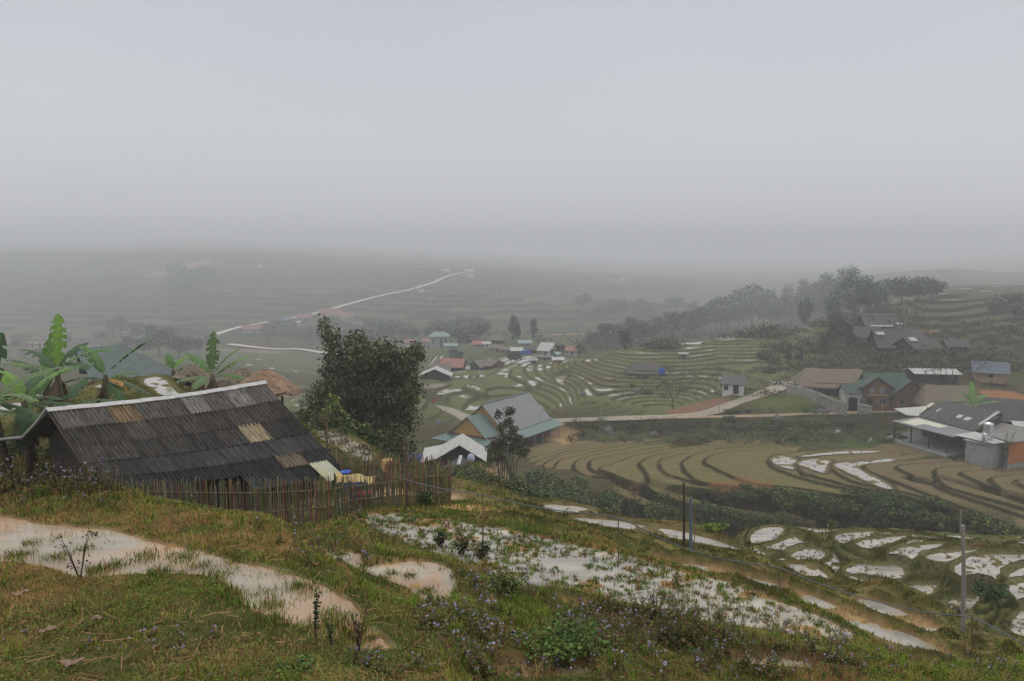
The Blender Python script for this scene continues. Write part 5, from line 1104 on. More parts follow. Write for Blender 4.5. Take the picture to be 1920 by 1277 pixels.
# ------------------------------------------------------------------ poles and the hose
def pole(label, px, pyt, pyb, r, m_, Y=None, extra=None, name='pole'):
    b0 = gpix(px, pyb, 5) if Y is None else gp(px, Y); t_ = atr(px, pyt, b0.y); root = empty(name, b0); tag(root, label, 'pole'); MB().tube([b0 - Vector((0, 0, .3)), b0.lerp(t_, .5) + Vector((.01, 0, 0)), t_], [r, r * .9, r * .75], 10).build('shaft', m_, root)
    if extra: extra(root, b0, t_)
    return root
def caps(root, b0, t_): MB().tube([t_ - Vector((0, 0, .12)), t_ + Vector((0, 0, .02))], .06, 8).build('insulator', WALLW, root); MB().box(t_ - Vector((0, 0, .3)), (.5, .06, .06)).build('crossarm', BARK, root)
pole('rough brown timber pole, the darker of the pair on the near slope', 1282, 905, 1030, .036, BARK, name='timber_pole')
pole('slim blue grey metal pole beside the brown timber pole', 1295, 933, 1034, .045, mat('blue_grey_paint', (.13, .16, .20), .5), name='metal_pole')
pole('thin bamboo stake just right of the blue grey pole', 1302, 938, 1015, .016, BAMB, name='bamboo_stake')
pole('tall tapered concrete pole standing on the low boggy terrace', 1806, 985, 1188, .052, POST, name='concrete_pole')
pole('shorter concrete pole behind the tall tapered one', 1801, 957, 1030, 0.07, POST, Y=57, name='concrete_pole')
for lab, px, pt, pb in [('bamboo hose prop standing in the flooded paddy nearest the fence', 905, 925, 1042), ('bamboo hose prop at the far edge of the long green paddy', 1159, 963, 1066), ('short hose prop on the bank right of the pole pair', 1462, 1062, 1108), ('hose prop on the grassy slope below the tall concrete pole', 1822, 1152, 1238)]: pole(lab, px, pt, pb, .018, BAMB, name='hose_prop')
hoseP = [(744, 895, 19.1), (790, 908, 18.9), (840, 919, 18.2), (905, 928, 16.0), (960, 942, 15.8), (1000, 950, 15.6), (1080, 962, 15.3), (1160, 967, 15.1), (1224, 1003, 15.8), (1287, 1030, 16.6), (1353, 1048, 16.8), (1410, 1057, 16.6), (1462, 1063, 16.3), (1495, 1079, 16), (1578, 1110, 15.5), (1662, 1133, 15), (1724, 1146, 14.4), (1790, 1154, 13.8), (1824, 1156, 13.5), (1870, 1180, 13.1), (1925, 1210, 12.6), (2040, 1275, 12)]
P_ = resample([at(*q) for q in hoseP], .25); o = MB().tube(P_, .011, 8).build('water_hose', PIPE, None, smooth=True); tag(o, 'grey water hose strung on bamboo props along the near slope', 'hose')

# ------------------------------------------------------------------ the green roofed hall with ochre gables
GH = empty('community_hall', Vector((gmid.x, gmid.y, -39.3)), math.atan2(rd.y, rd.x)); tag(GH, 'large hall with a grey green metal roof and ochre gables beside the road', 'building')
def W_(a, b, z): return GA + rd * a + pr * b + Vector((0, 0, z - GA.z))
def slabs(root, name, q, th, m_): return MB().slab(q, th).build(name, m_, root)
slabs(GH, 'roof_slope', [W_(0, 0, -30.5), W_(GL, 0, -30.5), W_(GL, 6.1, -35.9), W_(0, 6.1, -35.9)], .15, ROOFB)
slabs(GH, 'roof_slope', [W_(GL, 0, -30.5), W_(0, 0, -30.5), W_(0, -6.1, -35.9), W_(GL, -6.1, -35.9)], .15, ROOFG)
slabs(GH, 'veranda_roof', [W_(-3.2, 6.0, -36.0), W_(GL + 1.2, 6.0, -36.0), W_(GL + 1.2, 8.7, -37.0), W_(-3.2, 8.7, -37.0)], .12, ROOFG)
slabs(GH, 'veranda_roof', [W_(GL, -6.0, -36.0), W_(-5, -6.0, -36.0), W_(-5, -8.7, -37.0), W_(GL, -8.7, -37.0)], .12, ROOFG)
slabs(GH, 'front_roof_slope', [W_(-5.2, 0, -32.2), W_(.3, 0, -32.2), W_(.3, 5.4, -36.6), W_(-5.2, 5.4, -36.6)], .14, ROOFG)
slabs(GH, 'front_roof_slope', [W_(.3, 0, -32.2), W_(-5.2, 0, -32.2), W_(-5.2, -5.4, -36.6), W_(.3, -5.4, -36.6)], .14, ROOFG)
slabs(GH, 'front_skirt_roof', [W_(-7.4, -7.4, -37.1), W_(-7.4, 7.4, -37.1), W_(-4.9, 5.6, -36.3), W_(-4.9, -5.6, -36.3)], .12, ROOFG)
for q_ in ([W_(.5, -5.7, -35.8), W_(.5, 5.7, -35.8), W_(.5, 0, -30.7)], [W_(-4.8, -4.9, -36.3), W_(-4.8, 4.9, -36.3), W_(-4.8, 0, -32.4)], [W_(GL - .5, -5.7, -35.8), W_(GL - .5, 0, -30.7), W_(GL - .5, 5.7, -35.8)]): MB().add(q_, [(0, 1, 2)]).build('gable', WALLY, GH)
mb = MB()
for a0, b0, a1, b1 in ((-4.8, -5, -4.8, 5), (-4.8, 5, .4, 5.9), (.4, 5.9, GL - .5, 5.9), (GL - .5, 5.9, GL - .5, -5.9), (GL - .5, -5.9, -4.8, -5)): mb.add([W_(a0, b0, -40.5), W_(a1, b1, -40.5), W_(a1, b1, -35.9), W_(a0, b0, -35.9)], [(0, 1, 2, 3)])
mb.build('wall', WOODO, GH)
for a in np.arange(2.5, GL - 1, 2.6):
    c = W_(a, 5.98, -38.0); MB().box(c, (1.5, .12, 2.5), rz=math.atan2(rd.y, rd.x)).build('door', REDW, GH); c = W_(a + 1.25, 5.98, -37.8); MB().box(c, (.5, .14, 2.3), rz=math.atan2(rd.y, rd.x)).build('pillar', WALLG, GH)
for a in list(np.arange(-3, GL + 1.5, 3.4)): MB().tube([W_(a, 8.4, -40.2), W_(a, 8.4, -37.0)], .09, 8).build('post', WALLG, GH)
for b in (-7, -2.5, 2.5, 7): MB().tube([W_(-7.1, b, -40.5), W_(-7.1, b, -37.1)], .09, 8).build('post', WALLG, GH)
MB().tube([W_(-.05, 0, -30.4), W_(GL + .05, 0, -30.4)], .14, 6).build('ridge_cap', ROOFG, GH)

# white roofed hut below it
WH = empty('white_roofed_hut', Vector((-8.5, 110, -28.9))); tag(WH, 'low hut with a pale two sided sheet roof in front of the ochre gabled hall', 'hut')
ax, af, an = -7.2, 113.6, 106.2; zr = -25.6
slabs(WH, 'roof_slope', [(ax, af, zr), (ax + .1, an, zr), (ax + 3.7, an + .3, zr - 2.35), (ax + 3.6, af, zr - 2.3)], .08, ROOFW)
slabs(WH, 'roof_slope', [(ax, an, zr), (ax, af, zr), (ax - 3.0, af + .2, zr - 1.75), (ax - 3.1, an, zr - 1.85)], .08, ROOFW)
slabs(WH, 'lower_roof_slope', [(ax - 3.1, an, zr - 1.83), (ax - 3.0, af + .2, zr - 1.73), (ax - 5.5, af - .4, zr - 2.1), (ax - 5.4, an + .6, zr - 2.55)], .08, ROOFW)
MB().add([(ax - 3, an + 1, zr - 1.9), (ax + 3.4, an + 1, zr - 2.2), (ax, an + 1, zr - .15), (ax - 3, an + 1, -30), (ax + 3.4, an + 1, -30)], [(0, 3, 4, 1, 2)]).add([(ax - 5.1, an + 1, -30), (ax - 3, an + 1, -30), (ax - 3, an + 1, zr - 1.95), (ax - 5.1, an + 1, zr - 2.5)], [(0, 1, 2, 3)]).add([(ax + 3.4, an + 1, -30), (ax + 3.4, af - .5, -30), (ax + 3.4, af - .5, zr - 2.2), (ax + 3.4, an + 1, zr - 2.2)], [(0, 1, 2, 3)]).build('wall', WOODD, WH)
house('lean_to_shed', 'small dark shed with a broken white ridge under the big white roof', 'shed', Vector((-6.9, 102.8, -30.3)), 3.8, 4.4, 2.1, 1.3, R(90), ROOFD, WOODD, ridge=ROOFW, over=.4, openings=[('door', 'l', 0, .9, .8, 1.7)])
cloth('tarpaulin', 'blue tarpaulin slumped left of the white roofed hut', 'tarpaulin', 777, 850, 104, 2.0, .9, mat('blue_tarp', (.13, .18, .50), .6), 4)
tb = at(883, 858, 104); o = MB().lathe((0, 0, -.5), [(0, 0), (.5, 0), (.55, .4), (.4, .8), (.15, 1.0), (0, 1.0)], 16).build('water_jar', mat('pale_blue_jar', (.36, .40, .48), .5), None, smooth=True, local=True); o.location = tb; tag(o, 'pale blue rounded water jar on the right of the small dark shed', 'jar')

# ------------------------------------------------------------------ the tin roofed hall, its annexe, tank house
BH = empty('tin_roofed_hall', Vector((80.5, 147, -35.4))); tag(BH, 'open sided hall with a broad dark tin roof and a pale veranda roof', 'building')
T1, T2, T4, T3 = at(1768, 750, 158), at(1879, 772.5, 145), at(1722, 780, 153), at(1826, 808, 140)
V4, V3 = at(1671, 789, 152), at(1787, 819.5, 138.3)
slabs(BH, 'main_roof', [T1, T2, T3, T4], .12, ROOFD)
bkx = Vector((3.6, 5.5, -2.0)); slabs(BH, 'rear_roof', [T2, T1, T1 + bkx, T2 + bkx], .12, ROOFD)
slabs(BH, 'veranda_roof', [T4 - Vector((0, 0, .18)), T3 - Vector((0, 0, .18)), V3, V4], .08, mat('veranda_sheets', (.19, .19, .20), .7, 1, .2, seams=('X', 1.3, .3)))
def onroof(q, a0, a1, b0, b1, lift=.05):
    f = lambda a, b: q[0].lerp(q[1], a).lerp(q[3].lerp(q[2], a), b) + Vector((0, 0, lift)); return [f(a0, b0), f(a1, b0), f(a1, b1), f(a0, b1)]
Vq = [T4 - Vector((0, 0, .18)), T3 - Vector((0, 0, .18)), V3, V4]; Mq = [T1, T2, T3, T4]
CRM = mat('cream_sheets', (.56, .53, .40), .7, 1, .12, seams=('X', 1.3, .3))
slabs(BH, 'pale_veranda_sheet', onroof(Vq, .08, .62, .15, .52), .03, CRM); slabs(BH, 'pale_veranda_sheet', onroof(Vq, .12, .36, .52, .9), .03, CRM)
for a0, a1, b0, b1 in ((.52, .60, .50, .66), (.66, .75, .52, .68), (.14, .17, .42, .62), (.93, .975, .02, .72)): slabs(BH, 'roof_light', onroof(Mq, a0, a1, b0, b1), .03, ROOFW)
wg = [at(1676, 766, 160), at(1735, 761.5, 164), at(1742, 768, 161), at(1722, 780, 154.5), at(1700, 778, 155.5)]
MB().slab([wg[0], wg[1], wg[3], wg[4]], .08).build('side_roof', ROOFW, BH); MB().slab([at(1731, 764, 161), at(1747, 755, 162), at(1752, 756, 161.6), at(1726, 775, 156)], .05).build('side_roof_strip', CRM, BH)
for t_ in (.04, .33, .62, .9):
    e_ = V4.lerp(V3, t_) + Vector((.5, .5, 0)); MB().tube([(e_.x, e_.y, -36.2), e_ - Vector((0, 0, .05))], .14, 8).build('post', WOODD, BH)
fl = [V4 + Vector((-1.5, .5, 0)), V3 + Vector((-1.2, -.6, 0)), T2 + Vector((0, 1, 0)), T1 + Vector((-5, 1, 0))]; MB().slab([(q.x, q.y, -35.25) for q in fl], .8).build('floor', mat('cement_floor', (.22, .21, .20), .8, 1, .15), BH)
bw0, bw1 = T4 + Vector((1.5, 1.2, 0)), T3 + Vector((1.5, 1.2, 0)); MB().add([(bw0.x, bw0.y, -36), (bw1.x, bw1.y, -36), (bw1.x, bw1.y, -31.6), (bw0.x, bw0.y, -31.6)], [(0, 1, 2, 3)]).add([(T2.x, T2.y, -36), (bw1.x, bw1.y, -36), (bw1.x, bw1.y, -31.6), (T2.x, T2.y, -29.2)], [(0, 1, 2, 3)]).add([(T1.x - 3, T1.y, -36), (bw0.x, bw0.y, -36), (bw0.x, bw0.y, -31.6), (T1.x - 3, T1.y, -29.9)], [(0, 1, 2, 3)]).build('wall', WOODD, BH)
for t_ in (.25, .55, .8): c = bw0.lerp(bw1, t_); MB().box((c.x - .1, c.y - .1, -34.2), (1.2, .1, 2.2), rz=-.7).build('door', WOODO, BH)
AN = empty('timber_annexe', Vector((90, 133, -35.8))); tag(AN, 'orange boarded annexe with a bowed sheet roof at the right edge', 'building')
q_ = [at(1842, 806, 141), at(1864, 791, 146), at(1930, 800, 142), at(1960, 812, 139)]
mb = MB(); vs = []; fs = []; up_ = [at(1862, 790, 146), at(1935, 803, 139)]; lo_ = [at(1838, 811, 140), at(1893, 829, 131)]; far_ = [at(1862, 790, 146), at(1990, 812, 137)]
nA = 8
for i in range(nA + 1):
    for j in range(nA + 1):
        a, b = i / nA, j / nA; p_ = far_[0].lerp(far_[1], a).lerp(lo_[0].lerp(lo_[1], a), b); vs.append(p_ - Vector((0, 0, .35 * math.sin(math.pi * b))))
fs = [(i * (nA + 1) + j, i * (nA + 1) + j + 1, (i + 1) * (nA + 1) + j + 1, (i + 1) * (nA + 1) + j) for i in range(nA) for j in range(nA)]
k = len(vs); mb.add(vs + [v - Vector((0, 0, .07)) for v in vs], fs + [tuple(x + k for x in f[::-1]) for f in fs]); mb.build('roof', mat('brown_grey_sheets', (.20, .185, .165), .8, .8, .25, seams=('X', 1.0, .3)), AN)
a_, b2_ = lo_[1] + Vector((.3, .6, 0)), far_[1] + Vector((0, 0, 0)); MB().add([(a_.x, a_.y, -35), (b2_.x, b2_.y, -35), b2_ - Vector((0, 0, .1)), a_ - Vector((0, 0, .5))], [(0, 1, 2, 3)]).build('board_wall', mat('orange_boards', (.40, .15, .035), .7, 1.5, .3, seams=('Z', 1.2, .3)), AN)
MB().add([(a_.x, a_.y, -37), (b2_.x, b2_.y, -37), (b2_.x, b2_.y, -35.02), (a_.x, a_.y, -35.02)], [(0, 1, 2, 3)]).add([(a_.x, a_.y, -37), (lo_[0].x, lo_[0].y + 1, -37), (lo_[0].x, lo_[0].y + 1, -33), (a_.x, a_.y, -33)], [(0, 1, 2, 3)]).build('base_wall', WALLG, AN)
slabs(AN, 'lean_to_roof', [at(1828, 809, 140), at(1886, 829, 131), at(1862, 832, 130.5), at(1789, 815.5, 138)], .05, ROOFW)
TB = empty('tank_house', gp(1836, 133)); tag(TB, 'square grey concrete block house carrying the steel water tanks', 'block house')
bx0 = at(1811, 826, 135.0); bx1 = at(1858, 833, 131.5); zt_, zb_ = bx0.z, -37.2; w0 = Vector((bx0.x, bx0.y, 0)); w1 = Vector((bx1.x, bx1.y, 0)); dd = (w1 - w0); nn_ = Vector((-dd.y, dd.x, 0)).normalized() * 4.2
ftp = [w0, w1, w1 + nn_, w0 + nn_]; mb = MB(); mb.slab([Vector((q.x, q.y, zt_)) for q in ftp], zt_ - zb_); mb.build('wall', WALLG, TB)
ovr = dd.normalized() * .3; MB().slab([Vector((q.x, q.y, zt_ + .16)) + o_ for q, o_ in zip(ftp, (-ovr - nn_ * .07, ovr - nn_ * .07, ovr + nn_ * .07, -ovr + nn_ * .07))], .16).build('roof', WALLG, TB)
cc = (w0 + w1) / 2 + nn_ * .45 + dd.normalized() * .6
WT = empty('water_tank', Vector((cc.x, cc.y, zt_ + .16))); tag(WT, 'large bright steel water tank on legs above the block house', 'tank')
zb0 = zt_ + 1.1; hT = at(1852, 791, 134).z - zb0
MB().lathe((cc.x, cc.y, zb0), [(.0, 0), (.75, .02), (.78, .1)] + [(.78 + .03 * (i % 2), .1 + (hT - .4) * i / 8) for i in range(9)] + [(.7, hT - .15), (.3, hT), (0, hT)], 24).build('drum', STEEL, WT, smooth=False)
for k in range(4): a = k * math.pi / 2 + .4; MB().tube([(cc.x + .8 * math.cos(a), cc.y + .8 * math.sin(a), zt_ + .1), (cc.x + .7 * math.cos(a), cc.y + .7 * math.sin(a), zb0 + .3)], .09, 8).build('leg', STEEL, WT)
MB().tube([(cc.x - .3, cc.y - .5, zt_ + .2), (cc.x - .3, cc.y - .5, zb0 + .2)], .06, 8).build('pipe', STEEL, WT)
o = MB().lathe((cc.x - 1.3, cc.y - 1.2, zt_ + .16), [(0, 0), (.38, 0), (.40, .1), (.40, 1.5), (.3, 1.7), (0, 1.75)], 20).build('water_tank', STEEL, None, smooth=True); tag(o, 'small shiny steel cylinder in front of the large tank', 'tank')

# ------------------------------------------------------------------ village on the right
hp('stone_shed', 'small whitewashed shed with a grey tiled roof above the concrete road', 'shed', 1374, 741, 40, 21, 13, -16, mat('grey_tile_roof', (.115, .105, .10), .85, 1.2, .3), WALLW, W=5.0, over=.35, ops=[('door', 'f', .7, 1.35, 1.3, 2.2), ('window', 'f', -1.6, 1.6, 1.0, 1.1), ('window', 'r', 0, 1.6, .7, .6)])
def thatched(label, px, py, wpx, hpx, rpx, rot, W, m_=THAT, wall=WOODO, Y=None, over=1.1, **k): return hp('thatched_house', label, 'house', px, py, wpx, hpx, rpx, rot, m_, wall, W=W, Y=Y, over=over, th=.45, hip=.55, sag=.5, overx=1.0, **k)
thatched('long thatched timber house on the stone terrace by the concrete road', 1560, 735, 125, 22, 24, -9, 9, Y=190, ops=[('door', 'f', -2, 1.2, 1.1, 2.1)] + [('window', 'f', a, 1.7, 1.2, 1.0) for a in (-6, 2.5, 5.5)] + [('post', 'f', a, 1.4, .25, 2.8, WOODD) for a in (-7.3, -4, 0, 4, 7.3)])
thatched('thatched house half hidden by the nearly bare tree', 1772, 745, 98, 20, 28, -6, 8, THAT, WOODD, Y=176)
thatched('dark thatched hut alone among the terraces', 1210, 704, 58, 9, 15, -4, 7, THAT2, WOODD)
o = cloth('tarpaulin', 'small blue tarpaulin at the right end of the dark thatched hut', 'tarpaulin', 1241, 690, 200, 1.6, 1.6, BLUE, 5)
CHT = house('chalet', 'timber chalet with dark green roofs and an orange front', 'house', Vector((1652, 0, 0)) * 0 + gp(1636, 186), 5.2, 6.2, 5.2, 2.2, R(83), ROOFDG, WOODO, over=.6, openings=[('window', 'l', a, 4.1, .9, 1.1, BLUEF) for a in (-1.1, 1.1)] + [('door', 'l', 1.6, 1.1, 1.3, 2.2), ('balcony', 'l', 0, 3.1, 5.0, .3, WOODT), ('window', 'l', -1.4, 1.6, 1.6, 1.3, HOLE)])
pc = CHT.location
house('x', '', '', pc + Vector((7.2, -.6, 0)), 6.0, 8.0, 3.4, 3.4, R(84), ROOFDG, WOODO, root=CHT, over=.8, openings=[('window', 'l', a, 1.7, 1.4, 1.4) for a in (-2, 1.6)])
house('x', '', '', pc + Vector((-4.6, .5, 0)), 4.8, 4.6, 3.6, 1.4, R(-4), ROOFDG, WALLW, root=CHT, over=.5, openings=[('door', 'f', .8, 1.1, 1.0, 2.2), ('window', 'f', -1, 2, 1.1, 1.0)])
house('x', '', '', pc + Vector((3.2, 2.0, 0)), 9, 6, 5.0, 2.6, R(-4), ROOFDG, WOODO, root=CHT, over=.5)
g2 = gp(1668, 178); f_ = MB()
for i in range(12): f_.box(g2 + Vector((-2.6 + i * .48, 0, .5)), (.12, .06, 1.0))
f_.box(g2 + Vector((0, 0, 1.0)), (5.6, .1, .1)); o = f_.build('red_fence', mat('red_brown_fence', (.30, .09, .06), .7)); tag(o, 'short red brown fence before the chalet', 'fence')
hp('cottage', 'tan boarded cottage on stilts with a blue grey roof', 'house', 1853, 720, 52, 26, 15, -24, mat('blue_grey_roof', (.10, .115, .14), .7, 1, .2, seams=('X', 1.3, .25)), WOODT, W=6.5, Y=192, over=.8, base_d=-.4, ops=[('window', 'f', 0, 2.2, 1.2, 1.1)] + [('post', 'f', a, .2, .25, 1.4, WOODD) for a in (-3, 0, 3)])
hp('white_roofed_shelter', 'low shelter with a flat white roof left of the tan cottage', 'shelter', 1746, 716, 74, 16, 5, -7, ROOFW, WOODD, W=7, over=.8)
hp('steep_roofed_house', 'steep dark roofed house behind the right end of the tin hall', 'house', 1874, 795, 60, 18, 30, -32, ROOFD, WOODD, W=11, Y=158, over=1.0)
hp('white_roofed_shelter', 'shelter with a white roof and orange wall cut by the right edge of the picture', 'shelter', 1935, 790, 60, 22, 6, -20, ROOFW, WOODO, W=7, Y=150, over=.8)
for lab, px, py, w, h, r_, rt_, W, Y in [
    ('dark roofed longhouse highest in the upper village with a pale eave strip', 1646, 618, 56, 8, 16, -6, 10, 268), ('dark steep house at the left of the upper village', 1620, 640, 46, 10, 15, -12, 9, 248),
    ('biggest dark roof in the middle of the upper village', 1668, 660, 56, 12, 28, -10, 12, 236), ('dark roofed house at the right of the upper village', 1720, 662, 50, 11, 15, 8, 9, 230), ('small dark house tucked behind the biggest dark roof', 1704, 640, 34, 8, 12, 20, 7, 252), ('dark low roof right of the bare tree in the upper village', 1790, 655, 30, 7, 9, -15, 7, 246)]:
    o = hp('village_house', lab, 'house', px, py, w, h, r_, rt_, ROOFD, WOODD, W=W, over=1.0); Y = o.location.y
    if 'longhouse' in lab:
        m_ = Y / FPX; MB().box((-.8, -W / 2 - 1.0, h * m_ - .15), (7.5, .9, .1), rx=.5).box((5.2, -W / 2 - .4, h * m_ + .7), (2.6, .9, .1), rx=.5, rz=.3).build('pale_eave_sheet', ROOFW, o, local=True); MB().box((0, 0, (h + r_) * m_ + .3), (w * m_ + 1, .5, .12)).build('ridge_cap', ROOFW, o, local=True)
    if 'biggest' in lab: MB().box((-3.6, -2.2, (h + r_ * .7) * Y / FPX), (2.4, 1.6, .12), rx=.55, rz=.1).build('pale_roof_sheet', ROOFW, o, local=True)
    if 'right of the upper' in lab: MB().box((-2.6, -1.4, (h + r_ * .75) * Y / FPX + .2), (2.2, 2.0, .12), rx=.45).build('pale_roof_sheet', ROOFW, o, local=True)
# stone terrace wall
def stonewall(label, tops, thk=.8, name='stone_wall'):
    P = resample([at(*q[:3]) for q in tops], 1.2); hs = np.interp(np.linspace(0, 1, len(P)), np.linspace(0, 1, len(tops)), [q[3] for q in tops]); vs = []; fs = []; n_ = 5; rr = random.Random(2)
    for p_, h_ in zip(P, hs):
        for k in range(n_): vs.append(p_ + Vector((rr.uniform(-.12, .12), -.15 * k + rr.uniform(-.12, .12), -h_ * k / (n_ - 1) + (rr.uniform(-.12, .1) if k == 0 else 0))))
        vs.append(p_ + Vector((0, thk, 0)))
    m_ = n_ + 1
    for i in range(len(P) - 1):
        for k in range(n_ - 1): fs.append((i * m_ + k, (i + 1) * m_ + k, (i + 1) * m_ + k + 1, i * m_ + k + 1))
        fs.append((i * m_ + n_, (i + 1) * m_ + n_, (i + 1) * m_, i * m_))
    o = np_mesh(name, [tuple(v) for v in vs], fs, STONE); tag(o, label, 'wall'); return o
stonewall('rubble stone retaining wall curving below the long thatched house', [(1474, 722, 186, 2.2), (1500, 724, 184, 2.2), (1530, 733, 181, 2.8), (1560, 746, 178, 3.2), (1588, 755, 176, 3)])
stonewall('short rubble stone wall right of the gateway', [(1607, 757, 176, 2.2), (1620, 758, 176, 2), (1634, 761, 176, 1.6)])
GT = empty('gateway', gp(1597, 176)); tag(GT, 'dark gateway between two pale stone posts in the rubble wall', 'gate')
for px in (1589, 1611): t_ = at(px, 743, 176); MB().box((t_.x, t_.y, t_.z - 1.5), (.4, .5, 3.2)).build('gate_post', WALLG, GT)
t0, t1 = at(1590, 745, 176.4), at(1610, 768, 176.4); MB().box(((t0.x + t1.x) / 2, 176.7, (t0.z + t1.z) / 2 - .2), (t1.x - t0.x, .2, t0.z - t1.z)).build('gate_leaf', HOLE, GT)

# ------------------------------------------------------------------ rocks and white stones
def rock(label, px, py, w, h, seed, col=ROCK, Ymin=60, name='boulder'):
    p = gpix(px, py, Ymin); m_ = p.y / FPX; rr = random.Random(seed); bm_ = MB(); n1_, n2_ = 10, 7; vs = []; o_ = [rr.uniform(-.25, .25) for _ in range(80)]
    for j in range(n2_):
        th_ = math.pi * j / (n2_ - 1) * .62
        for i in range(n1_): a = 2 * math.pi * i / n1_; q = 1 + o_[(i * 7 + j * 3) % 80]; vs.append((math.cos(a) * math.sin(th_ + .05) * w * m_ * .55 * q, math.sin(a) * math.sin(th_ + .05) * w * m_ * .45 * q, h * m_ * (math.cos(th_) * q - .35)))
    fs = [(j * n1_ + i, j * n1_ + (i + 1) % n1_, (j + 1) * n1_ + (i + 1) % n1_, (j + 1) * n1_ + i) for j in range(n2_ - 1) for i in range(n1_)] 
    o = np_mesh(name, vs, fs, col); o.location = p; tag(o, label, 'rock')
rock('dark boulder at the back edge of the field below the road', 1141, 812, 20, 16, 1); rock('pale flat rock by the back edge of the field', 1226, 816, 16, 10, 2)
rock('rounded grey boulder in the terraces above the road', 1093, 742, 16, 10, 3, Ymin=150); rock('low grey rock right of the rounded boulder in the terraces', 1195, 733, 16, 8, 4, Ymin=150)
rock('long dark boulder lying on the dirt road', 1543, 775, 24, 12, 5, Ymin=150); rock('dark rock left of the long boulder under the dirt road', 1458, 785, 18, 10, 6, Ymin=140)
rock('pale boulder in the scrub left of the bright vegetable plot', 1570, 812, 14, 8, 7, WALLG); rock('dark pile of rocks in the pasture left of the hall', 824, 797, 16, 12, 8, Ymin=120)
for i, (px, py) in enumerate([(1445, 716), (1452, 718), (1459, 720), (1466, 717), (1448, 722)]): o = rock('white quarried stone heaped at the bend of the concrete road', px, py, 6, 4, 20 + i, WALLW, 150, 'white_stone')
for o in [o for o in C.objects if o.name.startswith('white_stone')]: o['group'] = 'white stones heaped at the road bend'
rock('stone lying on the bank right of the vegetable plot', 1632, 828, 10, 9, 31, WALLG)
def rubble(): pass
# red sign on its post
sp_ = gpix(813, 768, 120); SG = empty('road_sign', sp_); tag(SG, 'red roadside sign on a thin post left of the green roofed hall', 'sign'); t_ = atr(813, 752, sp_.y)
MB().tube([sp_ - Vector((0, 0, .2)), t_], .06, 6).build('post', REDW, SG); MB().box(t_ + Vector((0, 0, .1)), (.9, .08, .7)).build('panel', mat('red_sign_paint', (.45, .05, .05), .5), SG)
for lab, px, pt, pb in [('grey roadside pole right of the red sign', 836, 762, 778), ('thin grey pole beside the road below the shed', 1348, 752, 782), ('grey pole under the upper field wall by the chalet', 1655, 752, 777), ('white stake in front of the tin roofed hall', 1681, 817, 840), ('thin pole left of the road in the terraces', 1127, 762, 786)]:
    pole(lab, px, pt, pb, .10, POST, Y=gpix(px, pb, 100).y, name='roadside_pole')

# ------------------------------------------------------------------ shelters and green roof behind the farmhouse
def shelter(label, px, Y, w, pytop, pyeave, seed, m_=THAT):
    g_ = gp(px, Y); top = at(px, pytop, Y).z; ev = at(px, pyeave, Y).z; r_ = empty('thatched_shelter', g_); tag(r_, label, 'shelter'); rr = random.Random(seed); rad = w * far(Y) / FPX / 2; vs = []; n_ = 22; fs = []
    for ring in range(5):
        q = .12 + .88 * ring / 4
        for i in range(n_): a = 2 * math.pi * i / n_; e_ = 1 + rr.uniform(-.07, .07) * (ring + 1) / 2; vs.append((math.cos(a) * rad * q * e_, math.sin(a) * rad * q * .8 * e_, (top - g_.z) - (top - ev) * q ** 1.2 + rr.uniform(-.05, .05)))
    fs = [(k * n_ + i, k * n_ + (i + 1) % n_, (k + 1) * n_ + (i + 1) % n_, (k + 1) * n_ + i) for k in range(4) for i in range(n_)] + [tuple(range(n_))]
    mb = MB(); mb.add(vs, fs); k = len(vs); mb.add([Vector(v) - Vector((0, 0, .15)) for v in vs], [f[::-1] for f in fs]); th_ = mb.build('thatch_roof', m_, r_, local=True)
    fr = MB()
    for i in range(90):
        a = rr.uniform(0, 6.28); p0 = Vector((math.cos(a) * rad * .95, math.sin(a) * rad * .76, ev - g_.z + .05)); p1 = p0 + Vector((math.cos(a) * .3, math.sin(a) * .3, -rr.uniform(.1, .35))); s_ = Vector((-math.sin(a), math.cos(a), 0)) * .07; fr.add([p0 - s_, p0 + s_, p1 + s_ * .6, p1 - s_ * .6], [(0, 1, 2, 3)])
    fr.build('fringe', m_, th_, local=True)
    for a in (.7, 2.4, 3.9, 5.4): MB().tube([(math.cos(a) * rad * .55, math.sin(a) * rad * .45, -.2), (math.cos(a) * rad * .55, math.sin(a) * rad * .45, ev - g_.z + .25)], .07, 8).build('post', BLUEF if a > 5 else BARK, r_, local=True)
    MB().box((0, 0, .5), (rad * .9, rad * .6, .9)).build('low_wall', REDW, r_, local=True)
THATR = mat('reddish_thatch', (.30, .19, .12), .95, 2.2, .35, col2=(.19, .125, .08), bump=.05)
shelter('ragged reddish thatched shelter just behind the right end of the pale ridge', 500, 42, 125, 690, 730, 1, THATR)
shelter('broad thatched shelter left of the ragged one, beside the banana plant', 462, 50, 110, 688, 718, 2)
shelter('low thatched roof at the left of the small banana plant', 362, 50, 75, 682, 706, 3)
GR = empty('green_roofed_house', gp(205, 84)); tag(GR, 'house seen only as a big pale green tent shaped roof behind the banana plants', 'house')
a0, a1 = at(232, 645, 84), at(175, 668, 80); e0, e1 = at(335, 701, 80), at(170, 712, 76)
GRM_ = mat('grey_green_roof', (.095, .12, .11), .8, .5, .2, seams=('X', 1.4, .15))
slabs(GR, 'roof_slope', [a0, at(140, 655, 92), e1, e0], .1, GRM_); slabs(GR, 'roof_slope', [at(140, 655, 92), a0, at(300, 700, 92), at(150, 700, 98)], .1, GRM_)
MB().add([e0 + Vector((-2, .6, -.1)), e1 + Vector((0, .6, -.1)), e1 + Vector((0, .6, -6)), e0 + Vector((-2, .6, -6))], [(0, 1, 2, 3)]).build('wall', WALLG, GR)

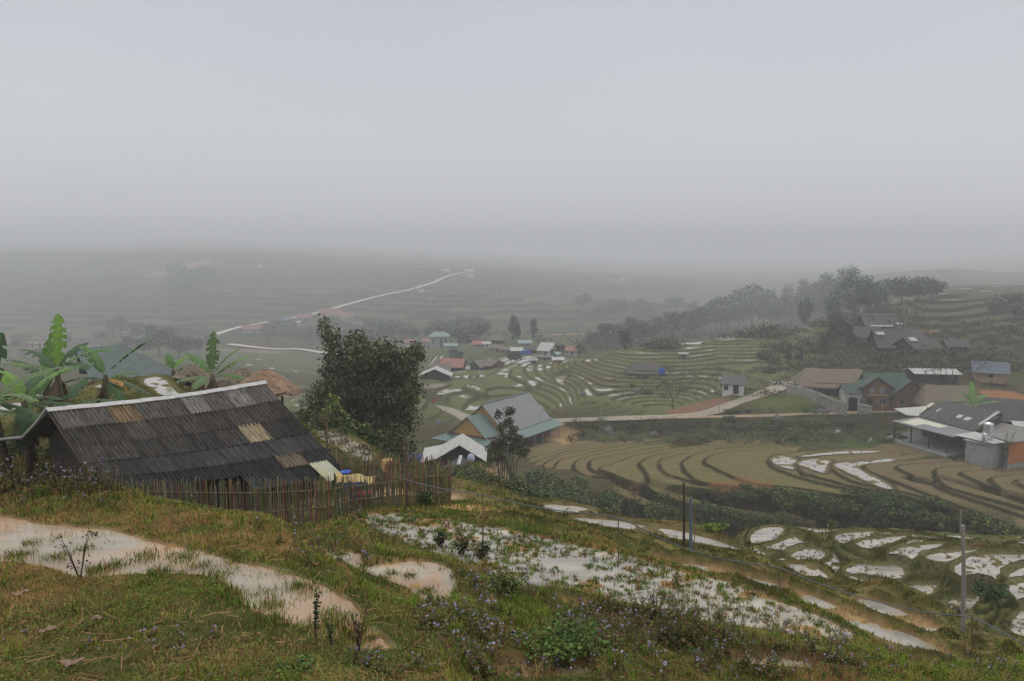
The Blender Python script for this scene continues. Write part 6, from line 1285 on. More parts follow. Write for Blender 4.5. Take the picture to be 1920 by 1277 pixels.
# ------------------------------------------------------------------ houses of the valley and along the far road
VH = [
 ('two storey grey house with a teal hipped roof', 824, 652, 36, 22, 7, 4, ROOFT, WALLG, 8, .8), ('low shed with a flat teal roof right of the two storey house', 846, 654, 22, 6, 3, 0, ROOFT, WALLG, 6, 0), ('red roofed house touching the left of the two storey house', 804, 652, 20, 12, 5, -5, ROOFR, WALLG, 7, 0),
 ('pink roofed house peeping out right of the bamboo thicket', 770, 650, 18, 8, 5, 5, ROOFR, WALLW, 6, 0), ('small house with a pale teal roof in the tree belt', 776, 626, 12, 6, 3, 0, ROOFT, WALLG, 5, 0),
 ('orange tiled house at the left of the valley row', 884, 642, 22, 6, 6, 6, ROOFR, WOODD, 8, 0), ('low red roofed house in front of the orange tiled one', 897, 651, 18, 6, 5, 2, ROOFR, WALLG, 6, 0), ('white box like house beside the low red roof', 913, 652, 12, 8, 2, 0, ROOFW, WALLW, 6, 0),
 ('brown hipped house behind the long grey walls', 932, 644, 26, 7, 8, -4, ROOFK, WOODD, 9, .7), ('long grey walled barn, left one', 930, 660, 24, 8, 4, -3, ROOFK, WALLG, 6, 0), ('long grey walled barn, second from the left', 951, 662, 20, 7, 4, -3, ROOFK, WALLG, 6, 0),
 ('barn with a bright white eave roof', 972, 662, 24, 5, 4, -5, ROOFW, WOODD, 6, 0), ('dark open barn next to the gabled white house', 996, 662, 22, 7, 4, -6, ROOFD, WOODD, 6, 0), ('small teal roofed shed behind the dark open barn', 984, 648, 22, 5, 4, 2, ROOFT, WALLG, 6, 0),
 ('white roofed house with a yellow gable', 1028, 666, 24, 10, 12, -28, ROOFW, WALLG, 8, 0), ('teal awning shed below the yellow gable', 1042, 670, 16, 6, 3, -20, ROOFT, WALLG, 5, 0), ('low grey walled yard building by the junction', 1020, 676, 30, 7, 2, -10, ROOFK, WALLG, 5, 0), ('red roofed white house at the right of the valley row', 1070, 666, 22, 9, 6, -3, ROOFR, WALLW, 6, 0),
 ('yellow market stall with a white canopy by the junction', 1046, 682, 16, 8, 3, 0, ROOFW, WALLY, 5, 0), ('small pale pavilion before the yard building', 1000, 684, 10, 10, 6, 0, WALLG, WALLG, 5, .8),
 ('big red tiled timber house near the white roofed hut', 850, 696, 40, 9, 12, -6, ROOFR, WOODD, 9, 0), ('brown roofed house left of the big red tiled one', 826, 702, 32, 8, 10, 5, ROOFK, WOODD, 8, 0), ('brown gabled house in the middle distance orchard', 902, 694, 24, 7, 9, 30, ROOFK, WOODD, 8, 0), ('orange brown gabled house with a white dish', 926, 692, 18, 7, 8, -40, ROOFK, WOODO, 7, 0),
 ('hut with a bright white gable roof at the edge of the left terraces', 817, 713, 36, 8, 12, 90, ROOFW, WOODD, 9, 0),
 ('red roofed house at the left edge of the picture', 6, 644, 24, 8, 6, 0, ROOFR, WALLG, 8, 0), ('tall pale building with three stepped roofs', 78, 660, 34, 24, 8, 3, ROOFK, WALLC, 9, .6), ('brown roofed house right of the tall pale building', 112, 646, 34, 9, 7, -4, ROOFK, WALLG, 8, 0), ('long brown roof left of the hazy trees', 154, 640, 34, 8, 7, 3, ROOFK, WALLG, 8, 0), ('low grey house under the tall pale building', 50, 668, 30, 8, 6, 0, ROOFK, WALLG, 8, 0),
 ('small grey house low on the left slope', 175, 656, 20, 7, 5, 0, ROOFK, WALLW, 6, 0),
 ('roadside house with a long red roof, nearest on the far road', 475, 625, 38, 8, 7, -3, ROOFR, WALLG, 9, 0), ('small white roadside kiosk', 512, 616, 16, 5, 2, 0, ROOFW, WALLW, 6, 0), ('second small white roadside kiosk', 530, 612, 12, 5, 2, 0, ROOFW, WALLW, 6, 0), ('red roofed house at the bend of the far road', 572, 603, 26, 8, 6, -5, ROOFR, WALLG, 8, 0), ('large cream house with a red roof on the far road', 622, 596, 40, 9, 8, -4, ROOFR, WALLC, 10, .4), ('low cream house with a red roof at the right of the large one', 652, 598, 22, 6, 5, -4, ROOFR, WALLC, 8, 0), ('pale flat house below the bend', 556, 610, 14, 6, 2, 0, ROOFW, WALLW, 7, 0),
 ('white house glowing through the mist at the top of the far road', 880, 520, 16, 12, 3, 10, ROOFW, WALLW, 12, 0), ('small white house where the upper road starts again', 487, 502, 8, 3, 2, 0, ROOFW, WALLW, 8, 0), ('pale house beside the far road below the mist', 790, 550, 10, 4, 2, 0, ROOFW, WALLW, 8, 0), ('small misty house left of the white one', 838, 512, 12, 4, 3, 0, ROOFW, WALLG, 10, 0), ('lonely white hut in the mist above the crest trees', 1168, 528, 8, 4, 2, 0, ROOFW, WALLW, 8, 0),
 ('small concrete tank hut on the curved terraces', 1281, 673, 11, 9, 1.5, -10, WALLG, WALLG, 2.2, 0), ('pale house between crest trees', 1305, 612, 10, 5, 2, 0, ROOFW, WALLG, 5, 0),
]
for lab, px, py, w, h, r_, rt_, rm, wm_, W, hipk in VH:
    hp('village_house', lab, 'house', px, py, w, h, r_, rt_, rm, wm_, W=W, hip=hipk, over=.7, gable=(WALLY if 'yellow gable' in lab else None))
for o in list(C.objects):
    if o.get('label') and 'stepped roofs' in o['label']:
        m_ = o.location.y / FPX; MB().box((0, 0, 14 * m_), (40 * m_, 11, .4)).box((0, 0, 7 * m_), (46 * m_, 12, .4)).build('stepped_roof', ROOFK, o, local=True)
p_ = gpix(531, 606, 300); SB = empty('billboard', p_); tag(SB, 'blue board on posts beside the far road', 'billboard'); MB().box(p_ + Vector((0, 0, 4.2)), (5.0, .3, 4.6)).build('board', mat('blue_board', (.10, .20, .55), .5), SB)
for s_ in (-1, 1): MB().tube([p_ + Vector((s_ * 1, 0, -.5)), p_ + Vector((s_ * 1, 0, 2))], .15, 6).build('post', POST, SB)
p_ = gpix(988, 664, 300); o = cloth('tarpaulin', 'blue tarpaulin on the barn beside the white eave roof', 'tarpaulin', 987, 657, 400, 4, 2, BLUE, 7)
o.location = atr(987, 657, p_.y - 2)
def bridge():
    a_, b_ = at(562, 657, 424), at(600, 663, 407); r_ = empty('footbridge', (a_ + b_) / 2); tag(r_, 'low plank bridge on short piers across the valley track', 'bridge'); MB().slab([a_ + Vector((0, 1.5, .5)), b_ + Vector((0, 1.5, .5)), b_ + Vector((0, -1.5, .5)), a_ + Vector((0, -1.5, .5))], .4).build('deck', WOODT, r_)
    for t_ in (.1, .37, .63, .9): c = a_.lerp(b_, t_); MB().box((c.x, c.y, c.z - 1), (.5, 2, 2.6)).build('pier', WALLG, r_)
bridge()
# ------------------------------------------------------------------ grass, weeds, flowers, straw
G5 = np.random.default_rng(77)
GRM = mat('grass_blades', rough=.8, attr=True, spec=.04)
PALG = np.array([(.17, .235, .03), (.11, .17, .024), (.25, .24, .05), (.38, .26, .10), (.22, .12, .045), (.20, .20, .065)])
def onwater(x, y, tol=.0):
    wz = smp(WZ, x, y); z = hgta(x, y); return np.isfinite(wz) & (z < wz + tol)
def blades(x, y, z, h, w, col, lean=.5):
    n = len(x); a = G5.uniform(0, 6.283, n); sx, sy = np.cos(a) * w * .5, np.sin(a) * w * .5; b = G5.uniform(0, 6.283, n); l = G5.uniform(.1, lean, n) * h
    lx, ly = np.cos(b) * l, np.sin(b) * l
    P = np.stack([x, y, z], 1); S = np.stack([sx, sy, 0 * sx], 1); M1 = P + np.stack([lx * .35, ly * .35, h * .6], 1); T_ = P + np.stack([lx, ly, h * np.sqrt(np.maximum(.15, 1 - (l / h) ** 2 * .5))], 1)
    V_ = np.stack([P - S, P + S, M1 + S * .7, T_, M1 - S * .7], 1).reshape(-1, 3); i = np.arange(n)[:, None] * 5
    F4 = np.concatenate([i + np.array([[0, 1, 2, 4]]), ], 0); F3 = i + np.array([[4, 2, 3, 3]])
    return V_, F4, F3, np.repeat(col, 5, 0)
def blademesh(name, x, y, z, h, w, col, label, lean=.5, group=None):
    V_, F4, F3, c_ = blades(x, y, z, h, w, col, lean); me = bpy.data.meshes.new(name); n = len(x)
    me.vertices.add(len(V_)); me.vertices.foreach_set('co', V_.astype(np.float32).ravel())
    lo = np.concatenate([F4, F3[:, :3]], 1).ravel().astype(np.int32); me.loops.add(len(lo)); me.loops.foreach_set('vertex_index', lo)
    st = np.stack([np.arange(n) * 7, np.arange(n) * 7 + 4], 1).ravel().astype(np.int32); me.polygons.add(2 * n); me.polygons.foreach_set('loop_start', st); me.update(calc_edges=True)
    a = me.color_attributes.new('Col', 'FLOAT_COLOR', 'POINT'); c4 = np.ones((len(V_), 4), np.float32); c4[:, :3] = c_.clip(.003, .9); a.data.foreach_set('color', c4.ravel()); me.materials.append(GRM)
    o = bpy.data.objects.new(name, me); C.objects.link(o); tag(o, label, 'grass', kind='stuff'); return o
def sample(n, Y0, Y1, px0=-120, px1=2060):
    Y = np.exp(G5.uniform(math.log(Y0), math.log(Y1), n)); u = (G5.uniform(px0, px1, n) - CX) / FPX * 1.03; return u * Y, Y
def pick(x, y, wts):
    m = fbm(x, y, 1.1, 3, 81); m2 = fbm(x, y, .35, 2, 82); k = np.zeros(len(x), int); r_ = G5.random(len(x))
    dry = np.clip(.30 + 1.3 * m + .5 * m2, .04, .95) + .45 * sstep(-.2, -2.2, x) * (1 - sstep(5.2, 6.8, y)); g = G5.random(len(x)) < dry
    k = np.where(g, G5.choice([3, 4, 2, 5], len(x), p=[.34, .3, .2, .16]), G5.choice([0, 1, 2, 5], len(x), p=[.36, .36, .18, .10]))
    return PALG[k] * G5.uniform(.6, 1.35, (len(x), 1)) * (1 + .45 * m[:, None] * .8 + .35 * m2[:, None] + .35 * fbm(x, y, .16, 2, 83)[:, None])
x, y = sample(430000, 3.6, 24); ok_ = ~onwater(x, y, .012) & ((smp(mudm, x, y) < .45) | (G5.random(len(x)) < .62)) & (G5.random(len(x)) < np.clip(.75 + .8 * fbm(x, y, .6, 3, 90), .3, 1)); x, y = x[ok_], y[ok_]
hk_ = (smp(regions['hill'], x, y) < .5) | (G5.random(len(x)) < .45 + .6 * smp(riser, x, y)); x, y = x[hk_], y[hk_]
yardm = ((x - (-3.2)) ** 2 + (y - 22.5) ** 2) > 4; x, y = x[yardm], y[yardm]
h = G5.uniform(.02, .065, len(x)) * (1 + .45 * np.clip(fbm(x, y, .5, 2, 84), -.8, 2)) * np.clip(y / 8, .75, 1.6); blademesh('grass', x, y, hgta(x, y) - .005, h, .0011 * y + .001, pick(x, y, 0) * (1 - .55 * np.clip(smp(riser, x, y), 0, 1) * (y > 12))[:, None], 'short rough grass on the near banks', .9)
# longer tufts on the bank edges
def tufts(n, per, Y0, Y1, hr, spread, wk, accept, label, name='grass', pal=(0, 1, 2, 3), pp=(.35, .35, .15, .15), px0=-120, px1=2060):
    cx_, cy_ = sample(n, Y0, Y1, px0, px1); k = accept(cx_, cy_); cx_, cy_ = cx_[k], cy_[k]; m = len(cx_); s_ = G5.uniform(.6, 1.4, m)
    ci = np.repeat(np.arange(m), per); x = cx_[ci] + G5.normal(size=len(ci)) * spread * s_[ci]; y = cy_[ci] + G5.normal(size=len(ci)) * spread * s_[ci]
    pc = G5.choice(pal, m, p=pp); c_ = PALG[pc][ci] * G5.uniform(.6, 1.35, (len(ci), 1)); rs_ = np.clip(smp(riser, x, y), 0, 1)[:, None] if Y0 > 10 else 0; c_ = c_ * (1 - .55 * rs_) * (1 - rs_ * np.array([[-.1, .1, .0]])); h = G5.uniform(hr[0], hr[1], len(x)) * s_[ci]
    return blademesh(name, x, y, hgta(x, y) - .01, h, wk * y + .001, c_, label, .8)
land = lambda x, y: ~onwater(x, y, .0)
tufts(900, 24, 4.2, 13, (.06, .17), .035, .0012, lambda x, y: land(x, y) & (fbm(x, y, 1.5, 2, 85) > -.05), 'longer grass tufts along the banks')
tufts(3600, 16, 12.5, 26, (.04, .11), .05, .0012, lambda x, y: land(x, y) & (G5.random(len(x)) < .25 + .9 * smp(riser, x, y)), 'coarse grass tufts down the near slope')
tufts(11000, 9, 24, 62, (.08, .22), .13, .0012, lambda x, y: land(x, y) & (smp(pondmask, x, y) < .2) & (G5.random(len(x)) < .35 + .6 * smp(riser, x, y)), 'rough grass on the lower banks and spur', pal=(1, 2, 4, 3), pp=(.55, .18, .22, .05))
tufts(5200, 9, 45, 118, (.3, .7), .3, .0014, lambda x, y: land(x, y) & (smp(regions['field'], x, y) < .3) & (hgta(x, y) < -21), 'rank undergrowth on the gully sides', name='undergrowth', pal=(1, 2, 4), pp=(.5, .25, .25), px0=800)
# grass clumps standing in the shallow foreground water
def wet(x, y): wz = smp(WZ, x, y); z = hgta(x, y); return np.isfinite(wz) & (z > wz - .06) & (z < wz + .03)
tufts(9000, 12, 5.2, 12.4, (.03, .10), .03, .0011, lambda x, y: wet(x, y) & (fbm(x, y, .7, 3, 86) > .12), 'sparse grass standing in the shallow brown water', pal=(0, 1, 3, 4), pp=(.45, .25, .15, .15))
cps = [(270, 1047, .30), (338, 1048, .28), (480, 1117, .34), (505, 1137, .22), (420, 1078, .26), (615, 1170, .26), (515, 1170, .22), (218, 1062, .2), (105, 1045, .25), (60, 1020, .2), (160, 1030, .22), (300, 1075, .2), (380, 1062, .2), (655, 1195, .25), (560, 1100, .2), (180, 1072, .25), (35, 1042, .3), (430, 1118, .3), (640, 1040, .18), (800, 1110, .22), (770, 1080, .18), (735, 1075, .16)]
X_, Y_, H_ = [], [], []
for px, py, r_ in cps:
    p = onz(px, py, -3.1 if py > 1060 or px < 560 else -4.5) if px < 700 else onz(px, py, -4.5)
    n_ = int(650 * r_); X_ += list(p.x + G5.normal(size=n_) * r_ * .32); Y_ += list(p.y + G5.normal(size=n_) * r_ * .30); H_ += list(G5.uniform(.03, .11, n_))
X_, Y_, H_ = map(np.array, (X_, Y_, H_)); blademesh('grass', X_, Y_, hgta(X_, Y_) - .01, H_ + .03, .0011 * Y_ + .001, PALG[G5.choice([0, 1, 3, 4], len(X_), p=[.35, .3, .15, .2])] * G5.uniform(.5, 1.3, (len(X_), 1)), 'grass clumps rising out of the brown foreground water', .9)
# rice stubble in the long flooded paddy and in those of the big field
p2 = [onz(px, py, -6.2) for px, py in PD[2][1]]
cx_ = G5.uniform(min(p.x for p in p2), max(p.x for p in p2), 9500); cy_ = G5.uniform(min(p.y for p in p2), max(p.y for p in p2), 9500)
d_, _ = sdist(cx_, cy_, p2); k = (d_ > .05) & (fbm(cx_, cy_, 1.2, 3, 87) > -.5) | (d_ > 0) & (d_ < .25); k &= G5.random(len(k)) < .42; cx_, cy_ = cx_[k], cy_[k]; m = len(cx_)
per = 16; ci = np.repeat(np.arange(m), per); s_ = G5.uniform(.6, 1.35, m); x = cx_[ci] + G5.normal(size=len(ci)) * .035 * s_[ci]; y = cy_[ci] + G5.normal(size=len(ci)) * .035 * s_[ci]
pc = G5.choice([0, 1, 3, 4], m, p=[.42, .34, .08, .16]); c_ = PALG[pc][ci] * G5.uniform(.5, 1.2, (len(ci), 1)); h = G5.uniform(.04, .105, len(x)) * s_[ci]
zz_ = np.maximum(hgta(x, y), -6.21); o = blademesh('rice_stubble', x, y, zz_ - .01, h, .0011 * y + .001, c_, 'regrown rice stubble dotted over the long flooded paddy', 1.2)
for z_, pix_, k_ in PD[7:]:
    pass
cx_, cy_ = sample(60000, 40, 150, 1300, 2060); wz = smp(WZ, cx_, cy_); k = np.isfinite(wz) & (hgta(cx_, cy_) < wz + .02) & (fbm(cx_, cy_, 2.5, 2, 88) > -.15) & (G5.random(60000) < .13); cx_, cy_, wz = cx_[k], cy_[k], wz[k]; m = len(cx_); ci = np.repeat(np.arange(m), 7)
x = cx_[ci] + G5.normal(size=len(ci)) * .05; y = cy_[ci] + G5.normal(size=len(ci)) * .05; blademesh('rice_stubble', x, y, wz[ci] - .01, G5.uniform(.05, .16, len(ci)), .0009 * y, PALG[G5.choice([4, 2, 3], m)][ci] * .7, 'old rice stubble standing in the paddies beyond', 1.0)
# creeping leafy weeds
x, y = sample(150000, 3.6, 18); k = ~onwater(x, y, .015) & (fbm(x, y, .6, 3, 91) > -.12) & (smp(mudm, x, y) < .5); x, y = x[k], y[k]; n = len(x)
z = hgta(x, y) + G5.uniform(.0, .07, n); a = G5.uniform(0, 6.28, n); L_ = G5.uniform(.010, .026, n) * np.clip(y / 7, .8, 1.8); tl = G5.uniform(-.3, .5, n)
D_ = np.stack([np.cos(a), np.sin(a), tl], 1) * L_[:, None]; S_ = np.stack([-np.sin(a), np.cos(a), G5.uniform(-.3, .3, n)], 1) * (L_ * .33)[:, None]; P_ = np.stack([x, y, z], 1)
Vl = np.stack([P_, P_ + D_ * .5 + S_, P_ + D_, P_ + D_ * .5 - S_], 1).reshape(-1, 3); m1 = fbm(x, y, .9, 2, 92)
pc = np.where(G5.random(n) < .25 + .4 * m1, 1, 0); cb = np.where(pc[:, None] == 1, np.array([(.20, .11, .045)]), np.array([(.12, .18, .028)])) * G5.uniform(.55, 1.25, (n, 1))
o = np_mesh('creeping_weeds', Vl, np.arange(4 * n).reshape(-1, 4), GRM, np.repeat(cb, 4, 0)); tag(o, 'creeping small leaved weeds over the banks', 'weeds', kind='stuff')
# dry straw and stalk litter, bottom left
x, y = sample(6000, 3.6, 12, -120, 1500); k = ~onwater(x, y, .01) & ((x < -.5) | (G5.random(6000) < .3)) & (fbm(x, y, 1.2, 2, 93) > -.3); x, y = x[k], y[k]; n = len(x); a = G5.uniform(0, 6.28, n); L_ = G5.exponential(.06, n).clip(.02, .30); w = .0015 + .003 * G5.random(n); z = hgta(x, y) + .02 + G5.uniform(0, .03, n); x2, y2 = x + np.cos(a) * L_, y + np.sin(a) * L_; z2 = hgta(x2, y2) + .02 + G5.uniform(0, .04, n)
S_ = np.stack([-np.sin(a) * w, np.cos(a) * w, 0 * w], 1); P_ = np.stack([x, y, z], 1); Q_ = np.stack([x2, y2, z2], 1); U_ = np.array([[0, 0, 1]]) * w[:, None] * 1.5
Vl = np.stack([P_ - S_, P_ + S_, Q_ + S_, Q_ - S_, P_ + U_, Q_ + U_], 1).reshape(-1, 3); i = np.arange(n)[:, None] * 6; Fl = np.concatenate([i + np.array([[0, 4, 5, 3]]), i + np.array([[4, 1, 2, 5]])])
cb = np.array([(.25, .15, .075)]) * G5.uniform(.35, 1.4, (n, 1)); o = np_mesh('straw_litter', Vl, Fl, GRM, np.repeat(cb, 6, 0)); tag(o, 'dry brown straw and stalks scattered on the near grass', 'straw', kind='stuff')
# purple flowering weeds: brown stems, few leaves, pale lilac heads
def clumps(spec, seed):
    g_ = np.random.default_rng(seed); out = []
    for px0, px1, py0, py1, n, h0, h1, fl in spec:
        for _ in range(n):
            f = g_.random(); px = px0 + (px1 - px0) * f; py = g_.uniform(py0, py1); p = gpix(px, py, 4.2)
            if p.y > 40 or bool(onwater(np.array([p.x]), np.array([p.y]), -.02)[0]): continue
            out.append((p, g_.uniform(h0, h1), fl))
    return out
spec = [(-20, 230, 898, 925, 75, .22, .5, .3), (0, 220, 840, 890, 30, .5, 1.1, .3), (0, 460, 905, 955, 34, .12, .3, .35), (440, 700, 930, 975, 40, .12, .3, .35), (560, 700, 1015, 1080, 14, .12, .25, .3), (790, 930, 1130, 1277, 44, .10, .26, .3), (640, 780, 1240, 1277, 8, .08, .16, .4), (850, 1000, 1075, 1130, 30, .12, .28, .5), (1050, 1380, 1140, 1220, 110, .14, .34, .2), (820, 1400, 1210, 1275, 46, .08, .22, .38), (1400, 1920, 1225, 1275, 40, .10, .26, .3), (0, 480, 1180, 1277, 8, .06, .15, .5), (480, 800, 970, 1020, 16, .12, .28, .35), (1250, 1600, 1190, 1235, 18, .12, .3, .35)]
SV, SF, SC, LV, LC, HV, HC = [], [], [], [], [], [], []
g_ = np.random.default_rng(5)
for p, H_, fl in clumps(spec, 9):
    for s_ in range(g_.integers(3, 8)):
        b0 = np.array(p) + np.array([g_.normal() * .10, g_.normal() * .10, -.02]); hh = H_ * g_.uniform(.6, 1.15); t0 = b0 + np.array([g_.normal() * .16 * hh, g_.normal() * .16 * hh, hh]); md = (b0 + t0) / 2 + np.array([g_.normal() * .03, g_.normal() * .03, 0]); r_ = .0016 + .00022 * p.y; k0 = len(SV)
        for q, rr_ in ((b0, r_ * 1.3), (md, r_), (t0, r_ * .6)):
            for a in (0, 2.09, 4.19): SV.append(q + np.array([math.cos(a) * rr_, math.sin(a) * rr_, 0]))
        for lv in (0, 3):
            for a in range(3): SF.append((k0 + lv + a, k0 + lv + (a + 1) % 3, k0 + lv + 3 + (a + 1) % 3, k0 + lv + 3 + a))
        c_ = np.array([(.10, .05, .03), (.07, .06, .03), (.13, .08, .05)][g_.integers(3)]) * g_.uniform(.6, 1.3); SC += [c_] * 9
        for _ in range(int(9 + 10 * hh)):
            f = g_.uniform(.15, 1); q = b0 + (t0 - b0) * f; a = g_.uniform(0, 6.28); L_ = g_.uniform(.018, .045) * (1.2 - .5 * f) * (1 + p.y * .03); dv = np.array([math.cos(a), math.sin(a), g_.uniform(-.5, .5)]) * L_; sv = np.array([-math.sin(a), math.cos(a), .2]) * L_ * .3
            LV += [q, q + dv * .5 + sv, q + dv, q + dv * .5 - sv]; c_ = np.array([(.06, .09, .025), (.10, .06, .035), (.09, .12, .03), (.13, .08, .04)][g_.integers(4)]) * g_.uniform(.6, 1.4); LC += [c_] * 4
        if g_.random() < fl:
            for _ in range(g_.integers(1, 4)):
                c0 = t0 + g_.normal(size=3) * .012; R_ = g_.uniform(.005, .009) * (1 + p.y * .045); lc = np.array((.50, .45, .60)) * g_.uniform(.6, 1.25)
                for _ in range(5): a = g_.normal(size=3); a /= np.linalg.norm(a); b = np.cross(a, g_.normal(size=3)); b /= np.linalg.norm(b); cc_ = np.cross(a, b); HV += [c0 + (b) * R_, c0 + cc_ * R_, c0 - b * R_, c0 - cc_ * R_]; HC += [lc] * 4
nS, nL, nH = len(SV), len(LV), len(HV)
Fs = np.array(SF + [tuple(nS + 4 * i + j for j in range(4)) for i in range(nL // 4)] + [tuple(nS + nL + 4 * i + j for j in range(4)) for i in range(nH // 4)])
o = np_mesh('flowering_weeds', np.array(SV + LV + HV), Fs, GRM, np.array(SC + LC + HC)); tag(o, 'brown stemmed weeds with small lilac flowers on the banks', 'weeds', kind='stuff')
# single plants that stand out
def plant(name, label, px, py, h, r, n, L, W, col, seed, col2=None, Ymin=4.2, stems=5):
    p = gpix(px, py, Ymin); root = empty(name, p); tag(root, label, 'plant'); rr = random.Random(seed); bl = []; mb = MB()
    for k in range(stems):
        a = rr.uniform(0, 6.28); e_ = Vector((math.cos(a) * r * rr.uniform(.1, .9), math.sin(a) * r * rr.uniform(.1, .9), h * rr.uniform(.6, 1))); mb.tube([(0, 0, -.03), e_ * .5 + Vector((0, 0, .03)), e_], [.006, .005, .003], 5)
        for f in (.45, .7, .95): bl.append((e_ * f, (r * .25, r * .25, h * .14)))
    mb.build('stems', BARK, root, local=True); V_, F_, c_ = leafcloud(n, bl, L, W, col, seed=seed, col2=col2, droop=.1); np_mesh('leaves', V_, F_, LEAF, c_, parent=root)
plant('broad_leaved_weed', 'dark broad leaved weed at the edge of the green paddy, the left of three', 828, 1032, .42, .16, 60, .13, .07, (.045, .07, .025), 1, (.08, .045, .03)); plant('broad_leaved_weed', 'tall dark weed with drooping leaves in the middle of three at the paddy edge', 868, 1042, .5, .18, 70, .14, .07, (.05, .06, .025), 2, (.09, .05, .03)); plant('broad_leaved_weed', 'dark leaning weed with a broad leaf, the right of three at the paddy edge', 905, 1050, .36, .15, 40, .15, .08, (.04, .075, .03), 3, (.07, .045, .03))
plant('upright_weed', 'single upright small leaved weed standing in the front puddle', 591, 1200, .42, .05, 120, .03, .02, (.04, .06, .02), 4, (.06, .05, .02), stems=2); plant('upright_weed', 'lower small leaved weed right of the upright one in the puddle', 622, 1215, .22, .05, 60, .028, .018, (.06, .10, .03), 5, stems=2); plant('dry_weed', 'dry branching weed head leaning over the front puddle', 672, 1225, .34, .10, 90, .03, .02, (.13, .07, .05), 6, (.09, .06, .04), stems=4)
plant('leafy_weed', 'dense bright leafy weed clump at the bottom of the picture', 1075, 1225, .20, .55, 1100, .038, .024, (.07, .12, .028), 7, (.12, .17, .05), stems=12); plant('leafy_weed', 'leafy weed clump on the bank right of the brown puddle', 940, 1120, .26, .35, 700, .045, .03, (.09, .13, .03), 8, (.14, .12, .05), stems=12); plant('leafy_weed', 'bright green round leaved weed beside the bottom edge', 560, 1262, .08, .25, 300, .035, .022, (.09, .15, .035), 9, stems=9)
plant('leafy_bush', 'green leafy bush against the right end of the bamboo fence', 800, 948, .38, .5, 700, .06, .04, (.06, .10, .03), 10, (.10, .13, .04), stems=10); plant('yellow_green_plant', 'yellow green plant on the lower bank beside a white bag', 1337, 996, .28, .5, 500, .10, .05, (.19, .26, .05), 11, Ymin=24, stems=12); plant('leaning_dead_weed', 'dead dark weed leaning over the left puddle', 150, 1085, .5, .3, 90, .035, .02, (.07, .045, .03), 12, stems=4)
plant('leafy_bush', 'small dark bush in the lowest boggy paddy by the tall concrete pole', 1855, 1125, .9, 1.2, 900, .16, .1, (.05, .085, .03), 13, Ymin=36, stems=10); plant('banana_sprout', 'pale spindly sprout beside the lowest paddies', 1560, 1000, .8, .6, 200, .2, .08, (.13, .15, .05), 14, Ymin=36)
p_ = gp(1352, 31); o = MB().lathe((0, 0, -.02), [(0, 0), (.28, .02), (.33, .15), (.24, .32), (.08, .38), (0, .38)], 14).build('white_bag', mat('white_plastic', (.75, .75, .74), .6), None, smooth=True, local=True); o.scale = (.42, .42, .42); o.location = p_; tag(o, 'crumpled white bag beside the yellow green plant', 'bag')
def deadleaf(px, py, s, label, seed):
    p = gpix(px, py, 4.2); rr = random.Random(seed); vs = []; fs = []
    for i in range(9):
        w = .28 * math.sin(math.pi * (i + .3) / 9.2) * (1 + rr.uniform(-.25, .25))
        for j in range(3): vs.append(((i / 8 - .5) * s, (j - 1) * w * s, .12 * s * abs(j - 1) * rr.uniform(.3, 1.4) + .08 * s * math.sin(i * .9 + seed)))
    for i in range(8):
        for j in range(2): fs.append((i * 3 + j, i * 3 + j + 1, (i + 1) * 3 + j + 1, (i + 1) * 3 + j))
    o = np_mesh('dead_leaf', vs, fs, mat('dead_leaf', (.22, .14, .09), .8, 14, .35), smooth=True); o.location = p + Vector((0, 0, .05)); o.rotation_euler = (0, 0, rr.uniform(-.5, .5)); md = o.modifiers.new('t', 'SOLIDIFY'); md.thickness = .003; tag(o, label, 'leaf')
deadleaf(135, 1258, .17, 'curled dead brown leaf near the bottom left corner', 1); deadleaf(38, 1125, .16, 'long dead leaf on the grass at the left edge', 2); deadleaf(90, 1195, .13, 'dry stalk leaf in the litter left of the bright weed', 3); deadleaf(180, 1172, .10, 'small pale dead leaf in the litter', 4)

# low scrub over the upper village and its hillside: nobody could count it
def scrub(n, px0, px1, py0, py1, seed, L, rad, col, label, per=30, Ymin=150, keep=lambda p: True):
    g_ = np.random.default_rng(seed); cs = []
    for _ in range(n):
        p = gpix(g_.uniform(px0, px1), g_.uniform(py0, py1), Ymin)
        if keep(p): cs.append(p)
    m = len(cs); c = np.array([tuple(p) for p in cs]); ci = np.repeat(np.arange(m), per); N = len(ci); sz = g_.uniform(.5, 1.5, m)[ci][:, None]
    P = c[ci] + g_.normal(size=(N, 3)) * np.array([1, 1, .35]) * rad * sz + np.array([0, 0, .25 * rad]); ax = g_.normal(size=(N, 3)); ax /= np.linalg.norm(ax, axis=1)[:, None]; sd = np.cross(ax, g_.normal(size=(N, 3))); sd /= np.linalg.norm(sd, axis=1)[:, None]
    q = np.stack([P, P + ax * L * .5 + sd * L * .3, P + ax * L, P + ax * L * .5 - sd * L * .3], 1).reshape(-1, 3); tn = g_.uniform(.5, 1.6, m)[ci][:, None] * g_.uniform(.6, 1.3, (N, 1)); hu = (g_.random(m) < .35)[ci][:, None]
    cc = np.where(hu, np.array([(.13, .10, .055)]), np.array([col])) * tn; o = np_mesh('undergrowth', q, np.arange(4 * N).reshape(-1, 4), LEAF, np.repeat(cc, 4, 0)); tag(o, label, 'undergrowth', kind='stuff')
scrub(900, 1430, 2000, 600, 700, 1, .7, 1.1, (.055, .075, .035), 'dense dark scrub around the upper village')
scrub(260, 1060, 1690, 788, 832, 2, .4, .6, (.07, .085, .035), 'weedy scrub on the slope between the road and the big field', Ymin=120)
scrub(420, 1150, 1950, 905, 1000, 3, .4, .6, (.06, .075, .028), 'weedy scrub on the gully banks', Ymin=70, keep=lambda p: float(smp(regions['field'], np.array([p.x]), np.array([p.y]))[0]) < .3)
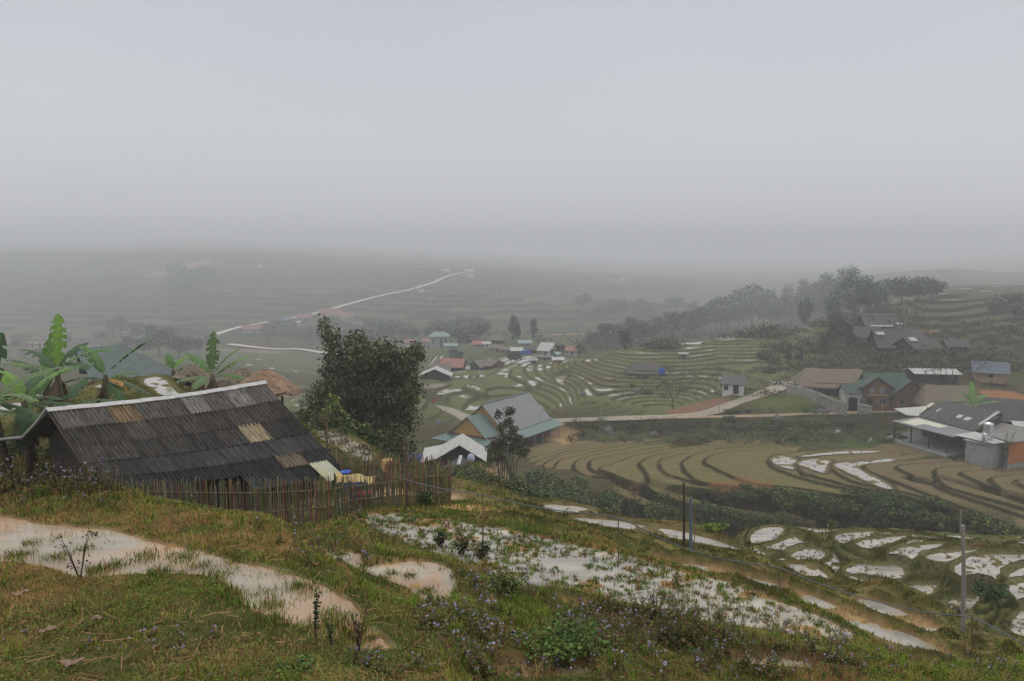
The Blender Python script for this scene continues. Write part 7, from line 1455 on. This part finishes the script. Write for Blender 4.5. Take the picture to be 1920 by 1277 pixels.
scrub(260, 1150, 1560, 688, 745, 4, .5, .8, (.08, .095, .045), 'rough vegetation between the terraces and the road', Ymin=180, per=22)
scrub(150, 1100, 1260, 636, 656, 11, 1.1, 2.0, (.085, .10, .06), 'hazy thicket under the left part of the crest trees', per=60, Ymin=230)
scrub(160, 1260, 1460, 608, 634, 12, 1.2, 2.4, (.085, .10, .06), 'hazy thicket under the right part of the crest trees', per=60, Ymin=230)
scrub(170, 1450, 1700, 585, 612, 13, 1.2, 2.6, (.085, .10, .06), 'hazy thicket under the bamboo clumps above the village', per=60, Ymin=230)
scrub(500, -50, 1400, 560, 650, 5, 1.8, 3.2, (.06, .075, .045), 'scattered scrub at the foot of the far slopes', Ymin=430, per=24)
scrub(420, -50, 1300, 480, 560, 6, 3.0, 7.0, (.05, .065, .04), 'faint scrub on the misty far slopes', Ymin=650, per=24)
scrub(120, 560, 830, 780, 900, 7, .16, .3, (.09, .11, .035), 'weeds on the terraces under the bamboo thicket', Ymin=24, per=60)

plant('tall_dead_weed', 'tall dead brown weed before the dark gable of the farmhouse', 70, 905, .75, .35, 160, .035, .02, (.08, .055, .035), 31, (.10, .09, .04), stems=9)
plant('tall_dead_weed', 'dead weed leaning right at the farmhouse gable corner', 115, 910, .6, .3, 130, .035, .02, (.07, .05, .03), 32, (.12, .10, .04), stems=8)
plant('tall_dead_weed', 'bushy brown weed at the far left edge of the bank', 18, 905, .6, .4, 260, .04, .025, (.07, .07, .03), 33, (.10, .07, .04), stems=10)
plant('leafy_weed', 'green weed hummock among the dead weeds on the left bank', 45, 915, .35, .5, 500, .05, .03, (.09, .12, .035), 34, (.10, .07, .04), stems=12)
# ------------------------------------------------------------------ the hazy air
zt = float(np.nanmax(Zf)) + 12; zb = float(np.nanmin(Zf)) - 1.5
hz = MB().box((0, 2400, (zt + zb) / 2), (11000, 4900, zt - zb))
hm = bpy.data.materials.new('haze_air'); hm.use_nodes = True; t = hm.node_tree; t.nodes.clear()
ho = t.nodes.new('ShaderNodeOutputMaterial'); pv = t.nodes.new('ShaderNodeVolumePrincipled')
pv.inputs['Color'].default_value = (.82, .83, .85, 1); pv.inputs['Density'].default_value = HAZE; pv.inputs['Anisotropy'].default_value = .1
t.links.new(pv.outputs[0], ho.inputs['Volume'])
h = hz.build('haze', hm); tag(h, kind='stuff')

# ------------------------------------------------------------------ one label for each countable member of a row
ONES = 'first second third fourth fifth sixth seventh eighth ninth tenth eleventh twelfth thirteenth fourteenth fifteenth sixteenth seventeenth eighteenth nineteenth twentieth'.split()
TENS = {2: 'twenty', 3: 'thirty'}
def ordn(n): return ONES[n - 1] if n <= 20 else TENS[n // 10] + '-' + ONES[n % 10 - 1] if n % 10 else 'thirtieth'
gs = {}
for o in C.objects:
    if o.parent is None and o.get('group') and o.get('label'): gs.setdefault((o['group'], o['label']), []).append(o)
for (gr, lb), os_ in gs.items():
    if 1 < len(os_) <= 30:
        os_.sort(key=lambda o: o.location.x / max(o.location.y, .1))
        g2_ = gr.replace('undergrowth: ', ''); head = 'hazy tree' if 'tree' in gr or 'grove' in gr else ('bamboo clump' if 'bamboo clumps' in gr else ('white stone' if 'stone' in gr and 'wall' not in gr else 'bush'))
        for i, o in enumerate(os_):
            t_ = (head + ' among the ' + gr if 'undergrowth' not in gr else 'bush in the ' + g2_) + ', ' + ordn(i + 1) + ' from the left'; o['label'] = t_.replace('the the', 'the')
